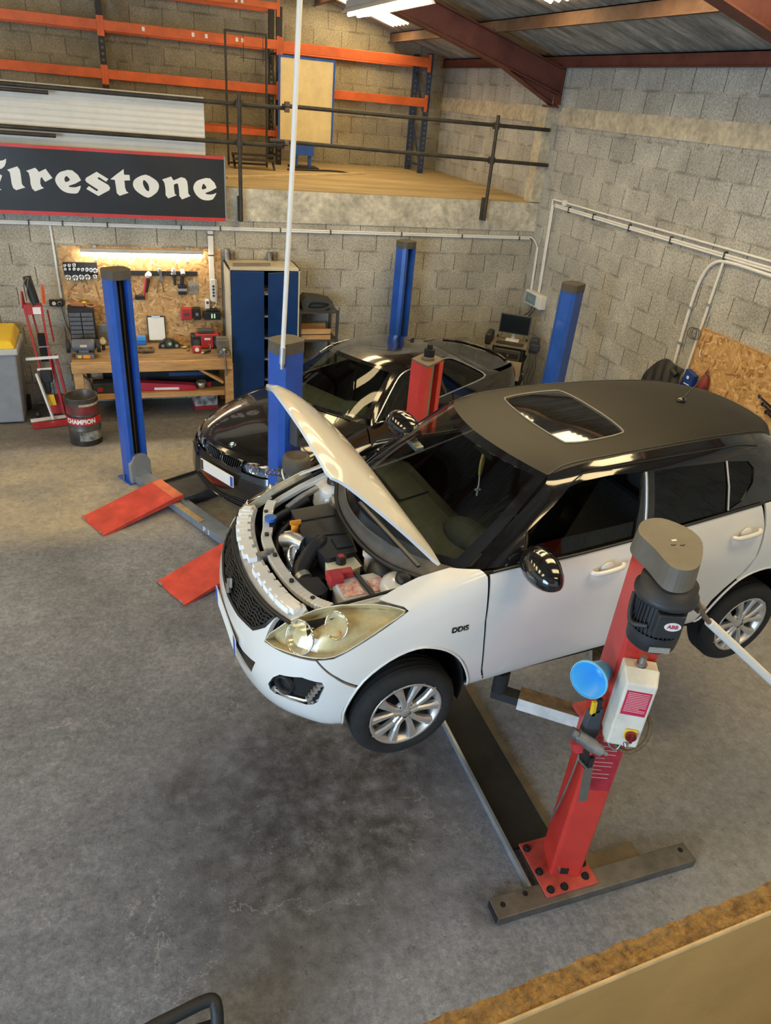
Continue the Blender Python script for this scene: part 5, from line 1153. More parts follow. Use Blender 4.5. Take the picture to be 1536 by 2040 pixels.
cv_ = lmb(q).build('belt_cover', m_cover, lift, .012, 3)
cv_.data.materials[0] = m_cover
q = MB(); q.box(-3.80,-3.775,-8.165,-8.155,2.491,2.4915); lmb(q).build('cover_sticker', m_plateW, cv_)
for x, y in ((-3.815,-8.19),(-3.775,-8.20)):
    q = MB(); q.tube([(x-.012,y,2.4905),(x,y-.006,2.4905),(x+.012,y,2.4905)],.0025,4); lmb(q).build('cover_scratch', m_dark, cv_)
# control box
Mb = T(-3.792,-8.232,0) @ rotz(math.radians(-28)); w2 = .08
q = MB(); q.box(-w2,w2,0,.075,1.36,1.81,Mb); cbx = lmb(q).build('control_box', m_box, lift, .008)
q = MB(); q.prism([(-.072,0),(-.028,0),(.0,.0),(.0,.0)][:2]+[(0,0)],0,0) if 0 else None
vs = [(-w2-.003,0,1.355),(w2+.003,0,1.355),(w2+.003,0,1.815),(-w2-.003,0,1.815),(-w2+.008,-.075,1.375),(w2-.008,-.075,1.375),(w2-.008,-.075,1.775),(-w2+.008,-.075,1.775)]
q.add(vs,[(0,1,5,4),(1,2,6,5),(2,3,7,6),(3,0,4,7),(4,5,6,7)],False,Mb); lid = lmb(q).build('box_lid', m_box, cbx, .008)
q = MB(); q.box(-.058,.058,-.0775,-.0752,1.585,1.735,Mb); lb_ = lmb(q).build('instruction_label', m_lab, lid)
q = MB()
for k in range(12): q.box(-.05,.05-(.03 if k in (9,) else 0),-.0785,-.0775,1.722-.0105*k,1.7255-.0105*k,Mb)
pr_ = lmb(q).build('label_print', mat('pale label print', (0.70,0.40,0.42), 0.5), lb_); pr_['kind'] = 'stuff'
q = MB(); q.box(-.01,.052,-.087,-.0752,1.435,1.497,Mb); swi = lmb(q).build('rotary_switch', m_yel, cbx, .006)
q = MB(); q.cyl(Mb @ Vector((.021,-.087,1.466)), Mb @ Vector((.021,-.105,1.466)),.027,n=20); q.box(.014,.028,-.118,-.10,1.442,1.490,Mb); lmb(q).build('switch_knob', mat('dark red knob',(0.16,0.008,0.008),0.4), swi)
q = MB(); q.cyl(Mb @ Vector((.012,-.079,1.405)), Mb @ Vector((.012,-.079,1.392)) + Vector((0,-.012,0)),.012,n=10); lmb(q).build('lock_bolt', m_steel, lid)
q = MB(); q.cyl(Mb @ Vector((0,.03,1.81)), Mb @ Vector((0,.03,1.825)),.026,n=16); q.cyl(Mb @ Vector((0,.03,1.825)), Mb @ Vector((0,.03,1.865)),.017,n=14); lmb(q).build('cable_gland', m_steel, cbx)
q = MB(); q.box(-.07,.075,-.02,.06,1.32,1.36,Mb); lmb(q).build('box_foot', m_box, cbx, .004)
q = MB(); q.tube(smooth_path([Mb @ Vector(p) for p in ((-.01,.0,1.36),(.0,-.02,1.31),(.07,-.02,1.29),(.13,.0,1.35),(.135,.02,1.45),(.09,.04,1.54))],6),.011,8); lmb(q).build('box_cable', m_armt, cbx)
q = MB(); q.tube(smooth_path([Mb @ Vector(p) for p in ((-.06,.0,1.36),(-.04,-.03,1.315),(.0,-.03,1.30),(.02,-.02,1.36))],5),.006,6); lmb(q).build('box_cable', m_steel, cbx)
# pipe running out from the motor
q = MB(); q.tube(smooth_path([(-3.74,-8.285,2.30),(-3.70,-8.30,2.26),(-3.62,-8.30,2.16),(-3.57,-8.30,2.11)],5),.012,8); q.cbox((-3.655,-8.30,2.20),(.04,.03,.025)); lmb(q).build('conduit_tail', mat('brown flexible conduit',(0.16,0.12,0.085),0.6), lift)
q = MB(); q.cyl((-3.57,-8.30,2.11),(-2.80,-8.30,1.47),.021,n=14); lmb(q).build('conduit_pipe', m_plateW, lift)

# tools and tub hung on the column
tub_ = thing('blue_tub', 'sky blue plastic tub stuck to the side of the red column', 'tub', (-3.945,-8.11,1.695))
q = MB(); Mk = RX(math.radians(58)) ; Mk = rotz(math.radians(-62)) @ RX(math.radians(80))
q.lathe([(.048,-.085),(.085,.06),(.090,.062),(.090,.068),(.083,.068),(.044,-.078),(0,-.078)],28,Mk); q.lathe([(.0,-.085),(.048,-.085)],28,Mk)
tb2 = q.build('tub_body', mat('sky blue plastic',(0.05,0.36,0.72),0.35,var=.05), tub_)
q = MB(); q.lathe([(.090,.055),(.096,.058),(.096,.068),(.090,.070)],28,Mk); q.build('tub_rim', mat('pale blue rim',(0.16,0.55,0.86),0.35), tub_)
iw = thing('impact_wrench', 'black and silver air impact wrench hooked on the red column below the tub', 'impact wrench', (-3.955,-8.215,1.33))
q = MB(); q.cyl((-.06,.03,.05),(.02,-.02,0),.036,n=16); q.cyl((-.085,.045,.065),(-.06,.03,.05),.028,n=14); q.build('hammer_case', m_steel, iw)
q = MB(); q.cyl((.02,-.02,0),(.055,-.04,-.02),.030,n=16); q.cyl((.055,-.04,-.02),(.085,-.055,-.035),.012,n=10); q.build('anvil', m_cast, iw)
q = MB(); q.bar((-.03,.0,.0),(.03,.0,-.16),.05,.045); q.build('grip', m_rubm, iw, .01)
q = MB(); q.cyl((-.055,.02,.02),(-.04,.01,-.03),.036,n=14); q.build('red_collar', m_redp, iw)
q = MB(); q.bar((-.05,-.02,-.07),(.0,-.04,-.13),.012,.008); q.build('trigger', m_steel, iw)
sc_ = thing('flat_scraper', 'flat grey steel scraper blade hanging under the impact wrench', 'scraper', (-3.905,-8.235,1.03))
q = MB(); q.prism([(-.045,.14),(.01,.14),(.045,-.13),(-.01,-.13)],-.002,.002,Matrix(((1,0,0,0),(0,0,-1,0),(0,1,0,0),(0,0,0,1)))); q.build('blade', mat('grey blade steel',(0.22,0.21,0.20),0.4,.6), sc_)
q = MB(); q.bar((-.02,0,.15),(-.02,0,.22),.03,.02); q.build('handle', m_rubm, sc_)
po = thing('tool_pouch', 'dark grey tool pouch with a yellow knife on the red column', 'pouch', (-3.922,-8.16,1.40))
q = MB(); q.prism([(-.035,.10),(.03,.13),(.045,-.06),(.02,-.13),(-.03,-.11),(-.045,-.02)],-.02,.02,Matrix(((1,0,0,0),(0,0,-1,0),(0,1,0,0),(0,0,0,1)))); q.build('pouch_body', mat('slate canvas',(0.05,0.055,0.065),0.8), po, .008)
q = MB(); q.bar((-.02,-.01,.08),(-.03,-.01,.18),.026,.02); q.build('knife_handle', m_yel, po, .005); q = MB(); q.bar((.0,-.01,.1),(.0,-.01,.19),.026,.02); q.build('pouch_clip', m_rubm, po, .004)

# ================================================================== BLUE FOUR POST LIFT
m_blue = mat('blue lift paint', (0.018,0.085,0.40), 0.35, var=0.15, scale=4, coat=0.2)
m_capg = mat('dusty grey post cap', (0.085,0.075,0.06), 0.7, var=0.2)
m_bgry = mat('blue grey crossbeam paint', (0.16,0.19,0.24), 0.5, var=0.2)
m_rmp = mat('scuffed red ramp', (0.50,0.055,0.035), 0.5, var=0.28, scale=5, detail=8)
fl4 = thing('four_post_car_lift', 'blue four post lift with red drive-on ramps under the black coupe', 'car lift', (-6.03,-2.40,0), 0.48)
OCT = [(-.125,-.06),(-.10,-.105),(-.055,-.105),(-.055,.02),(.055,.02),(.055,-.105),(.10,-.105),(.125,-.06),(.125,.06),(.085,.10),(-.085,.10),(-.125,.06)]
OC2 = [(-.125,-.06),(-.09,-.105),(.0,-.115),(.09,-.105),(.125,-.06),(.125,.06),(.085,.10),(-.085,.10),(-.125,.06)]
for px, py, fl_ in ((0,0,1),(0,-2.68,-1),(4.3,0,1),(4.28,-2.70,-1)):
    Mq = T(px,py,0) @ rotz(0 if fl_ > 0 else PI)
    q = MB(); q.prism(OCT,.012,2.27,Mq); ps = q.build('post', m_blue, fl4)
    q = MB(); q.prism([(x*1.04,y*1.04) for x,y in OC2],2.255,2.345,Mq); q.build('post_cap', m_capg, ps, .006)
    q = MB(); q.box(-.052,.052,-.03,.015,.02,2.25,Mq); q.build('post_slot', m_dark, ps)
    q = MB(); q.cyl(Mq @ Vector((0.01,-.04,.3)), Mq @ Vector((0.01,-.04,2.25)), .010, n=8); q.build('lift_cable', mat('dark wire rope',(0.06,0.045,0.02),0.6), ps)
    q = MB(); q.box(-.16,.16,-.14,.14,0,.012,Mq); q.build('foot_plate', m_blue, ps)
    for s_ in (-1,1):
        q = MB(); q.cyl(Mq @ Vector((s_*.14,.02,.012)), Mq @ Vector((s_*.14,.02,.07)), .012, n=8); q.build('anchor_bolt', m_steel, ps)
    sg2 = -1 if fl_ > 0 else 1
    q = MB(); q.prism([(-.12,.0),(.12,.0),(.12,.24),(.07,.33),(-.07,.33),(-.12,.24)],-.035,.035,T(px,py+sg2*.10,0) @ Matrix(((1,0,0,0),(0,0,-1,0),(0,1,0,0),(0,0,0,1)))); q.build('beam_end', mat('grey guide head',(0.24,0.26,0.27),0.5,.2), ps, .008)
for x in (0.0,4.29):
    q = MB(); q.box(x-.09,x+.09,-2.60,-.08,.015,.095); cb_ = q.build('crossbeam', m_bgry, fl4, .004)
    if x == 0.0:
        q = MB(); q.box(x-.088,x-.03,-1.42,-.96,.0955,.108); q.build('tan_pad', mat('tan dirty board',(0.36,0.26,0.13),0.8,var=.3), cb_)
        q = MB()
        for st_ in ([(-1.50,.085),(-1.50,.035)],[(-1.50,.083),(-1.54,.078)],[(-1.50,.06),(-1.535,.058)],[(-1.58,.08),(-1.60,.08),(-1.585,.06),(-1.605,.05),(-1.58,.035)]):
            q.tube([(-.0915,y,z) for y,z in st_],.0045,5)
        q.build('chalk_mark', m_plateW, cb_)['kind'] = 'stuff'
for y0, y1 in ((-.93,-.47),(-2.40,-1.94)):
    q = MB(); q.box(.05,4.25,y0,y1,.03,.10); q.box(.05,4.25,y0-.012,y0,.02,.13); q.box(.05,4.25,y1,y1+.012,.02,.13); q.build('runway', mat('dark runway steel',(0.06,0.062,0.066),0.55,.3,var=.25), fl4)
    q = MB()
    vs = [(-.89,y0,0),(-.89,y1,0),(-.06,y1,.135),(-.06,y0,.135),(.03,y1,.16),(.03,y0,.16),(-.89,y0,.012),(-.89,y1,.012),(-.06,y0,.15),(-.06,y1,.15),(.03,y0,.172),(.03,y1,.172)]
    q.add([(-.89,y0,.012),(-.89,y1,.012),(-.08,y1,.158),(-.08,y0,.158),(.04,y1,.166),(.04,y0,.166)],[(0,3,2,1),(3,5,4,2)])
    q.add([(-.89,y0,0),(-.89,y0,.012),(-.08,y0,.158),(.04,y0,.166),(.04,y0,.12),(-.08,y0,.10),(-.80,y0,0)],[(0,6,5,4,3,2,1)])
    q.add([(-.89,y1,0),(-.89,y1,.012),(-.08,y1,.158),(.04,y1,.166),(.04,y1,.12),(-.08,y1,.10),(-.80,y1,0)],[(0,1,2,3,4,5,6)])
    q.add([(-.89,y0,0),(-.89,y1,0),(-.89,y1,.012),(-.89,y0,.012),(.04,y0,.12),(.04,y1,.12),(.04,y1,.166),(.04,y0,.166),(-.80,y0,0),(-.80,y1,0)],[(0,3,2,1),(4,5,6,7),(0,1,9,8),(8,9,5,4)])
    rp_ = q.build('ramp', m_rmp, fl4, .006)
    for y in (y0+.06,y1-.06):
        q = MB(); q.cbox((-.885,y,.012),(.02,.05,.018)); q.build('ramp_hinge', m_steel, rp_, .003)
    if y1 > -1:
        q = MB(); q.add([(-.075,y0+.01,.1605),(.038,y0+.01,.168),(.038,y1-.01,.168),(-.075,y1-.01,.1605)],[(0,1,2,3)]); q.build('worn_edge', mat('faded orange ramp edge',(0.62,0.16,0.07),0.6,var=.25), rp_)
# pump unit on the front near post
PX, PY = -.075, -2.92
q = MB(); q.cyl((PX,PY,1.13),(PX,PY,1.34),.098,n=24); q.box(PX-.07,PX+.07,PY,PY+.16,1.15,1.30); pu = q.build('pump_motor', mat('grey pump motor',(0.10,0.10,0.095),0.5,var=.2), fl4)
q = MB(); q.lathe([(.107,1.32),(.117,1.34),(.117,1.43),(.10,1.455),(.078,1.46),(.074,1.448),(0,1.448)],24,T(PX,PY,0)); q.build('fan_cowl', m_capg, pu)
q = MB()
for k in range(20):
    a = 2*PI*k/20; q.bar((PX+.098*math.cos(a),PY+.098*math.sin(a),1.15),(PX+.098*math.cos(a),PY+.098*math.sin(a),1.31),.008,.022,(math.cos(a),math.sin(a),0))
q.build('cooling_fins', m_cast, pu)['kind'] = 'stuff'
q = MB(); q.box(PX-.19,PX-.085,PY-.05,PY+.04,1.13,1.25); q.build('junction_box', m_bgry, pu, .008)
q = MB(); q.box(-.045,.13,-2.88,-2.785,1.50,1.72); cpn = q.build('control_panel', mat('dark control panel',(0.05,0.055,0.06),0.5), fl4, .008)
q = MB(); q.cyl((.0,-2.88,1.60),(.0,-2.895,1.60),.022,n=12); q.build('panel_button', m_clip if 'm_clip' in globals() else m_dark, cpn)
q = MB(); q.tube(smooth_path([(-.17,-2.95,1.2),(-.20,-2.93,1.26),(-.19,-2.88,1.32),(-.12,-2.82,1.34)],5),.008,8); q.build('pump_hose', m_plateW, pu)
q = MB(); q.cyl((-.21,-2.80,.98),(-.21,-2.80,1.12),.05,n=14); q.cyl((-.21,-2.80,1.12),(-.21,-2.80,1.15),.03,n=12); q.bar((-.21,-2.80,1.05),(-.08,-2.78,1.05),.03,.03); q.build('valve', m_cast, fl4)
q = MB(); q.bar((-.17,-2.85,1.10),(-.02,-2.83,1.16),.05,.05); q.cyl((-.12,-2.85,1.13),(-.12,-2.92,1.13),.035,n=12); q.build('blue_bracket', mat('bright blue clamp',(0.03,0.18,0.70),0.35), fl4, .006)
for k in range(4):
    q = MB(); q.tube([(-.15-.045*k+.025*math.cos(t),-2.82,1.27+.02*k+.025*math.sin(t)) for t in np.linspace(0,2*PI,13)[:-1]],.006,6,True); q.build('chain_link', m_steel, fl4)

# ================================================================== MEZZANINE EDGE AND RACKING
m_scaf = mat('blackened scaffold tube', (0.055,0.047,0.038), 0.6, 0.4, var=0.35, scale=8)
m_rustc = mat('rusty coupler', (0.20,0.13,0.085), 0.7, 0.4, var=0.4, scale=20)
m_ora = mat('orange racking beam', (0.60,0.115,0.025), 0.5, var=0.2, scale=3)
m_rkb = mat('dark blue racking upright', (0.022,0.04,0.085), 0.55, var=0.3)
m_rkk = mat('blackened racking upright', (0.018,0.016,0.014), 0.6, var=0.3)
rail = thing('scaffold_railing', 'dark scaffold tube guard railing along the mezzanine edge', 'railing', (-4.44,-.03,2.6))
def wl(mb, o): mb.v = [(x-o.location.x, y-o.location.y, z-o.location.z) for x,y,z in mb.v]; return mb
for x0, x1, za, zb in ((-9,-3.80,3.82,3.812),(-9,-3.82,3.395,3.384),(-3.90,-.085,3.838,3.822),(-4.06,-.02,3.443,3.375)):
    y = -.03 if x0 == -9 else -.075
    q = MB(); q.cyl((x0,y,za),(x1,y,zb),.0245,n=14); wl(q,rail).build('rail_tube', m_scaf, rail)
for x0, x1, z in ((-9,-6.58,3.765),(-9,-6.56,3.33)):
    q = MB(); q.cyl((x0,-.08,z),(x1,-.08,z),.022,n=12); wl(q,rail).build('short_tube', m_scaf, rail)
for x, z0, z1 in ((-4.44,2.47,3.94),(-.93,2.60,3.95)):
    q = MB(); q.cyl((x,-.115,z0),(x,-.115,z1),.0245,n=14); wl(q,rail).build('post_tube', m_scaf, rail)
    q = MB(); q.box(x-.03,x+.03,-.10,-.012,z0,z0+.30); wl(q,rail).build('post_bracket', m_scaf, rail)
    for z in (3.82,3.39):
        q = MB(); q.cbox((x,-.09,z),(.075,.075,.085)); q.cyl((x-.05,-.1,z+.02),(x+.05,-.1,z+.02),.014,n=8); wl(q,rail).build('coupler', m_rustc if 0 else m_scaf, rail, .006)
for z in (3.83,3.40):
    for dz in (.03,-.035):
        q = MB(); q.cbox((-3.84,-.07,z+dz),(.055,.085,.055)); q.cyl((-3.84,-.12,z+dz),(-3.84,-.02,z+dz),.012,n=8); wl(q,rail).build('coupler', m_rustc, rail, .008)
# ribbed white sheet leaning behind the rails
sh_ = MB(); ys = []; n = 120
for k in range(n+1):
    z = 2.875+(3.852-2.875)*k/n; ys.append((.055-.004*math.sin(k*PI/4), z))
vs = [(-8.6,y,z) for y,z in ys]+[(-4.845,y,z) for y,z in ys]
sh_.add(vs,[(k,n+1+k,n+2+k,k+1) for k in range(n)],True); sh_.add([(x,y+.02,z) for x,y,z in vs],[(k,k+1,n+2+k,n+1+k) for k in range(n)],True)
sh_.box(-4.85,-4.845,.05,.075,2.875,3.85)
tag(sh_.build('ribbed_sheet', mat('white ribbed plastic',(0.70,0.67,0.60),0.5,var=.05)), 'white ribbed plastic sheet standing behind the scaffold railing above the banner', 'sheet')
# banner
ban = thing('banner', 'black tyre-maker banner with white lettering and red edges under the railing', 'banner', (-6.2,-.05,2.85))
def bz(x, t): return 2.468+(3.228-2.468)*t
def by(x, t): return -.145-.010*math.sin(x*2.1+3*t)-.014*math.sin(x*5+1+t*4)*t*t
def bmesh_(t0, t1, x0=-7.9, x1=-4.63, off=0.0):
    q = MB(); nx, nz = 60, 12; vs = [(x0+(x1-x0)*i/nx, by(x0+(x1-x0)*i/nx, t0+(t1-t0)*j/nz)-off, bz(0,t0+(t1-t0)*j/nz)) for j in range(nz+1) for i in range(nx+1)]
    q.add(vs,[(j*(nx+1)+i, j*(nx+1)+i+1, (j+1)*(nx+1)+i+1, (j+1)*(nx+1)+i) for j in range(nz) for i in range(nx)],True); return wl(q,ban)
bmesh_(0,1).build('banner_cloth', mat('black banner vinyl',(0.018,0.019,0.021),0.42,var=.12), ban)
for t0, t1 in ((0,.055),(.955,1.0)): bmesh_(t0,t1,off=.002).build('red_border', mat('banner red',(0.55,0.05,0.045),0.45), ban)
bmesh_(0,1,-4.645,-4.63,.003).build('grey_hem', mat('grey hem',(0.25,0.28,0.33),0.5), ban)
LET = {
'F':[[(-7.244,3.026),(-7.196,3.037),(-7.151,3.047),(-7.119,3.065),(-7.127,3.025),(-7.149,2.984),(-7.181,2.958),(-7.21,2.95),(-7.223,2.895),(-7.212,2.895),(-7.191,2.883),(-7.207,2.849),(-7.226,2.812),(-7.242,2.807),(-7.258,2.757),(-7.223,2.73),(-7.347,2.704),(-7.365,2.736),(-7.329,2.851),(-7.321,2.923),(-7.352,2.945),(-7.294,3.007)]],
'i':[[(-7.127,2.949),(-7.014,2.991),(-6.993,2.956),(-6.991,2.908),(-6.995,2.802),(-6.983,2.783),(-6.963,2.767),(-7.067,2.732),(-7.095,2.753),(-7.104,2.797),(-7.103,2.878),(-7.104,2.922)]],
'r':[[(-6.927,2.948),(-6.826,2.987),(-6.808,2.97),(-6.791,2.944),(-6.713,2.982),(-6.683,2.932),(-6.653,2.886),(-6.737,2.839),(-6.758,2.867),(-6.767,2.891),(-6.785,2.874),(-6.795,2.82),(-6.786,2.788),(-6.762,2.77),(-6.864,2.729),(-6.892,2.758),(-6.901,2.807),(-6.897,2.872),(-6.903,2.929)]],
'e':[[(-6.425,2.981),(-6.34,2.876),(-6.484,2.809),(-6.461,2.795),(-6.402,2.798),(-6.349,2.815),(-6.392,2.735),(-6.461,2.725),(-6.519,2.732),(-6.574,2.76),(-6.613,2.813),(-6.627,2.861),(-6.613,2.903),(-6.574,2.946),(-6.522,2.969)],[(-6.495,2.916),(-6.479,2.902),(-6.464,2.872),(-6.512,2.849),(-6.524,2.875),(-6.516,2.9)]],
's':[[(-6.156,2.979),(-6.03,2.906),(-6.059,2.874),(-6.129,2.919),(-6.148,2.918),(-6.15,2.903),(-6.038,2.84),(-6.02,2.811),(-6.032,2.781),(-6.163,2.71),(-6.293,2.784),(-6.259,2.817),(-6.184,2.767),(-6.167,2.766),(-6.161,2.782),(-6.28,2.858),(-6.294,2.882),(-6.279,2.908)]],
't':[[(-5.845,3.025),(-5.846,2.963),(-5.783,2.963),(-5.782,2.903),(-5.848,2.898),(-5.847,2.814),(-5.836,2.779),(-5.812,2.762),(-5.919,2.723),(-5.949,2.752),(-5.952,2.809),(-5.957,2.899),(-6.008,2.904),(-5.942,2.955)]],
'o':[[(-5.596,2.977),(-5.513,2.942),(-5.46,2.9),(-5.447,2.851),(-5.468,2.796),(-5.509,2.758),(-5.587,2.715),(-5.677,2.755),(-5.733,2.802),(-5.753,2.854),(-5.738,2.904),(-5.689,2.942)],[(-5.62,2.917),(-5.583,2.885),(-5.566,2.841),(-5.572,2.791),(-5.603,2.803),(-5.63,2.851),(-5.634,2.891)]],
'n':[[(-5.404,2.932),(-5.296,2.97),(-5.269,2.927),(-5.173,2.969),(-5.126,2.956),(-5.104,2.921),(-5.099,2.849),(-5.099,2.785),(-5.075,2.756),(-5.179,2.713),(-5.21,2.753),(-5.21,2.826),(-5.218,2.889),(-5.235,2.895),(-5.269,2.879),(-5.268,2.823),(-5.263,2.773),(-5.241,2.759),(-5.346,2.717),(-5.375,2.755),(-5.373,2.836),(-5.381,2.899)]],
'e2':[[(-4.822,2.97),(-4.745,2.866),(-4.888,2.799),(-4.844,2.783),(-4.785,2.79),(-4.75,2.805),(-4.797,2.729),(-4.877,2.713),(-4.945,2.727),(-5.001,2.771),(-5.032,2.834),(-5.027,2.88),(-4.994,2.927),(-4.925,2.958)],[(-4.903,2.906),(-4.869,2.858),(-4.922,2.839),(-4.929,2.857),(-4.92,2.885)]],
}
for k, lp in LET.items():
    V2, F2 = cdt([densify(smooth_loop(l,2) if k in 'oe2' else l,.03) for l in lp]); q = MB()
    q.add([(x, by(x,(z-2.468)/.76)-.004, z) for x,z in V2], F2); wl(q,ban).build('banner_letter', m_plateW, ban)
# pallet racking
rk = thing('pallet_racking', 'orange and dark blue pallet racking standing on the mezzanine', 'racking', (-3.2,3.7,2.872))
for x, m_ in ((-9.2,m_rkk),(-5.96,m_rkk),(-3.27,m_rkk),(-.64,m_rkb)):
    for y in (3.38,4.06):
        q = MB(); q.box(x-.045,x+.045,y-.035,y+.035,2.872,5.12 if x < -1 else 4.74); up_ = wl(q,rk).build('upright', m_, rk)
        if x > -6:
            q = MB()
            for k in range(22): q.box(x-.018,x+.018,y-.0365,y-.035,2.95+.08*k,2.985+.08*k)
            wl(q,rk).build('upright_holes', mat('pale hole edges',(0.10,0.11,0.12),0.6), up_)['kind'] = 'stuff'
    for z in (3.0,3.75,4.5):
        q = MB(); q.bar((x,3.41,z),(x,4.03,z+.0),.03,.03); q.bar((x,3.41,z),(x,4.03,z+.7 if z < 4.2 else z+.18),.028,.028); wl(q,rk).build('frame_brace', m_, rk)
bays = ((-9.2,-5.96),(-5.96,-3.27),(-3.27,-.64))
for bi, (x0, x1) in enumerate(bays):
    for z, h in (((4.61,.13),(3.985,.13),(3.345,.09)) if bi < 2 else ((4.60,.14),(4.0,.13)))+(((5.12,.09),) if bi < 2 else ()):
        for y in (3.33,4.11):
            q = MB(); q.box(x0+.05,x1-.05,y-.02,y+.02,z-h/2,z+h/2); bm_ = wl(q,rk).build('rack_beam', m_ora, rk, .004)
            if y < 4:
                for xe in (x0,x1):
                    q = MB(); q.box(xe-.05 if xe == x1 else xe+.0,xe+.0 if xe == x1 else xe+.05,3.315,3.345,z-.14,z+.12); wl(q,rk).build('beam_connector', m_ora, bm_, .003)
                if bi == 1 and z > 4.3:
                    for xs in (-5.35,-4.62,-4.42,-3.95,-3.86):
                        q = MB(); q.box(xs-.02,xs+.02,3.308,3.31,z-.02,z+.035); wl(q,rk).build('location_sticker', m_plateW, bm_)
# framed cream board on a blue foot
bo = thing('framed_board', 'cream board in a blue steel frame standing on the mezzanine', 'board', (-2.9,2.95,2.872))
Mo = Matrix.Identity(4)
q = MB(); q.box(-.43,.43,-.012,.012,.40,1.57); q.build('board_panel', mat('yellowed cream board',(0.66,0.53,0.28),0.6,var=.12,scale=4), bo)
q = MB()
for a in ((-.46,-.43,.37,1.60),(.43,.46,.37,1.60)): q.box(a[0],a[1],-.02,.02,a[2],a[3])
q.box(-.43,.43,-.02,.02,1.57,1.60); q.box(-.43,.43,-.02,.02,.37,.40); q.build('board_frame', m_blue, bo)
q = MB(); q.box(-.20,.14,-.06,.06,.20,.37); q.build('foot_bracket', m_blue, bo)
for x in (-.15,.08):
    q = MB(); q.bar((x,0,.03),(x,0,.22),.05,.05); q.build('foot_leg', m_blue, bo)
q = MB(); q.box(-.25,.2,-.2,.2,.0,.035); q.build('foot_plate', m_rkk, bo)
fr = thing('black_steel_frame', 'tall thin black steel frame leaning in front of the racking', 'stand', (-3.88,2.75,2.872))  # leaning metal frame
for p0, p1 in (((-.32,0,0),(-.32,.06,1.84)),((.30,0,0),(.30,.06,1.84)),((-.32,.06,1.83),(.30,.06,1.83)),((-.32,0,.04),(.30,0,.04))):
    q = MB(); q.bar(p0,p1,.03,.03,(0,1,0)); q.build('frame_bar', m_rkk, fr)
q = MB()
for k in range(4): q.tube([(-.05+.1*k,.05,1.80),(-.05+.1*k,.045,1.45)],.005,5) if k in (0,3) else None
q.tube([(-.10,.045,1.50),(.28,.045,1.50)],.005,5); q.build('wire_grid', m_rkk, fr)
st_ = thing('low_step', 'low black slatted step at the foot of the black frame', 'step', (-3.85,2.42,2.872))
for k in range(2):
    q = MB(); q.box(-.33,.33,-.14+.15*k,-.02+.15*k,.12+.06*k,.15+.06*k); q.build('tread', m_scaf, st_)
for x in (-.31,.31):
    q = MB(); q.bar((x,-.12,0),(x,.12,.20),.03,.03); q.build('side', m_rkk, st_)
q = MB(); q.bar((-4.48,.85,2.888),(-1.95,2.55,2.888),.045,.03); tag(q.build('batten', mat('pale planed wood',(0.66,0.52,0.30),0.6,var=.12,stretch=(1,1,1))), 'pale wooden batten lying on the mezzanine deck', 'batten')
q = MB(); q.tube(smooth_path([(-3.3,2.45,2.89),(-2.9,2.55,2.89),(-2.45,2.62,2.89),(-2.25,2.42,2.885)],5),.014,8); tag(q.build('bent_bar', m_rkk), 'bent black bar lying on the deck below the cream board', 'bar')
# hanging lamp
lp_ = thing('ceiling_tube_light', 'fluorescent tube light hanging from the roof beside the rafter', 'tube light', (-3.955,-4.05,4.60))
q = MB(); q.box(-.06,.06,-.80,.80,.03,.10); q.add([(-.11,-.8,.0),(-.06,-.8,.05),(-.06,.8,.05),(-.11,.8,.0),(.11,-.8,.0),(.06,-.8,.05),(.06,.8,.05),(.11,.8,.0)],[(0,1,2,3),(4,7,6,5)]); q.build('lamp_housing', mat('grey lamp housing',(0.28,0.27,0.25),0.5), lp_)
for x in (-.04,.04):
    q = MB(); q.cyl((x,-.76,.005),(x,.76,.005),.016,n=12); q.build('tube', emis('fluorescent tube',(1.0,0.93,0.72),22), lp_)
for y in (-.6,.6):
    q = MB(); q.cyl((0,y,.10),(0,y,1.15),.004,n=6); q.build('hanger_wire', m_steel, lp_)
# white feed pole down to the blue lift
q = MB(); q.tube([(-4.857,-4.93,2.205),(-4.80,-4.93,3.6),(-4.765,-4.93,4.7),(-4.75,-4.93,5.92)],.0175,12); po_ = tag(q.build('feed_pole', mat('white conduit',(0.72,0.71,0.68),0.4,var=.05)), 'white conduit pole dropping from the roof to the blue lift post', 'pole')
q = MB(); q.cyl((-4.857,-4.93,2.20),(-4.852,-4.93,2.33),.0225,n=12); q.cyl((-4.858,-4.93,2.16),(-4.857,-4.93,2.20),.016,n=10); q.build('pole_sleeve', m_gal, po_)

# ================================================================== BACK WALL : BENCH AND TOOLS
m_wood = mat('rough bench timber', (0.50,0.28,0.11), 0.75, var=0.3, scale=3, stretch=(1,5,5), detail=8)
m_top = mat('oily bench top', (0.26,0.165,0.075), 0.7, var=0.4, scale=2.5, stretch=(1,4,1), detail=8)
m_pvc = mat('white pvc conduit', (0.74,0.73,0.70), 0.4, var=0.04)
m_clip = mat('dark conduit clip', (0.06,0.06,0.06), 0.5)
ct = thing('conduit_run', 'white twin conduit run along the back wall with drops by the tool board', 'conduit', (-4.0,0,2.35))
q = MB()
for dz in (.012,-.012): q.cyl((-9,-.016,2.354+dz),(-.07,-.016,2.363+dz),.0125,n=10)
wl(q,ct).build('long_conduit', m_pvc, ct)
for x in (-7.0,-6.62,-6.1,-5.2,-4.7,-3.9,-3.2,-2.15,-1.2,-.25):
    q = MB(); q.box(x-.008,x+.008,-.036,-.002,2.33,2.386); wl(q,ct).build('conduit_clip', m_clip, ct)
q = MB(); q.cyl((-6.765,-.016,2.33),(-6.755,-.016,1.45),.014,n=10); wl(q,ct).build('drop_conduit', m_pvc, ct)
q = MB(); q.box(-4.868,-4.80,-.05,-.023,1.42,2.33); wl(q,ct).build('drop_trunking', m_pvc, ct, .004)
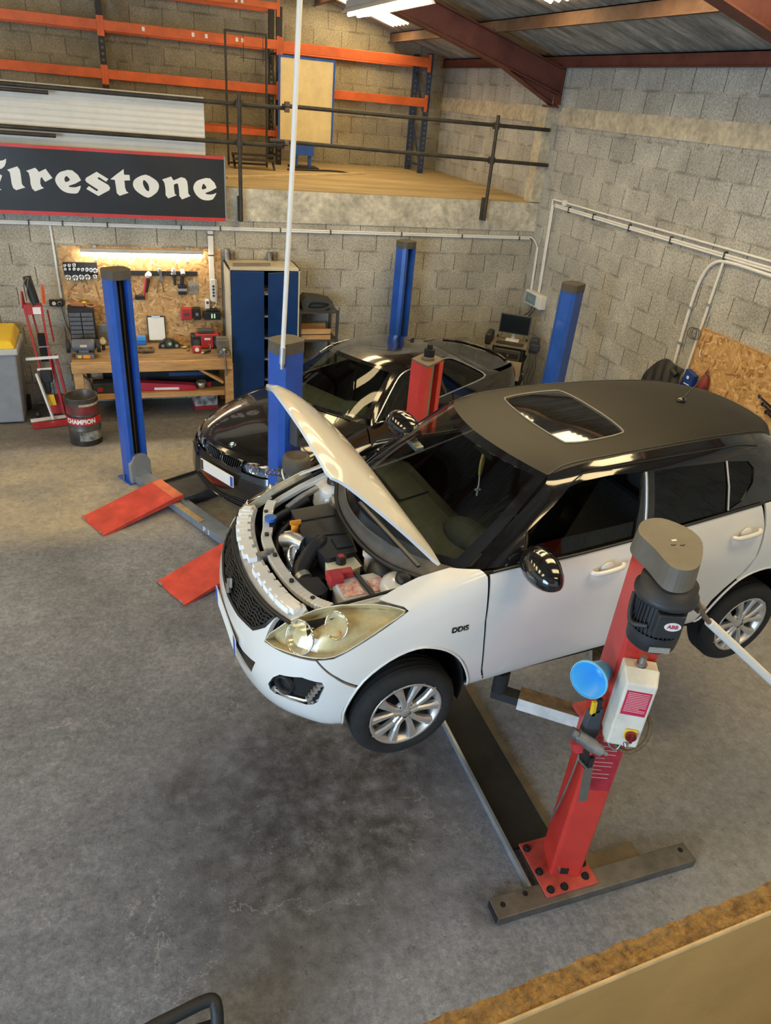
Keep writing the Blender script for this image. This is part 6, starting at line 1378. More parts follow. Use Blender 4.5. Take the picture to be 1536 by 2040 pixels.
for z in (2.28,2.02): 
    q = MB(); q.box(-4.872,-4.796,-.054,-.023,z-.008,z+.008); wl(q,ct).build('trunking_clip', m_clip, ct)
q = MB(); q.tube(smooth_path([(-.07,-.016,2.375),(-.03,-.03,2.37),(-.02,-.12,2.33),(-.018,-.20,2.27)],5),.012,8); q.tube([(-.018,-.20,2.27),(-.018,-.24,1.66)],.012,8); q.tube([(-.018,-.225,2.27),(-.018,-.265,1.66)],.012,8); wl(q,ct).build('corner_conduit', m_pvc, ct)
tag(MB().box(-6.715,-4.705,-.022,-.002,.80,2.097).build('tool_board', osb('osb board')), 'chipboard tool board on the back wall behind the workbench', 'board')
tl = thing('bench_tube_light', 'lit tube light fixed along the top of the tool board', 'tube light', (-5.70,-.022,2.04))
q = MB(); q.box(-.755,.755,-.10,-.02,.0,.045); q.build('lamp_housing', mat('grey lamp tray',(0.50,0.47,0.42),0.5), tl, .006)
q = MB(); q.cyl((-.745,-.075,-.018),(.745,-.075,-.018),.026,n=14); q.build('diffuser', emis('white diffuser',(1.0,0.88,0.66),34), tl)
for x in (-.58,.56):
    q = MB(); q.box(x-.02,x+.02,-.03,0,-.11,.075); q.build('lamp_bracket', m_gal, tl)
# sockets on a rack
sr = MB(); sr.box(-6.68,-6.275,-.05,-.022,1.745,1.90); tag(sr.build('socket_rack', m_rubm), 'black socket rack on the upper left of the tool board', 'rack')
for k, (x, z, r) in enumerate(((-6.655,1.868,.016),(-6.603,1.869,.019),(-6.547,1.874,.022),(-6.655,1.822,.016),(-6.604,1.825,.013),(-6.553,1.826,.018),(-6.503,1.822,.016),(-6.453,1.819,.020),(-6.402,1.82,.022),(-6.353,1.815,.024),(-6.303,1.808,.030),(-6.632,1.719,.034),(-6.551,1.716,.038),(-6.476,1.725,.034),(-6.404,1.727,.036),(-6.315,1.735,.026))):
    big_ = z < 1.76
    q = MB(); q.lathe([(r*.62,.0),(r*.62,.05),(r,.052),(r,-.0)],18,T(x,-.05,z) @ RX(PI/2)); q.lathe([(0,.012),(r*.62,.012)],18,T(x,-.05,z) @ RX(PI/2))
    tag(q.build('wrench_socket', m_chrome), 'large chrome socket in the bottom row of the black rack' if big_ else 'small chrome socket in the upper rows of the black rack', 'socket', 'large sockets on the rack' if big_ else 'small sockets on the rack')
tag(MB().box(-6.24,-5.025,-.045,-.022,1.745,1.805).build('magnetic_rail', m_rubm), 'black magnetic tool rail across the tool board', 'tool rail')
# power tools and hand tools on the board
ag = thing('angle_drill', 'red and black cordless angle tool hanging on the tool rail', 'power tool', (-5.70,-.075,1.62))
q = MB(); q.bar((.04,0,.10),(-.01,0,-.08),.055,.06,(0,1,0)); q.build('body', m_rubm, ag, .015); q = MB(); q.bar((.012,-.012,.11),(-.035,-.012,-.13),.03,.05,(0,1,0)); q.build('red_shell', m_redp, ag, .012)
q = MB(); q.cyl((.03,.0,.13),(.055,-.03,.165),.035,n=14); q.build('head', m_plateW, ag); q = MB(); q.box(-.15,-.02,-.03,.03,-.175,-.12); q.build('battery_pack', m_rubm, ag, .008)
pl_ = thing('pliers', 'pliers with thin brown handles hanging open on the tool rail', 'pliers', (-5.515,-.06,1.70))
q = MB(); q.ball((0,0,.11),.028,.014,.04); q.bar((.012,0,.10),(.02,0,-.02),.035,.02); q.build('jaws', m_steel, pl_)
for s_ in (-1,1):
    q = MB(); q.tube(smooth_path([(.005,0,.0),(s_*.025,0,-.05),(s_*.042,0,-.165)],4),.007,6); q.build('handle', m_armt, pl_)
ai = thing('air_ratchet', 'silver and black air ratchet hanging on the tool rail', 'air tool', (-5.335,-.06,1.72))
q = MB(); q.ball((0,0,.09),.032,.018,.05); q.cyl((-.03,0,.05),(.03,0,.06),.014,n=10); q.build('head', m_alloy, ai); q = MB(); q.cyl((0,0,.05),(.012,0,-.09),.017,n=12); q.build('grip', m_rubm, ai)
dr_ = thing('cordless_drill', 'black cordless drill with a grey battery hanging on the tool rail', 'power tool', (-5.225,-.07,1.66))
q = MB(); q.cyl((0,.0,.165),(.012,-.05,.12),.032,n=14); q.build('chuck', m_cast, dr_); q = MB(); q.bar((.0,0,.14),(-.01,0,-.02),.05,.06,(0,1,0)); q.build('grip', m_rubm, dr_, .012)
q = MB(); q.box(-.065,.045,-.03,.04,-.15,-.02); bt_ = q.build('battery_pack', m_rubm, dr_, .008); q = MB(); q.box(-.066,.046,-.031,.041,-.10,-.065); q.build('battery_stripe', m_alloy, bt_)
q = MB(); q.box(-5.155,-5.02,-.034,-.022,1.51,1.67); dc = tag(q.build('drill_bit_set', mat('clear grey blister',(0.30,0.28,0.24),0.3,var=.4,scale=30)), 'clear pack of drill bits pinned to the tool board', 'drill bit set')
q = MB()
for k in range(5): q.bar((-5.14+.025*k,-.038,1.55),(-5.125+.025*k,-.038,1.62),.006,.006)
q.build('bits', m_steel, dc)['kind'] = 'stuff'
ps_ = thing('power_strip', 'white four socket power strip hanging on the trunking', 'power strip', (-4.825,-.072,1.565))
q = MB(); q.box(-.032,.032,-.02,.015,-.15,.15); q.build('strip_body', m_pvc, ps_, .008)
for k in range(4):
    q = MB(); q.cyl((0,-.021,.06-.042*k),(0,-.0235,.06-.042*k),.017,n=14); q.build('outlet', m_clip, ps_)
q = MB(); q.tube(smooth_path([(.0,-.01,.15),(.04,-.015,.14),(.045,-.02,0),(.03,-.02,-.17),(-.02,-.03,-.23)],5),.004,6); q.build('flex', m_pvc, ps_)
pg = MB(); pg.box(-4.945,-4.880,-.075,-.022,1.31,1.445); pgo = tag(pg.build('plug_adapter', m_pvc,None,.012), 'white plug-in adaptor beside the hanging power strip', 'adaptor'); q = MB(); q.cyl((-4.91,-.076,1.40),(-4.91,-.079,1.40),.018,n=14); q.build('outlet', m_clip, pgo)
for nm, lb, x0, x1, z0, z1, m_ in (('charger','red battery charger on the tool board',-5.272,-5.13,1.17,1.33,m_redp),('charger','black battery charger next to the red charger',-5.108,-5.012,1.17,1.335,m_rubm)):
    q = MB(); q.box(x0,x1,-.11,-.022,z0,z1); o = tag(q.build(nm, m_, None, .012), lb, 'charger'); q = MB(); q.box(x0+.03,x1-.03,-.113,-.11,z0+.06,z0+.10); q.build('slot', m_clip if m_ is m_redp else m_cast, o)
q = MB(); q.box(-4.972,-4.745,-.14,-.022,1.18,1.28); q.box(-4.93,-4.78,-.10,-.03,1.28,1.32); o = tag(q.build('charger', m_rubm, None, .01), 'wide black charger with green lights below the power strip', 'charger')
for x in (-4.865,-4.83):
    q = MB(); q.box(x-.008,x+.008,-.143,-.14,1.205,1.265); q.build('charge_light', emis('green led',(0.05,0.6,0.12),.8), o)
cp = thing('clipboard', 'clipboard with a blank white sheet leaning on the tool board', 'clipboard', (-5.605,-.07,1.05))
cp.rotation_euler = (-.12,0,0)
q = MB(); q.box(-.118,.118,-.004,.0,-.16,.165); q.build('backing_board', m_rubm, cp); q = MB(); q.box(-.106,.106,-.007,-.004,-.155,.15); q.build('paper', m_plateW, cp); q = MB(); q.box(-.055,.055,-.014,-.004,.148,.172); q.build('clip', m_chrome, cp)
so = thing('wall_outlet', 'small dark double outlet on the wall left of the tool board', 'outlet', (-6.82,-.0,1.385))
q = MB(); q.box(-.085,.085,-.05,0,-.04,.04); q.build('outlet_box', m_rubm, so, .006)
q = MB(); q.cyl((-.028,-.05,0),(-.028,-.055,0),.024,n=14); q.build('outlet_face', m_pvc, so); q = MB(); q.lathe([(.018,0),(.026,0),(.026,.01),(.018,.01)],14,T(.04,-.05,0) @ RX(PI/2)); q.build('outlet_ring', m_cast, so)
q = MB(); q.tube(smooth_path([(.05,-.03,-.04),(.08,-.035,-.25),(.14,-.04,-.5),(.16,-.05,-.8)],5),.006,6); q.build('flex', m_clip, so)
# workbench
wb = thing('workbench', 'heavy timber workbench with an oily top and a lower shelf', 'workbench', (-5.68,-.425,0))
q = MB(); q.box(-1.0,.985,-.40,.40,.795,.855); q.build('bench_top', m_top, wb, .004)
q = MB(); q.box(-1.01,.985,-.425,-.39,.715,.852); q.build('front_apron', m_wood, wb, .004)
for x in (-.94,.94):
    for y in (-.37,.34):
        q = MB(); q.box(x-.055,x+.055,y-.03,y+.045,0,.79); q.build('leg', m_wood, wb, .003)
q = MB(); q.box(-.95,.95,-.35,.36,.34,.37); q.build('lower_shelf', m_wood, wb)
q = MB(); q.box(-.88,.88,-.37,-.34,.335,.40); q.build('shelf_rail', m_wood, wb)
q = MB(); q.bar((.55,-.36,.72),(.86,-.36,.52),.03,.09,(0,1,0)); q.build('brace', m_wood, wb)
Z = .857
du = thing('drawer_cabinet', 'black small-parts cabinet of grey drawers on the bench below the socket rack', 'drawer cabinet', (-6.53,-.20,Z))
q = MB(); q.box(-.155,.155,-.06,.13,.0,.52); q.build('case', m_rubm, du)
for r_ in range(8):
    for c_ in range(2):
        q = MB(); x0 = -.145+.148*c_; z0 = .025+.056*r_; q.box(x0,x0+.138,-.082,-.058,z0,z0+.046); d_ = q.build('drawer', mat('slate grey drawer',(0.11,0.115,0.135),0.4,var=.15,scale=25), du, .004)
pw = thing('pipe_clamp', 'orange and copper pipe tool lying on top of the drawer cabinet', 'tool', (-6.50,-.20,Z+.522))
q = MB(); q.bar((-.14,0,.04),(.02,0,.03),.04,.045); q.build('handle', mat('copper orange',(0.45,0.16,0.07),0.45,.2), pw, .006); q = MB(); q.tube([(.10+.075*math.cos(t),0,.05+.05*math.sin(t)) for t in np.linspace(PI,2*PI+.6,14)],.012,8); q.build('hook', mat('copper orange',(0.45,0.16,0.07)), pw); q = MB(); q.ball((0.02,-.01,.06),.028,.02,.015); q.build('collar', m_yel, pw)
bg = thing('bench_grinder', 'slate grey bench grinder at the left end of the workbench', 'bench grinder', (-6.53,-.58,Z))
q = MB(); q.cyl((-.11,0,.14),(.11,0,.14),.075,n=24); q.ball((-.11,0,.14),.04,.074,.074); q.ball((.11,0,.14),.04,.074,.074); q.build('motor_case', mat('slate grey enamel',(0.13,0.135,0.16),0.45,var=.12), bg)
q = MB(); q.box(-.10,.12,-.12,.09,0,.05); q.bar((0,0,.05),(0,0,.10),.12,.1); q.build('foot', mat('slate grey enamel',(0.13,0.135,0.16)), bg, .008)
q = MB(); q.box(-.035,.045,-.078,-.06,.135,.165); q.build('badge', mat('cream badge',(0.6,0.54,0.38),0.5), bg); q = MB(); q.box(-.075,-.03,-.125,-.11,.01,.045); q.build('switch', m_yel, bg); q = MB(); q.box(-.01,.07,-.126,-.118,.005,.047); q.build('switch_plate', m_orange, bg)
for s_ in (-1,1):
    q = MB(); q.cyl((s_*.16,0,.13),(s_*.20,0,.13),.085,n=22); w_ = q.build('wheel_guard', m_rubm, bg); q = MB(); q.cyl((s_*.165,-.004,.13),(s_*.195,-.004,.13),.08,n=22); q.build('grinding_wheel', m_cast, bg)
q = MB(); q.add([(-.02,-.03,.235),(.10,-.05,.225),(.12,.03,.26),(.0,.05,.27)],[(0,1,2,3)]); q.build('eye_shield', m_gls, bg)
def blob(name, label, cat, x, y, bits, group=None):
    o = thing(name, label, cat, (x,y,Z), 0, group)
    for nm, mb, m_, bv in bits: mb.build(nm, m_, o, bv)
    return o
blob('work_lamp','yellow work lamp standing beside the bench grinder','work lamp',-6.30,-.36,[('lamp_head',MB().cyl((0,-.05,.13),(0,.03,.13),.045,.03,16),m_yel,0),('lens',MB().cyl((0,-.055,.13),(0,-.05,.13),.035,n=16),m_plateW,0),('stand',MB().bar((0,0,0),(0,0,.10),.04,.04),m_rubm,.005)])
blob('parts_organizer','grey clear-lidded parts organiser leaning behind the work lamp','organiser',-6.27,-.12,[('case',MB().box(-.09,.09,-.03,.03,0,.27),mat('smoky grey plastic',(0.16,0.17,0.16),.4,var=.25,scale=18),.006)]+[('divider',MB().box(-.085,.085,-.034,-.03,z,z+.006),m_cast,0) for z in (.09,.18)])
blob('blue_pads','stack of blue plastic pads at the back of the bench','pads',-5.82,-.14,[('pad',MB().box(-.065,.065,-.05,.05,.0,.055),m_bluep,.01),('pad',MB().box(-.05,.06,-.05,.05,.056,.115),mat('bright blue plastic',(0.05,0.28,0.75),.4),.01)])
blob('heat_gun','black multi tool with a green nozzle lying on the bench','tool',-5.46,-.30,[('body',MB().prism([(-.15,0),(.15,0),(.12,.06),(.04,.11),(-.05,.12),(-.12,.07)],-.04,.04,Matrix(((1,0,0,0),(0,0,-1,0),(0,1,0,0),(0,0,0,1)))),m_rubm,.012),('nozzle',MB().cyl((-.01,-.04,.07),(-.01,-.07,.07),.045,n=18),m_clip,0),('nozzle_core',MB().cyl((0,-.071,.07),(0,-.073,.07),.022,n=12),mat('pale green plastic',(0.2,0.55,0.3),.4),0),('foot_disc',MB().cyl((-.09,-.045,.035),(-.09,-.05,.035),.022,n=12),m_cast,0),('foot_disc',MB().cyl((.09,-.045,.035),(.09,-.05,.035),.022,n=12),m_cast,0)])
blob('belt_tools','dark tangle of a tool belt lying by the blue post on the bench','tool belt',-5.78,-.48,[('belt',MB().tube([(.10*math.cos(t),.06*math.sin(t),.034+.01*math.sin(3*t)) for t in np.linspace(0,2*PI,17)[:-1]],.022,8,True),m_armt,0),('pocket',MB().box(-.04,.06,-.05,.04,0,.055),m_int,.012)])
blob('site_radio','red and black site radio at the right end of the bench','radio',-4.975,-.30,[('body',MB().box(-.20,.20,-.09,.09,0,.18),m_rubm,.02),('red_panel',MB().box(-.075,.085,-.10,-.088,.01,.17),m_redp,.006),('red_top',MB().box(-.14,.17,-.085,.085,.165,.195),m_redp,.01),('top_handle',MB().box(-.11,.10,-.05,.05,.195,.25),m_clip,.015),('speaker',MB().cyl((-.135,-.092,.09),(-.135,-.096,.09),.045,n=18),m_clip,0),('speaker',MB().cyl((.14,-.092,.09),(.14,-.096,.09),.045,n=18),m_clip,0),('badge',MB().box(-.03,.05,-.103,-.10,.125,.15),m_plateW,0)])
blob('pressure_gauge','red boxed gauge with a white dial on the front of the bench','gauge',-5.125,-.55,[('case',MB().box(-.06,.06,-.03,.03,0,.095),m_redp,.02),('dial',MB().cyl((0,-.031,.05),(0,-.034,.05),.028,n=18),m_plateW,0)])
for k, (x, y, a) in enumerate(((-5.27,-.36,.3),(-5.22,-.30,1.2),(-5.30,-.22,2.0),(-5.23,-.46,.8))):
    o = thing('brass_fitting', 'small brass pipe fitting lying between the black tool and the radio', 'fitting', (x,y,Z), a, 'brass fittings on the bench')
    q = MB(); q.cyl((-.03,0,.017),(.03,0,.017),.012,n=10); q.cyl((-.01,0,.017),(.012,0,.017),.017,n=6); q.build('fitting_body', mat('brass',(0.62,0.42,0.14),.3,.8), o)
blob('air_nozzle','black and silver air nozzle lying left of the vise','air nozzle',-4.99,-.60,[('grip',MB().cyl((-.05,-.02,.02),(.04,.03,.03),.018,n=12),m_rubm,0),('tip',MB().cyl((-.09,-.035,.02),(-.05,-.02,.02),.010,n=10),m_chrome,0),('hanger',MB().tube([(.03,.02,.03),(.05,.05,.10),(.02,.06,.11)],.004,6),m_steel,0)])
vi = thing('bench_vise', 'grey bench vise bolted to the right corner of the workbench', 'vise', (-4.80,-.70,Z))
q = MB(); q.box(-.07,.07,-.05,.12,0,.04); q.cyl((0,.05,.04),(0,.05,.09),.06,n=18); q.build('vise_base', m_steel, vi, .004)
q = MB(); q.box(-.075,.075,.02,.11,.09,.24); q.build('fixed_jaw', mat('worn grey iron',(0.20,0.18,0.15),.55,.4,var=.3), vi, .012); q = MB(); q.box(-.075,.075,-.08,-.02,.10,.235); q.box(-.03,.03,-.08,.03,.10,.15); q.build('moving_jaw', mat('worn grey iron',(0.20,0.18,0.15)), vi, .01)
q = MB(); q.cyl((0,-.14,.12),(0,-.08,.12),.022,n=12); q.ball((0,-.145,.12),.03); q.build('screw_head', m_steel, vi); q = MB(); q.cyl((.005,-.165,.12),(.02,-.175,-.22),.010,n=8); q.build('handle_bar', m_steel, vi)
# on the lower shelf
ZS = .371
o = thing('torque_wrench_case', 'long red tool case with a white label on the lower shelf', 'case', (-5.53,-.60,ZS), -.05); q = MB(); q.prism([(-.36,0),(.36,0),(.36,.055),(.30,.075),(-.33,.12),(-.36,.11)],-.06,.06,Matrix(((1,0,0,0),(0,0,-1,0),(0,1,0,0),(0,0,0,1)))); q.build('case_body', mat('crimson case',(0.45,0.03,0.06),.4), o, .006); q = MB(); q.box(-.18,.14,-.063,-.06,.015,.05); q.build('label', m_plateW, o)
o = thing('steel_bowl', 'small steel bowl on the lower shelf', 'bowl', (-5.09,-.58,ZS)); q = MB(); q.lathe([(0,.004),(.05,.004),(.065,.09),(.068,.09),(.055,0),(0,0)],22); q.build('bowl_body', m_alloy, o)
o = thing('spirit_level', 'short black level with red ends on the lower shelf by the bowl', 'level', (-4.85,-.55,ZS)); q = MB(); q.box(-.16,.16,-.025,.025,.02,.085); q.build('body', m_rubm, o, .005)
for x in (-.135,.135):
    q = MB(); q.box(x-.03,x+.03,-.03,-.024,.012,.075); q.build('red_end', m_redp, o, .004)
o = thing('grey_toolbox', 'dark grey toolbox with red catches on the lower shelf', 'toolbox', (-6.24,-.58,ZS)); q = MB(); q.box(-.24,.24,-.10,.10,0,.14); q.build('box_body', m_int, o, .01)
for x in (-.15,.12):
    q = MB(); q.box(x-.035,x+.035,-.112,-.10,.03,.085); q.build('catch', m_redp, o, .004)
o = thing('paper_sack', 'crumpled pale sack in the left corner of the lower shelf', 'sack', (-6.57,-.50,ZS)); q = MB(); q.prism([(-.07,0),(.08,0),(.06,.12),(-.02,.20),(-.06,.12)],-.05,.05,Matrix(((1,0,0,0),(0,0,-1,0),(0,1,0,0),(0,0,0,1)))); q.build('sack_body', mat('pale sack',(0.45,0.40,0.33),.8,var=.3), o, .015)
o = thing('long_black_case', 'long black case lying behind the red case on the lower shelf', 'case', (-5.6,-.25,ZS)); q = MB(); q.box(-.75,.72,-.11,.11,0,.17); q.build('case_body', m_rubm, o, .01); q = MB(); q.box(.10,.60,-.115,-.11,.10,.15); q.build('blue_strip', mat('navy strip',(0.05,0.09,0.2),.4), o)
o = thing('canister_pack', 'pack of white and black labelled canisters on the floor under the bench', 'pack', (-5.03,-.36,0), .08); q = MB(); q.box(-.16,.16,-.11,.11,.05,.24); q.build('pack_wrap', mat('printed wrap',(0.62,0.60,0.57),.4,col2=(0.03,0.03,0.03),scale=11,detail=1.5), o, .012); q = MB(); q.box(-.165,.165,-.115,.115,.0,.05); q.build('red_tray', m_redp, o, .004)
# oil drum
dm = thing('oil_drum', 'dented black oil drum with a red lettered band in front of the bench', 'drum', (-6.59,-1.30,0))
R = .19
q = MB(); q.lathe([(0,.015),(R-.01,.015),(R-.008,.0),(R,.0),(R,.19),(R+.006,.20),(R,.21),(R,.385),(R+.006,.395),(R,.405),(R,.60),(R+.006,.606),(R-.002,.612),(R-.008,.60),(R-.008,.02),(0,.02)],48); q.build('drum_shell', mat('black drum enamel',(0.03,0.027,0.025),.35,col2=(0.10,0.09,0.08),scale=5), dm)
def band(z0, z1, m_, nm, a0=0, a1=2*PI, off=.0015, par=dm):
    q = MB(); n = 40; vs = [((R+off)*math.cos(a0+(a1-a0)*k/n),(R+off)*math.sin(a0+(a1-a0)*k/n),z) for z in (z0,z1) for k in range(n+1)]
    q.add(vs,[(k,k+1,n+2+k,n+1+k) for k in range(n)],True); return q.build(nm, m_, par)
band(.28,.375,mat('drum red',(0.50,0.02,0.025),.4,var=.1),'red_band',PI*.95,2.02*PI,.0065)
band(.41,.52,mat('worn red print',(0.30,0.025,0.025),.5,col2=(0.04,0.03,0.03),scale=9),'worn_print',PI,1.85*PI)
band(.52,.55,mat('cream stripe',(0.55,0.45,0.33),.5,col2=(0.06,0.04,0.03),scale=6),'cream_stripe',PI*1.45,2.1*PI)
band(.07,.19,mat('silver print',(0.35,0.34,0.31),.5,col2=(0.03,0.03,0.03),scale=13),'silver_print',PI*1.4,2.1*PI)
V_, F_ = text_geo('CHAMPION', .080, .0035, 0, 1.0)
mxw = max(v[0] for v in V_); sc = .175/mxw; a0 = PI*1.5-.16
q = MB(); q.add([((R+.0085)*math.cos(a0+x*sc/R),(R+.0085)*math.sin(a0+x*sc/R),.327+y) for x,y,_ in V_],F_); q.build('drum_lettering', m_plateW, dm)
# wheelie bin
bn_ = thing('wheelie_bin', 'grey wheelie bin with a yellow lid at the left edge', 'bin', (-7.62,-.40,0))
q = MB(); vs = [(-.25,-.27,.02),(.27,-.27,.02),(.27,.22,.02),(-.25,.22,.02),(-.31,-.34,.96),(.32,-.34,.96),(.32,.28,.96),(-.31,.28,.96)]
q.add(vs,[(0,3,2,1),(0,1,5,4),(1,2,6,5),(2,3,7,6),(3,0,4,7)]); q.build('bin_body', mat('grey bin plastic',(0.24,0.25,0.27),.5,var=.1), bn_, .02)
q = MB(); q.box(-.33,.345,-.37,.30,.94,1.02); q.build('bin_rim', mat('pale grey rim',(0.48,0.47,0.44),.5), bn_, .012)
q = MB(); q.add([(-.33,-.38,1.02),(.33,-.38,1.02),(.33,.30,1.05),(-.33,.30,1.05),(-.33,-.30,1.10),(.28,-.30,1.10),(.28,.28,1.16),(-.33,.28,1.16)],[(0,3,2,1),(0,1,5,4),(1,2,6,5),(2,3,7,6),(3,0,4,7),(4,5,6,7)]); q.build('bin_lid', mat('yellow bin lid',(0.75,0.50,0.03),.45,var=.08), bn_, .02)
q = MB(); q.box(-.29,-.12,-.302,-.29,.60,.68); q.build('bin_print', m_plateW, bn_); q = MB(); q.cyl((.25,.24,.10),(.31,.24,.10),.10,n=18); q.build('bin_wheel', m_tyre, bn_)
# folded engine crane
m_cr = mat('engine crane red', (0.42,0.03,0.03), .4, var=.15)
cr = thing('engine_crane', 'folded red engine crane standing between the bin and the drum', 'engine crane', (-7.02,-.55,0))
for x0, x1 in ((-.12,-.055),(.07,.075)):
    q = MB(); q.bar((x0,.0,1.47),(x1,.0,.62),.022,.05,(0,1,0)); q.build('mast_rail', m_cr, cr)
for x0, x1 in ((-.06,-.02),(.12,.14)):
    q = MB(); q.bar((x0,.12,1.40),(x1,.12,1.0),.018,.03,(0,1,0)); q.build('rear_rail', m_cr, cr)
q = MB(); q.box(-.13,.07,-.02,.10,1.38,1.50); hp_ = q.build('head_plate', m_cr, cr, .006); q = MB(); q.box(-.03,.07,-.023,-.02,1.39,1.475); q.build('maker_label', m_plateW, hp_)
q = MB(); q.prism([(-.05,1.50),(.05,1.50),(.06,1.68),(.03,1.74),(-.02,1.68)],-.006,.006,T(.10,.03,0) @ Matrix(((0.3,0,1,0),(1,0,-.3,0),(0,1,0,0),(0,0,0,1)))); q.build('side_plate', mat('orange red plate',(0.62,0.12,0.05),.5), cr)
q = MB(); q.prism([(-.05,1.46),(.05,1.46),(.03,1.64),(-.01,1.66)],-.006,.006,T(-.13,.03,0) @ Matrix(((0.3,0,1,0),(1,0,-.3,0),(0,1,0,0),(0,0,0,1)))); q.build('side_plate', m_cr, cr)
q = MB(); q.cyl((-.04,.02,1.83),(.01,.0,1.52),.048,n=16); q.build('boom_end', m_rubm, cr)
q = MB(); q.tube(smooth_path([(-.08,-.02,1.55),(-.08,-.03,1.75),(-.02,-.03,1.83),(-.06,-.03,1.65),(-.02,-.03,1.48)],5),.008,6); q.build('lifting_chain', mat('grimy chain',(0.15,0.12,0.09),.6,.4), cr)
q = MB(); q.box(-.03,.07,.0,.10,.78,1.12); q.build('ram', m_dark, cr); q = MB(); q.bar((-.03,-.02,.98),(.09,-.02,.985),.015,.015); q.build('cross_pin', m_steel, cr)
q = MB(); q.bar((-.20,-.03,.83),(.18,-.03,.85),.03,.03); q.build('cross_bar', m_pvc, cr); q = MB(); q.bar((-.09,-.03,.69),(.08,-.03,.70),.025,.025); q.build('cross_bar', m_pvc, cr)
q = MB(); q.box(-.06,.07,-.06,.06,.52,.69); q.build('hydraulic_pump', m_rubm, cr, .01); q = MB(); q.box(-.05,.03,-.04,.04,.36,.52); q.build('pump_ram', m_rubm, cr, .01)
q = MB(); q.add([(-.02,-.07,.36),(.06,-.07,.365),(.075,-.075,.22),(-.005,-.075,.215)],[(0,1,2,3)]); q.build('yellow_tag', m_yel, cr)
q = MB(); q.bar((-.10,-.10,.66),(.02,-.16,.06),.025,.025); q.build('pump_handle', m_pvc, cr)
for x0, x1 in ((.08,.14),(.14,.22)):
    q = MB(); q.bar((x0,.06,.85),(x1,.02,.06),.03,.06,(0,1,0)); q.build('folded_leg', m_cr, cr)
q = MB(); q.bar((-.25,-.16,.05),(.16,-.06,.05),.05,.03); q.build('base_plate', m_pvc, cr); q = MB(); q.bar((-.22,-.30,.035),(.30,-.20,.035),.09,.05); q.build('base_leg', m_cr, cr)
for x, y in ((.24,.05),(-.18,.05)):
    q = MB(); q.cyl((x-.02,y,.05),(x+.02,y,.05),.05,n=14); q.build('castor', m_rubm, cr)
q = MB(); q.box(-.03,.16,.02,.12,.06,.30); q.build('base_frame', m_cr, cr)
# tall steel cabinet
cb2 = thing('steel_cabinet', 'tall cream steel cabinet with dark blue doors, right door ajar', 'cabinet', (-4.205,-.28,0))
m_cre = mat('cream cabinet steel', (0.52,0.48,0.39), .5, var=.12, scale=3); m_cbl = mat('dark blue cabinet door', (0.008,0.040,0.145), .38, var=.2, scale=2)
W2 = .47; D0, D1 = -.27, .26; Hc = 1.97
q = MB(); q.box(-W2,-W2+.02,D0,D1,.05,Hc); q.box(W2-.02,W2,D0,D1,.05,Hc); q.box(-W2,W2,D1-.02,D1,.05,Hc); q.box(-W2,W2,D0,D1,Hc-.03,Hc); q.box(-W2,W2,D0,D1,.0,.07); q.build('carcass', m_cre, cb2, .003)
for z in (.43,.73,1.03,1.33,1.63):
    q = MB(); q.box(-W2+.02,W2-.02,D0+.03,D1-.02,z-.012,z+.012); q.build('shelf', m_cre, cb2)
q = MB(); q.box(-W2+.02,W2-.02,D1-.06,D1-.025,.07,Hc-.03); q.build('dark_back_sheet', m_dark, cb2)  # one flat dark sheet across the inside of the back
q = MB(); q.box(-W2+.028,-.01,D0-.006,D0+.016,.085,Hc-.04); q.build('door', m_cbl, cb2, .004)
Md = T(W2-.028,D0,0) @ rotz(.20); q = MB(); q.box(-.42,0,-.006,.016,.085,Hc-.04,Md); d2_ = q.build('door', m_cbl, cb2, .004)
q = MB(); q.cyl(Md @ Vector((-.385,-.006,1.0)), Md @ Vector((-.385,-.04,1.0)),.016,n=12); q.bar(Md @ Vector((-.42,-.04,1.0)), Md @ Vector((-.35,-.04,1.01)),.012,.025); q.build('door_handle', m_alloy, d2_)
q = MB(); q.bar((-.40,-.15,Hc+.018),(.10,-.10,Hc+.018),.05,.03); tag(wlp(q,cb2) if 0 else q.build('flat_bar', mat('dusty grey bar',(0.20,0.17,0.13),.7)), 'dusty grey bar lying on top of the blue-door cabinet', 'bar').location = cb2.location
for x, lb, hgt, m_ in ((-.40,'small grey jar at the left end of the cabinet top',.13,m_cast),(-.33,'small rusty tin on the cabinet top beside the jar',.10,m_rustc),(.17,'small grey jar towards the right of the cabinet top',.10,m_cast),(.25,'small rusty tin at the right of the cabinet top',.10,m_rustc)):
    q = MB(); q.cyl((0,0,0),(0,0,hgt),.034,n=14); o = thing('jar' if 'jar' in lb else 'tin', lb, 'jar' if 'jar' in lb else 'tin', (-4.225+x,-.06,Hc)); q.build('container', m_, o); q = MB(); q.cyl((0,0,hgt),(0,0,hgt+.012),.036,n=14); q.build('lid', m_steel, o)
# open shelf
os_ = thing('shelf_rack', 'dark steel open shelf between the cabinet and the wall', 'shelf', (-3.44,-.28,0))
for x in (-.27,.27):
    for y in (-.2,.2):
        q = MB(); q.box(x-.018,x+.018,y-.018,y+.018,0,1.40); q.build('upright', m_rkk if 0 else mat('dark grey angle steel',(0.07,0.07,0.068),.5,.3), os_)
for z in (.40,.98,1.38):
    q = MB(); q.box(-.29,.29,-.22,.22,z-.02,z); q.build('shelf_board', mat('dark grey angle steel',(0.07,0.07,0.068)), os_)
o = thing('wooden_crate', 'shallow pale wooden box on the middle of the open shelf', 'box', (-3.49,-.30,.98)); q = MB(); q.box(-.24,.24,-.16,.16,0,.035); q.box(-.24,.24,-.16,-.14,.035,.15); q.box(-.24,.24,.14,.16,.035,.15); q.build('box_body', m_wood, o, .004); q = MB(); q.box(-.24,.24,-.165,-.16,.07,.08); q.build('slat_gap', m_dark, o)
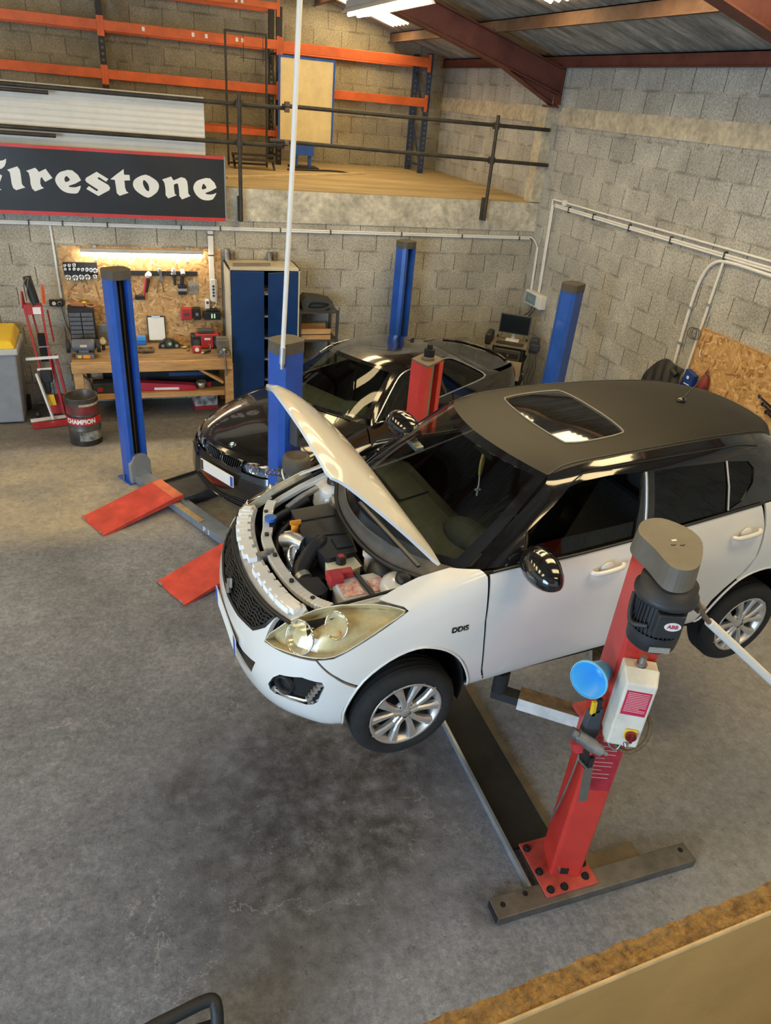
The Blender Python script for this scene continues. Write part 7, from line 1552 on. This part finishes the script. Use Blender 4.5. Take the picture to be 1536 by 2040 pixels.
o = thing('plastic_undertray', 'moulded black plastic car part on top of the open shelf', 'car part', (-3.45,-.28,1.38)); q = MB(); q.prism([(-.20,.0),(.10,-.0),(.24,.06),(.22,.13),(.06,.17),(-.16,.19),(-.22,.12)],-.12,.12,Matrix(((1,0,0,0),(0,0,-1,0),(0,1,0,0),(0,0,0,1)))); pb_ = q.build('moulding', m_int, o, .02); q = MB(); q.tube(smooth_path([(-.12,-.125,.05),(-.08,-.13,.10),(.05,-.13,.10),(.16,-.125,.08),(.05,-.13,.05),(-.12,-.125,.05)],4),.014,7); q.build('recess', m_dark, o)

# ================================================================== RIGHT WALL
cr2 = thing('wall_conduits', 'white conduits climbing and crossing the right hand wall', 'conduit', (0,-2.5,2.9))
def rt(pts, r=.0135, nm='conduit'):
    q = MB(); q.tube([(-.02-.0*k, y, z) for k, (y, z) in enumerate(pts)], r, 8); return wl(q,cr2).build(nm, m_pvc, cr2)
rt([(-.42,2.965),(-2,2.97),(-6.5,2.985)]); rt([(-.50,2.905),(-2,2.908),(-6.5,2.93)]); rt([(-.50,2.880),(-2,2.883),(-6.5,2.905)])
rt([(-.405,2.95),(-.47,1.665)]); rt([(-.445,2.90),(-.51,1.665)]); rt([(-.42,2.965),(-.40,2.95)])
bend = smooth_path([(-.02,-5.9,2.86),(-.02,-4.9,2.852),(-.02,-4.1,2.858),(-.02,-3.85,2.80),(-.02,-3.74,2.62),(-.02,-3.705,2.3),(-.02,-3.71,1.62)],6)
q = MB(); q.tube(bend,.019,10); wl(q,cr2).build('bent_conduit', m_pvc, cr2)
q = MB(); q.tube([(-.02,-3.985,2.85),(-.02,-3.955,2.15),(-.03,-3.94,1.6)],.016,8); wl(q,cr2).build('drop_conduit', m_pvc, cr2)
for y, z in ((-.88,2.893),(-1.5,2.895),(-2.3,2.898),(-3.1,2.90),(-3.98,2.91),(-4.7,2.91)):
    q = MB(); q.box(-.04,0,y-.008,y+.008,z-.04,z+.04); wl(q,cr2).build('conduit_clip', m_clip, cr2)
for y, z in ((-3.71,2.3),(-3.715,1.9),(-3.96,2.4)):
    q = MB(); q.box(-.045,0,y-.03,y+.03,z-.012,z+.012); wl(q,cr2).build('saddle', m_gal, cr2)
q = MB(); q.box(-.045,0,-.78,-.70,2.925,3.0); wl(q,cr2).build('junction_box', m_pvc, cr2, .006)
q = MB(); q.tube([(-.012,.0-.14,4.60),(-.012,-.14,4.14),(-.012,-.15,3.6)],.008,6); q.box(-.05,0,-.19,-.12,4.06,4.14); wl(q,cr2).build('corner_cable', mat('dusty grey cable',(0.30,0.28,0.24),.6), cr2)
eb = thing('electrical_box', 'white and blue electrical box at the foot of the corner conduits', 'electrical box', (-.06,-.49,1.56))
q = MB(); q.box(-.05,.06,-.24,.24,-.10,.10); q.build('enclosure', m_pvc, eb, .012); q = MB(); q.box(-.056,-.048,-.10,.21,-.075,.075); q.build('window', mat('blue grey window',(0.16,0.27,0.36),.25,var=.1), eb, .004)
for y in (.02,.10):
    q = MB(); q.box(-.059,-.055,y-.025,y+.025,-.03,.03); q.build('breaker', m_gal, eb)
q = MB(); q.tube(smooth_path([(-.0,.05,-.10),(-.02,.06,-.2),(-.05,.15,-.28)],4),.012,6); q.tube(smooth_path([(-.0,-.05,-.10),(-.04,-.04,-.18),(-.06,.0,-.26)],4),.012,6); q.build('plug_leads', m_clip, eb)
ob = thing('wall_board', 'chipboard sheet fixed to the right wall behind the white car', 'board', (-.002,-5.2,1.2))
q = MB(); q.box(-.02,0,-1.8,1.22,-.35,.95); q.build('sheet', osb('osb board'), ob); q = MB(); q.box(-.024,0,-1.8,1.22,.95,.958); q.box(-.03,-.0,1.215,1.225,-.35,.95); q.build('edge_strip', m_wood, ob)
for k, (y, z) in enumerate(((-5.06,1.755),(-5.13,1.70),(-5.20,1.645))):
    o = thing('spanner', 'chrome spanner hanging on the chipboard sheet by the car tailgate', 'spanner', (-.03,y,z), 0, 'spanners on the wall board'); q = MB(); q.bar((-.012,.03,.01),(-.012,-.20,-.045),.012,.022); q.cyl((-.02,.03,.01),(-.004,.03,.01),.022,n=12); q.build('spanner_body', m_chrome, o)
o = thing('black_bracket', 'black clamp bracket on the chipboard sheet above the car tailgate', 'bracket', (-.03,-5.2,1.52)); q = MB(); q.bar((-.03,.08,.01),(-.03,-.14,-.03),.03,.03); q.cyl((-.03,.05,-.02),(-.03,.05,.05),.022,n=10); q.build('bracket_body', m_rubm, o)
o = thing('wire_hook', 'small wire hook at the top corner of the chipboard sheet', 'hook', (-.03,-4.08,1.86)); q = MB(); q.tube(smooth_path([(0,.02,.08),(-.02,.0,.03),(-.02,-.03,.0),(-.01,-.05,.05)],5),.006,6); q.build('hook_wire', m_alloy, o)
o = thing('cable_coil', 'coil of grey wire hanging on the drop conduit by the chipboard sheet', 'coil', (-.05,-3.94,2.10)); q = MB()
for k in range(3): q.tube([(-.01*k,.07*math.cos(t)+.02*k,.06*math.sin(t)-.03) for t in np.linspace(0,2*PI,17)[:-1]],.004,5,True)
q.build('wire', m_clip, o)
# jacket and blue packet
jk = thing('jacket', 'black padded jacket hanging on the right wall behind the car roof', 'jacket', (-.10,-3.75,1.35))
q = MB(); n, m2 = 28, 14; vs = []; fs = []
for i in range(n+1):
    t = i/n; y = .34-.62*t; top_ = .34*math.sin(min(1,t*1.25+.12)*PI*.62)+.02
    for j in range(m2+1):
        s_ = j/m2; vs.append((-.02-.10*math.sin(PI*s_)**.6*(1+.25*math.sin(9*t*PI+4*s_)), y+.03*math.sin(7*s_), -.55+s_*(.55+top_)))
for i in range(n):
    for j in range(m2): a = i*(m2+1)+j; fs.append((a,a+m2+1,a+m2+2,a+1))
q.add(vs,fs,True); q.build('shell', mat('black nylon',(0.014,0.014,0.016),.55,var=.3,scale=14,bump=.3,bscale=25), jk)
q = MB(); q.tube(smooth_path([(-.03,-.12,.30),(-.09,-.16,.29),(-.08,-.22,.26)],5),.035,8); q.build('collar', mat('black nylon',(0.014,0.014,0.016)), jk)
o = thing('blue_packet', 'blue packet with white print hanging beside the black jacket', 'packet', (-.10,-4.10,1.50)); q = MB(); q.prism([(-.09,-.05),(.07,-.05),(.09,.17),(-.06,.21)],-.03,.03,Matrix(((0,0,1,0),(-1,0,0,0),(0,1,0,0),(0,0,0,1)))); pk_ = q.build('packet_body', mat('deep blue card',(0.012,0.05,0.28),.4), o, .004)
V_, F_ = text_geo('ADi', .07, .002); q = MB(); q.add([(-.032,-x-.0,.14+y*.6) for x,y,_ in V_],F_); q.build('packet_print', m_plateW, pk_) if 0 else None
q = MB(); q.cyl((-.034,.0,.13),(-.032,.0,.13),.02,n=12); q.box(-.034,-.032,-.05,.04,.05,.06); q.build('packet_print', m_plateW, pk_)
o = thing('red_bag', 'crumpled red bag hanging behind the blue packet', 'bag', (-.06,-4.28,1.48)); q = MB(); q.ball((0,0,.10),.05,.07,.15,14,10); q.tube([(0,.02,.24),(0,0,.30),(0,-.02,.24)],.01,6); q.build('bag_body', mat('dark red bag',(0.35,0.035,0.03),.5,col2=(0.04,0.02,0.02),scale=12), o)
# diagnostic trolley
m_tr = mat('black trolley steel', (0.02,0.02,0.02), .5, var=.3)
tr = thing('diagnostic_trolley', 'black wheeled trolley in the back corner carrying a computer', 'trolley', (-.56,-.84,0), -.62)
for x in (-.22,.22):
    for y in (-.16,.16):
        q = MB(); q.box(x-.015,x+.015,y-.015,y+.015,.08,1.0 if y < 0 else 1.05); q.build('upright', m_tr, tr)
        q = MB(); q.cyl((x-.015,y,.04),(x+.015,y,.04),.04,n=14); q.build('castor', m_rubm, tr)
for z, d_ in ((1.02,.03),(.80,.03),(.45,.03),(.12,.03)):
    q = MB(); q.box(-.27,.27,-.22,.20,z-d_,z); q.build('tray', m_tr if z < .9 else mat('dusty brown tray',(0.20,0.165,0.11),.7,var=.25), tr, .004)
q = MB(); q.box(-.36,-.26,-.24,.05,.98,1.16); q.build('side_bin', m_tr, tr, .03)
q = MB(); q.box(.0,.24,-.26,-.20,.52,.80); q.build('paper_holder', mat('tan card',(0.42,0.34,0.25),.7), tr)
mo_ = thing('monitor', 'dark flat screen standing on the diagnostic trolley', 'monitor', (-.50,-.78,1.02), -.62)
q = MB(); q.box(-.23,.23,-.0,.025,.10,.385); q.build('screen_case', m_clip, mo_, .004); q = MB(); q.box(-.215,.215,-.003,0,.115,.372); q.build('screen', mat('switched off screen',(0.012,0.017,0.022),.15), mo_); q = MB(); q.bar((0,.03,0),(0,.03,.16),.05,.02); q.build('stand', m_alloy, mo_); q = MB(); q.box(-.10,.10,-.08,.06,0,.015); q.build('stand_foot', m_pvc, mo_, .004)
kb = thing('keyboard', 'black keyboard in front of the monitor on the trolley', 'keyboard', (-.635,-.955,1.02), -.62); q = MB(); q.box(-.20,.20,-.06,.06,0,.018); q.build('key_base', m_tr, kb, .004); q = MB()
for r_ in range(4):
    for c_ in range(12): q.box(-.185+.031*c_,-.160+.031*c_,-.05+.026*r_,-.03+.026*r_,.018,.024)
q.build('keys', m_clip, kb)['kind'] = 'stuff'
o = thing('printer', 'black printer on the second tray of the trolley', 'printer', (-.58,-.86,.80), -.62); q = MB(); q.box(-.20,.20,-.20,.14,0,.16); q.build('case', m_clip, o, .012); q = MB(); q.box(-.17,.17,-.212,-.20,.05,.11); q.build('paper_slot', m_tr, o); q = MB(); q.cyl((.02,-.212,.08),(.02,-.218,.08),.02,n=12); q.build('dial', m_steel, o)
o = thing('diagnostic_unit', 'dark handheld diagnostic unit with leads hung on the trolley side', 'diagnostic unit', (-.27,-1.02,.93), -.62); q = MB(); q.box(-.05,.08,-.09,.05,-.02,.20); q.box(-.03,.11,-.11,-.03,.02,.13); q.build('case', mat('dark blue grey plastic',(0.03,0.035,0.045),.5), o, .015)
for k in range(3):
    q = MB(); q.tube(smooth_path([(-.02+.04*k,-.09,.0),(.0+.05*k,-.12,-.2),(-.04+.05*k,-.10,-.42),(.02+.02*k,-.06,-.55)],5),.006,6); q.build('lead', m_clip, o)
o = thing('cable_heap', 'heap of black cables and adaptors on the lower trolley tray', 'cables', (-.50,-.93,.45), -.62); q = MB()
for k in range(6): q.tube([(.13*math.cos(t)+.04*math.sin(k*2),.09*math.sin(t),.03+.035*k+.02*math.sin(2*t+k)) for t in np.linspace(0,2*PI,15)[:-1]],.014,6,True)
q.build('cable_loops', m_clip, o); q = MB(); q.box(.06,.14,-.10,-.04,.10,.16); q.build('adaptor', m_cast, o, .006)

# ================================================================== FOREGROUND
pl0 = MB(); pl0.box(-7.3,-4.3,-12.5,-9.93,2.72,2.87); struct(pl0.build('floor_platform', m_dust), 'edge of the upper platform the picture is taken from', 'floor')
gp = thing('guard_panel', 'chipboard guard panel with a ragged top edge in the near right corner', 'panel', (-5.6,-9.912,2.60))
m_chip = mat('brown chipboard face', (0.40,0.245,0.085), .55, var=.15, scale=3, stretch=(1,1,1), bump=.1, bscale=40)
m_chipe = mat('ragged chipboard edge', (0.44,0.255,0.075), .85, col2=(0.17,0.09,0.03), scale=90, bump=.9, bscale=120)
q = MB(); n = 260; vs = []; fs = []
zt = lambda x: .655+.137*(x+.05)
q.add([(-1.6,-.013,-.0),(1.3,-.013,0),(1.3,-.013,zt(1.3)-.004),(-1.6,-.013,zt(-1.6)-.004),(-1.6,.011,0),(1.3,.011,0),(1.3,.011,zt(1.3)-.004),(-1.6,.011,zt(-1.6)-.004)],[(0,1,2,3),(5,4,7,6),(0,3,7,4),(1,5,6,2),(0,4,5,1)]); q.build('panel_face', m_chip, gp)
q = MB(); vs = []; ny = 8; rr = random.Random(3)
for i in range(n+1):
    x = -1.2+2.2*i/n
    for j in range(ny+1):
        y = -.0125+.0235*j/ny; z = zt(x)-.004+(rr.random()*.004 if 0 < j < ny else .001)+(.004*rr.random() if j >= ny-1 else 0)
        vs.append((x,y+(rr.random()*.004 if j == ny else 0),z))
q.add(vs,[(i*(ny+1)+j,(i+1)*(ny+1)+j,(i+1)*(ny+1)+j+1,i*(ny+1)+j+1) for i in range(n) for j in range(ny)],True); q.build('ragged_edge', m_chipe, gp)
q = MB(); q.bar((-1.6,-.0135,zt(-1.6)-.004),(1.3,-.0135,zt(1.3)-.004),.0025,.006); q.build('pale_arris', mat('pale splintered arris',(0.62,0.44,0.22),.7,var=.2,scale=40), gp)
hd2 = thing('black_case_handle', 'black plastic trolley case standing at the bottom edge', 'case', (-6.06,-8.44,0), -.0)
q = MB(); q.box(-.16,.22,-.30,.02,.0,.24); q.build('case_body', m_rubm, hd2, .02); q = MB(); q.tube(smooth_path([(-.15,-.04,.24),(-.13,.0,.31),(.05,.04,.315),(.19,.06,.315),(.215,.02,.30),(.21,-.04,.24)],5),.030,12); q.build('handle', m_rubm, hd2)
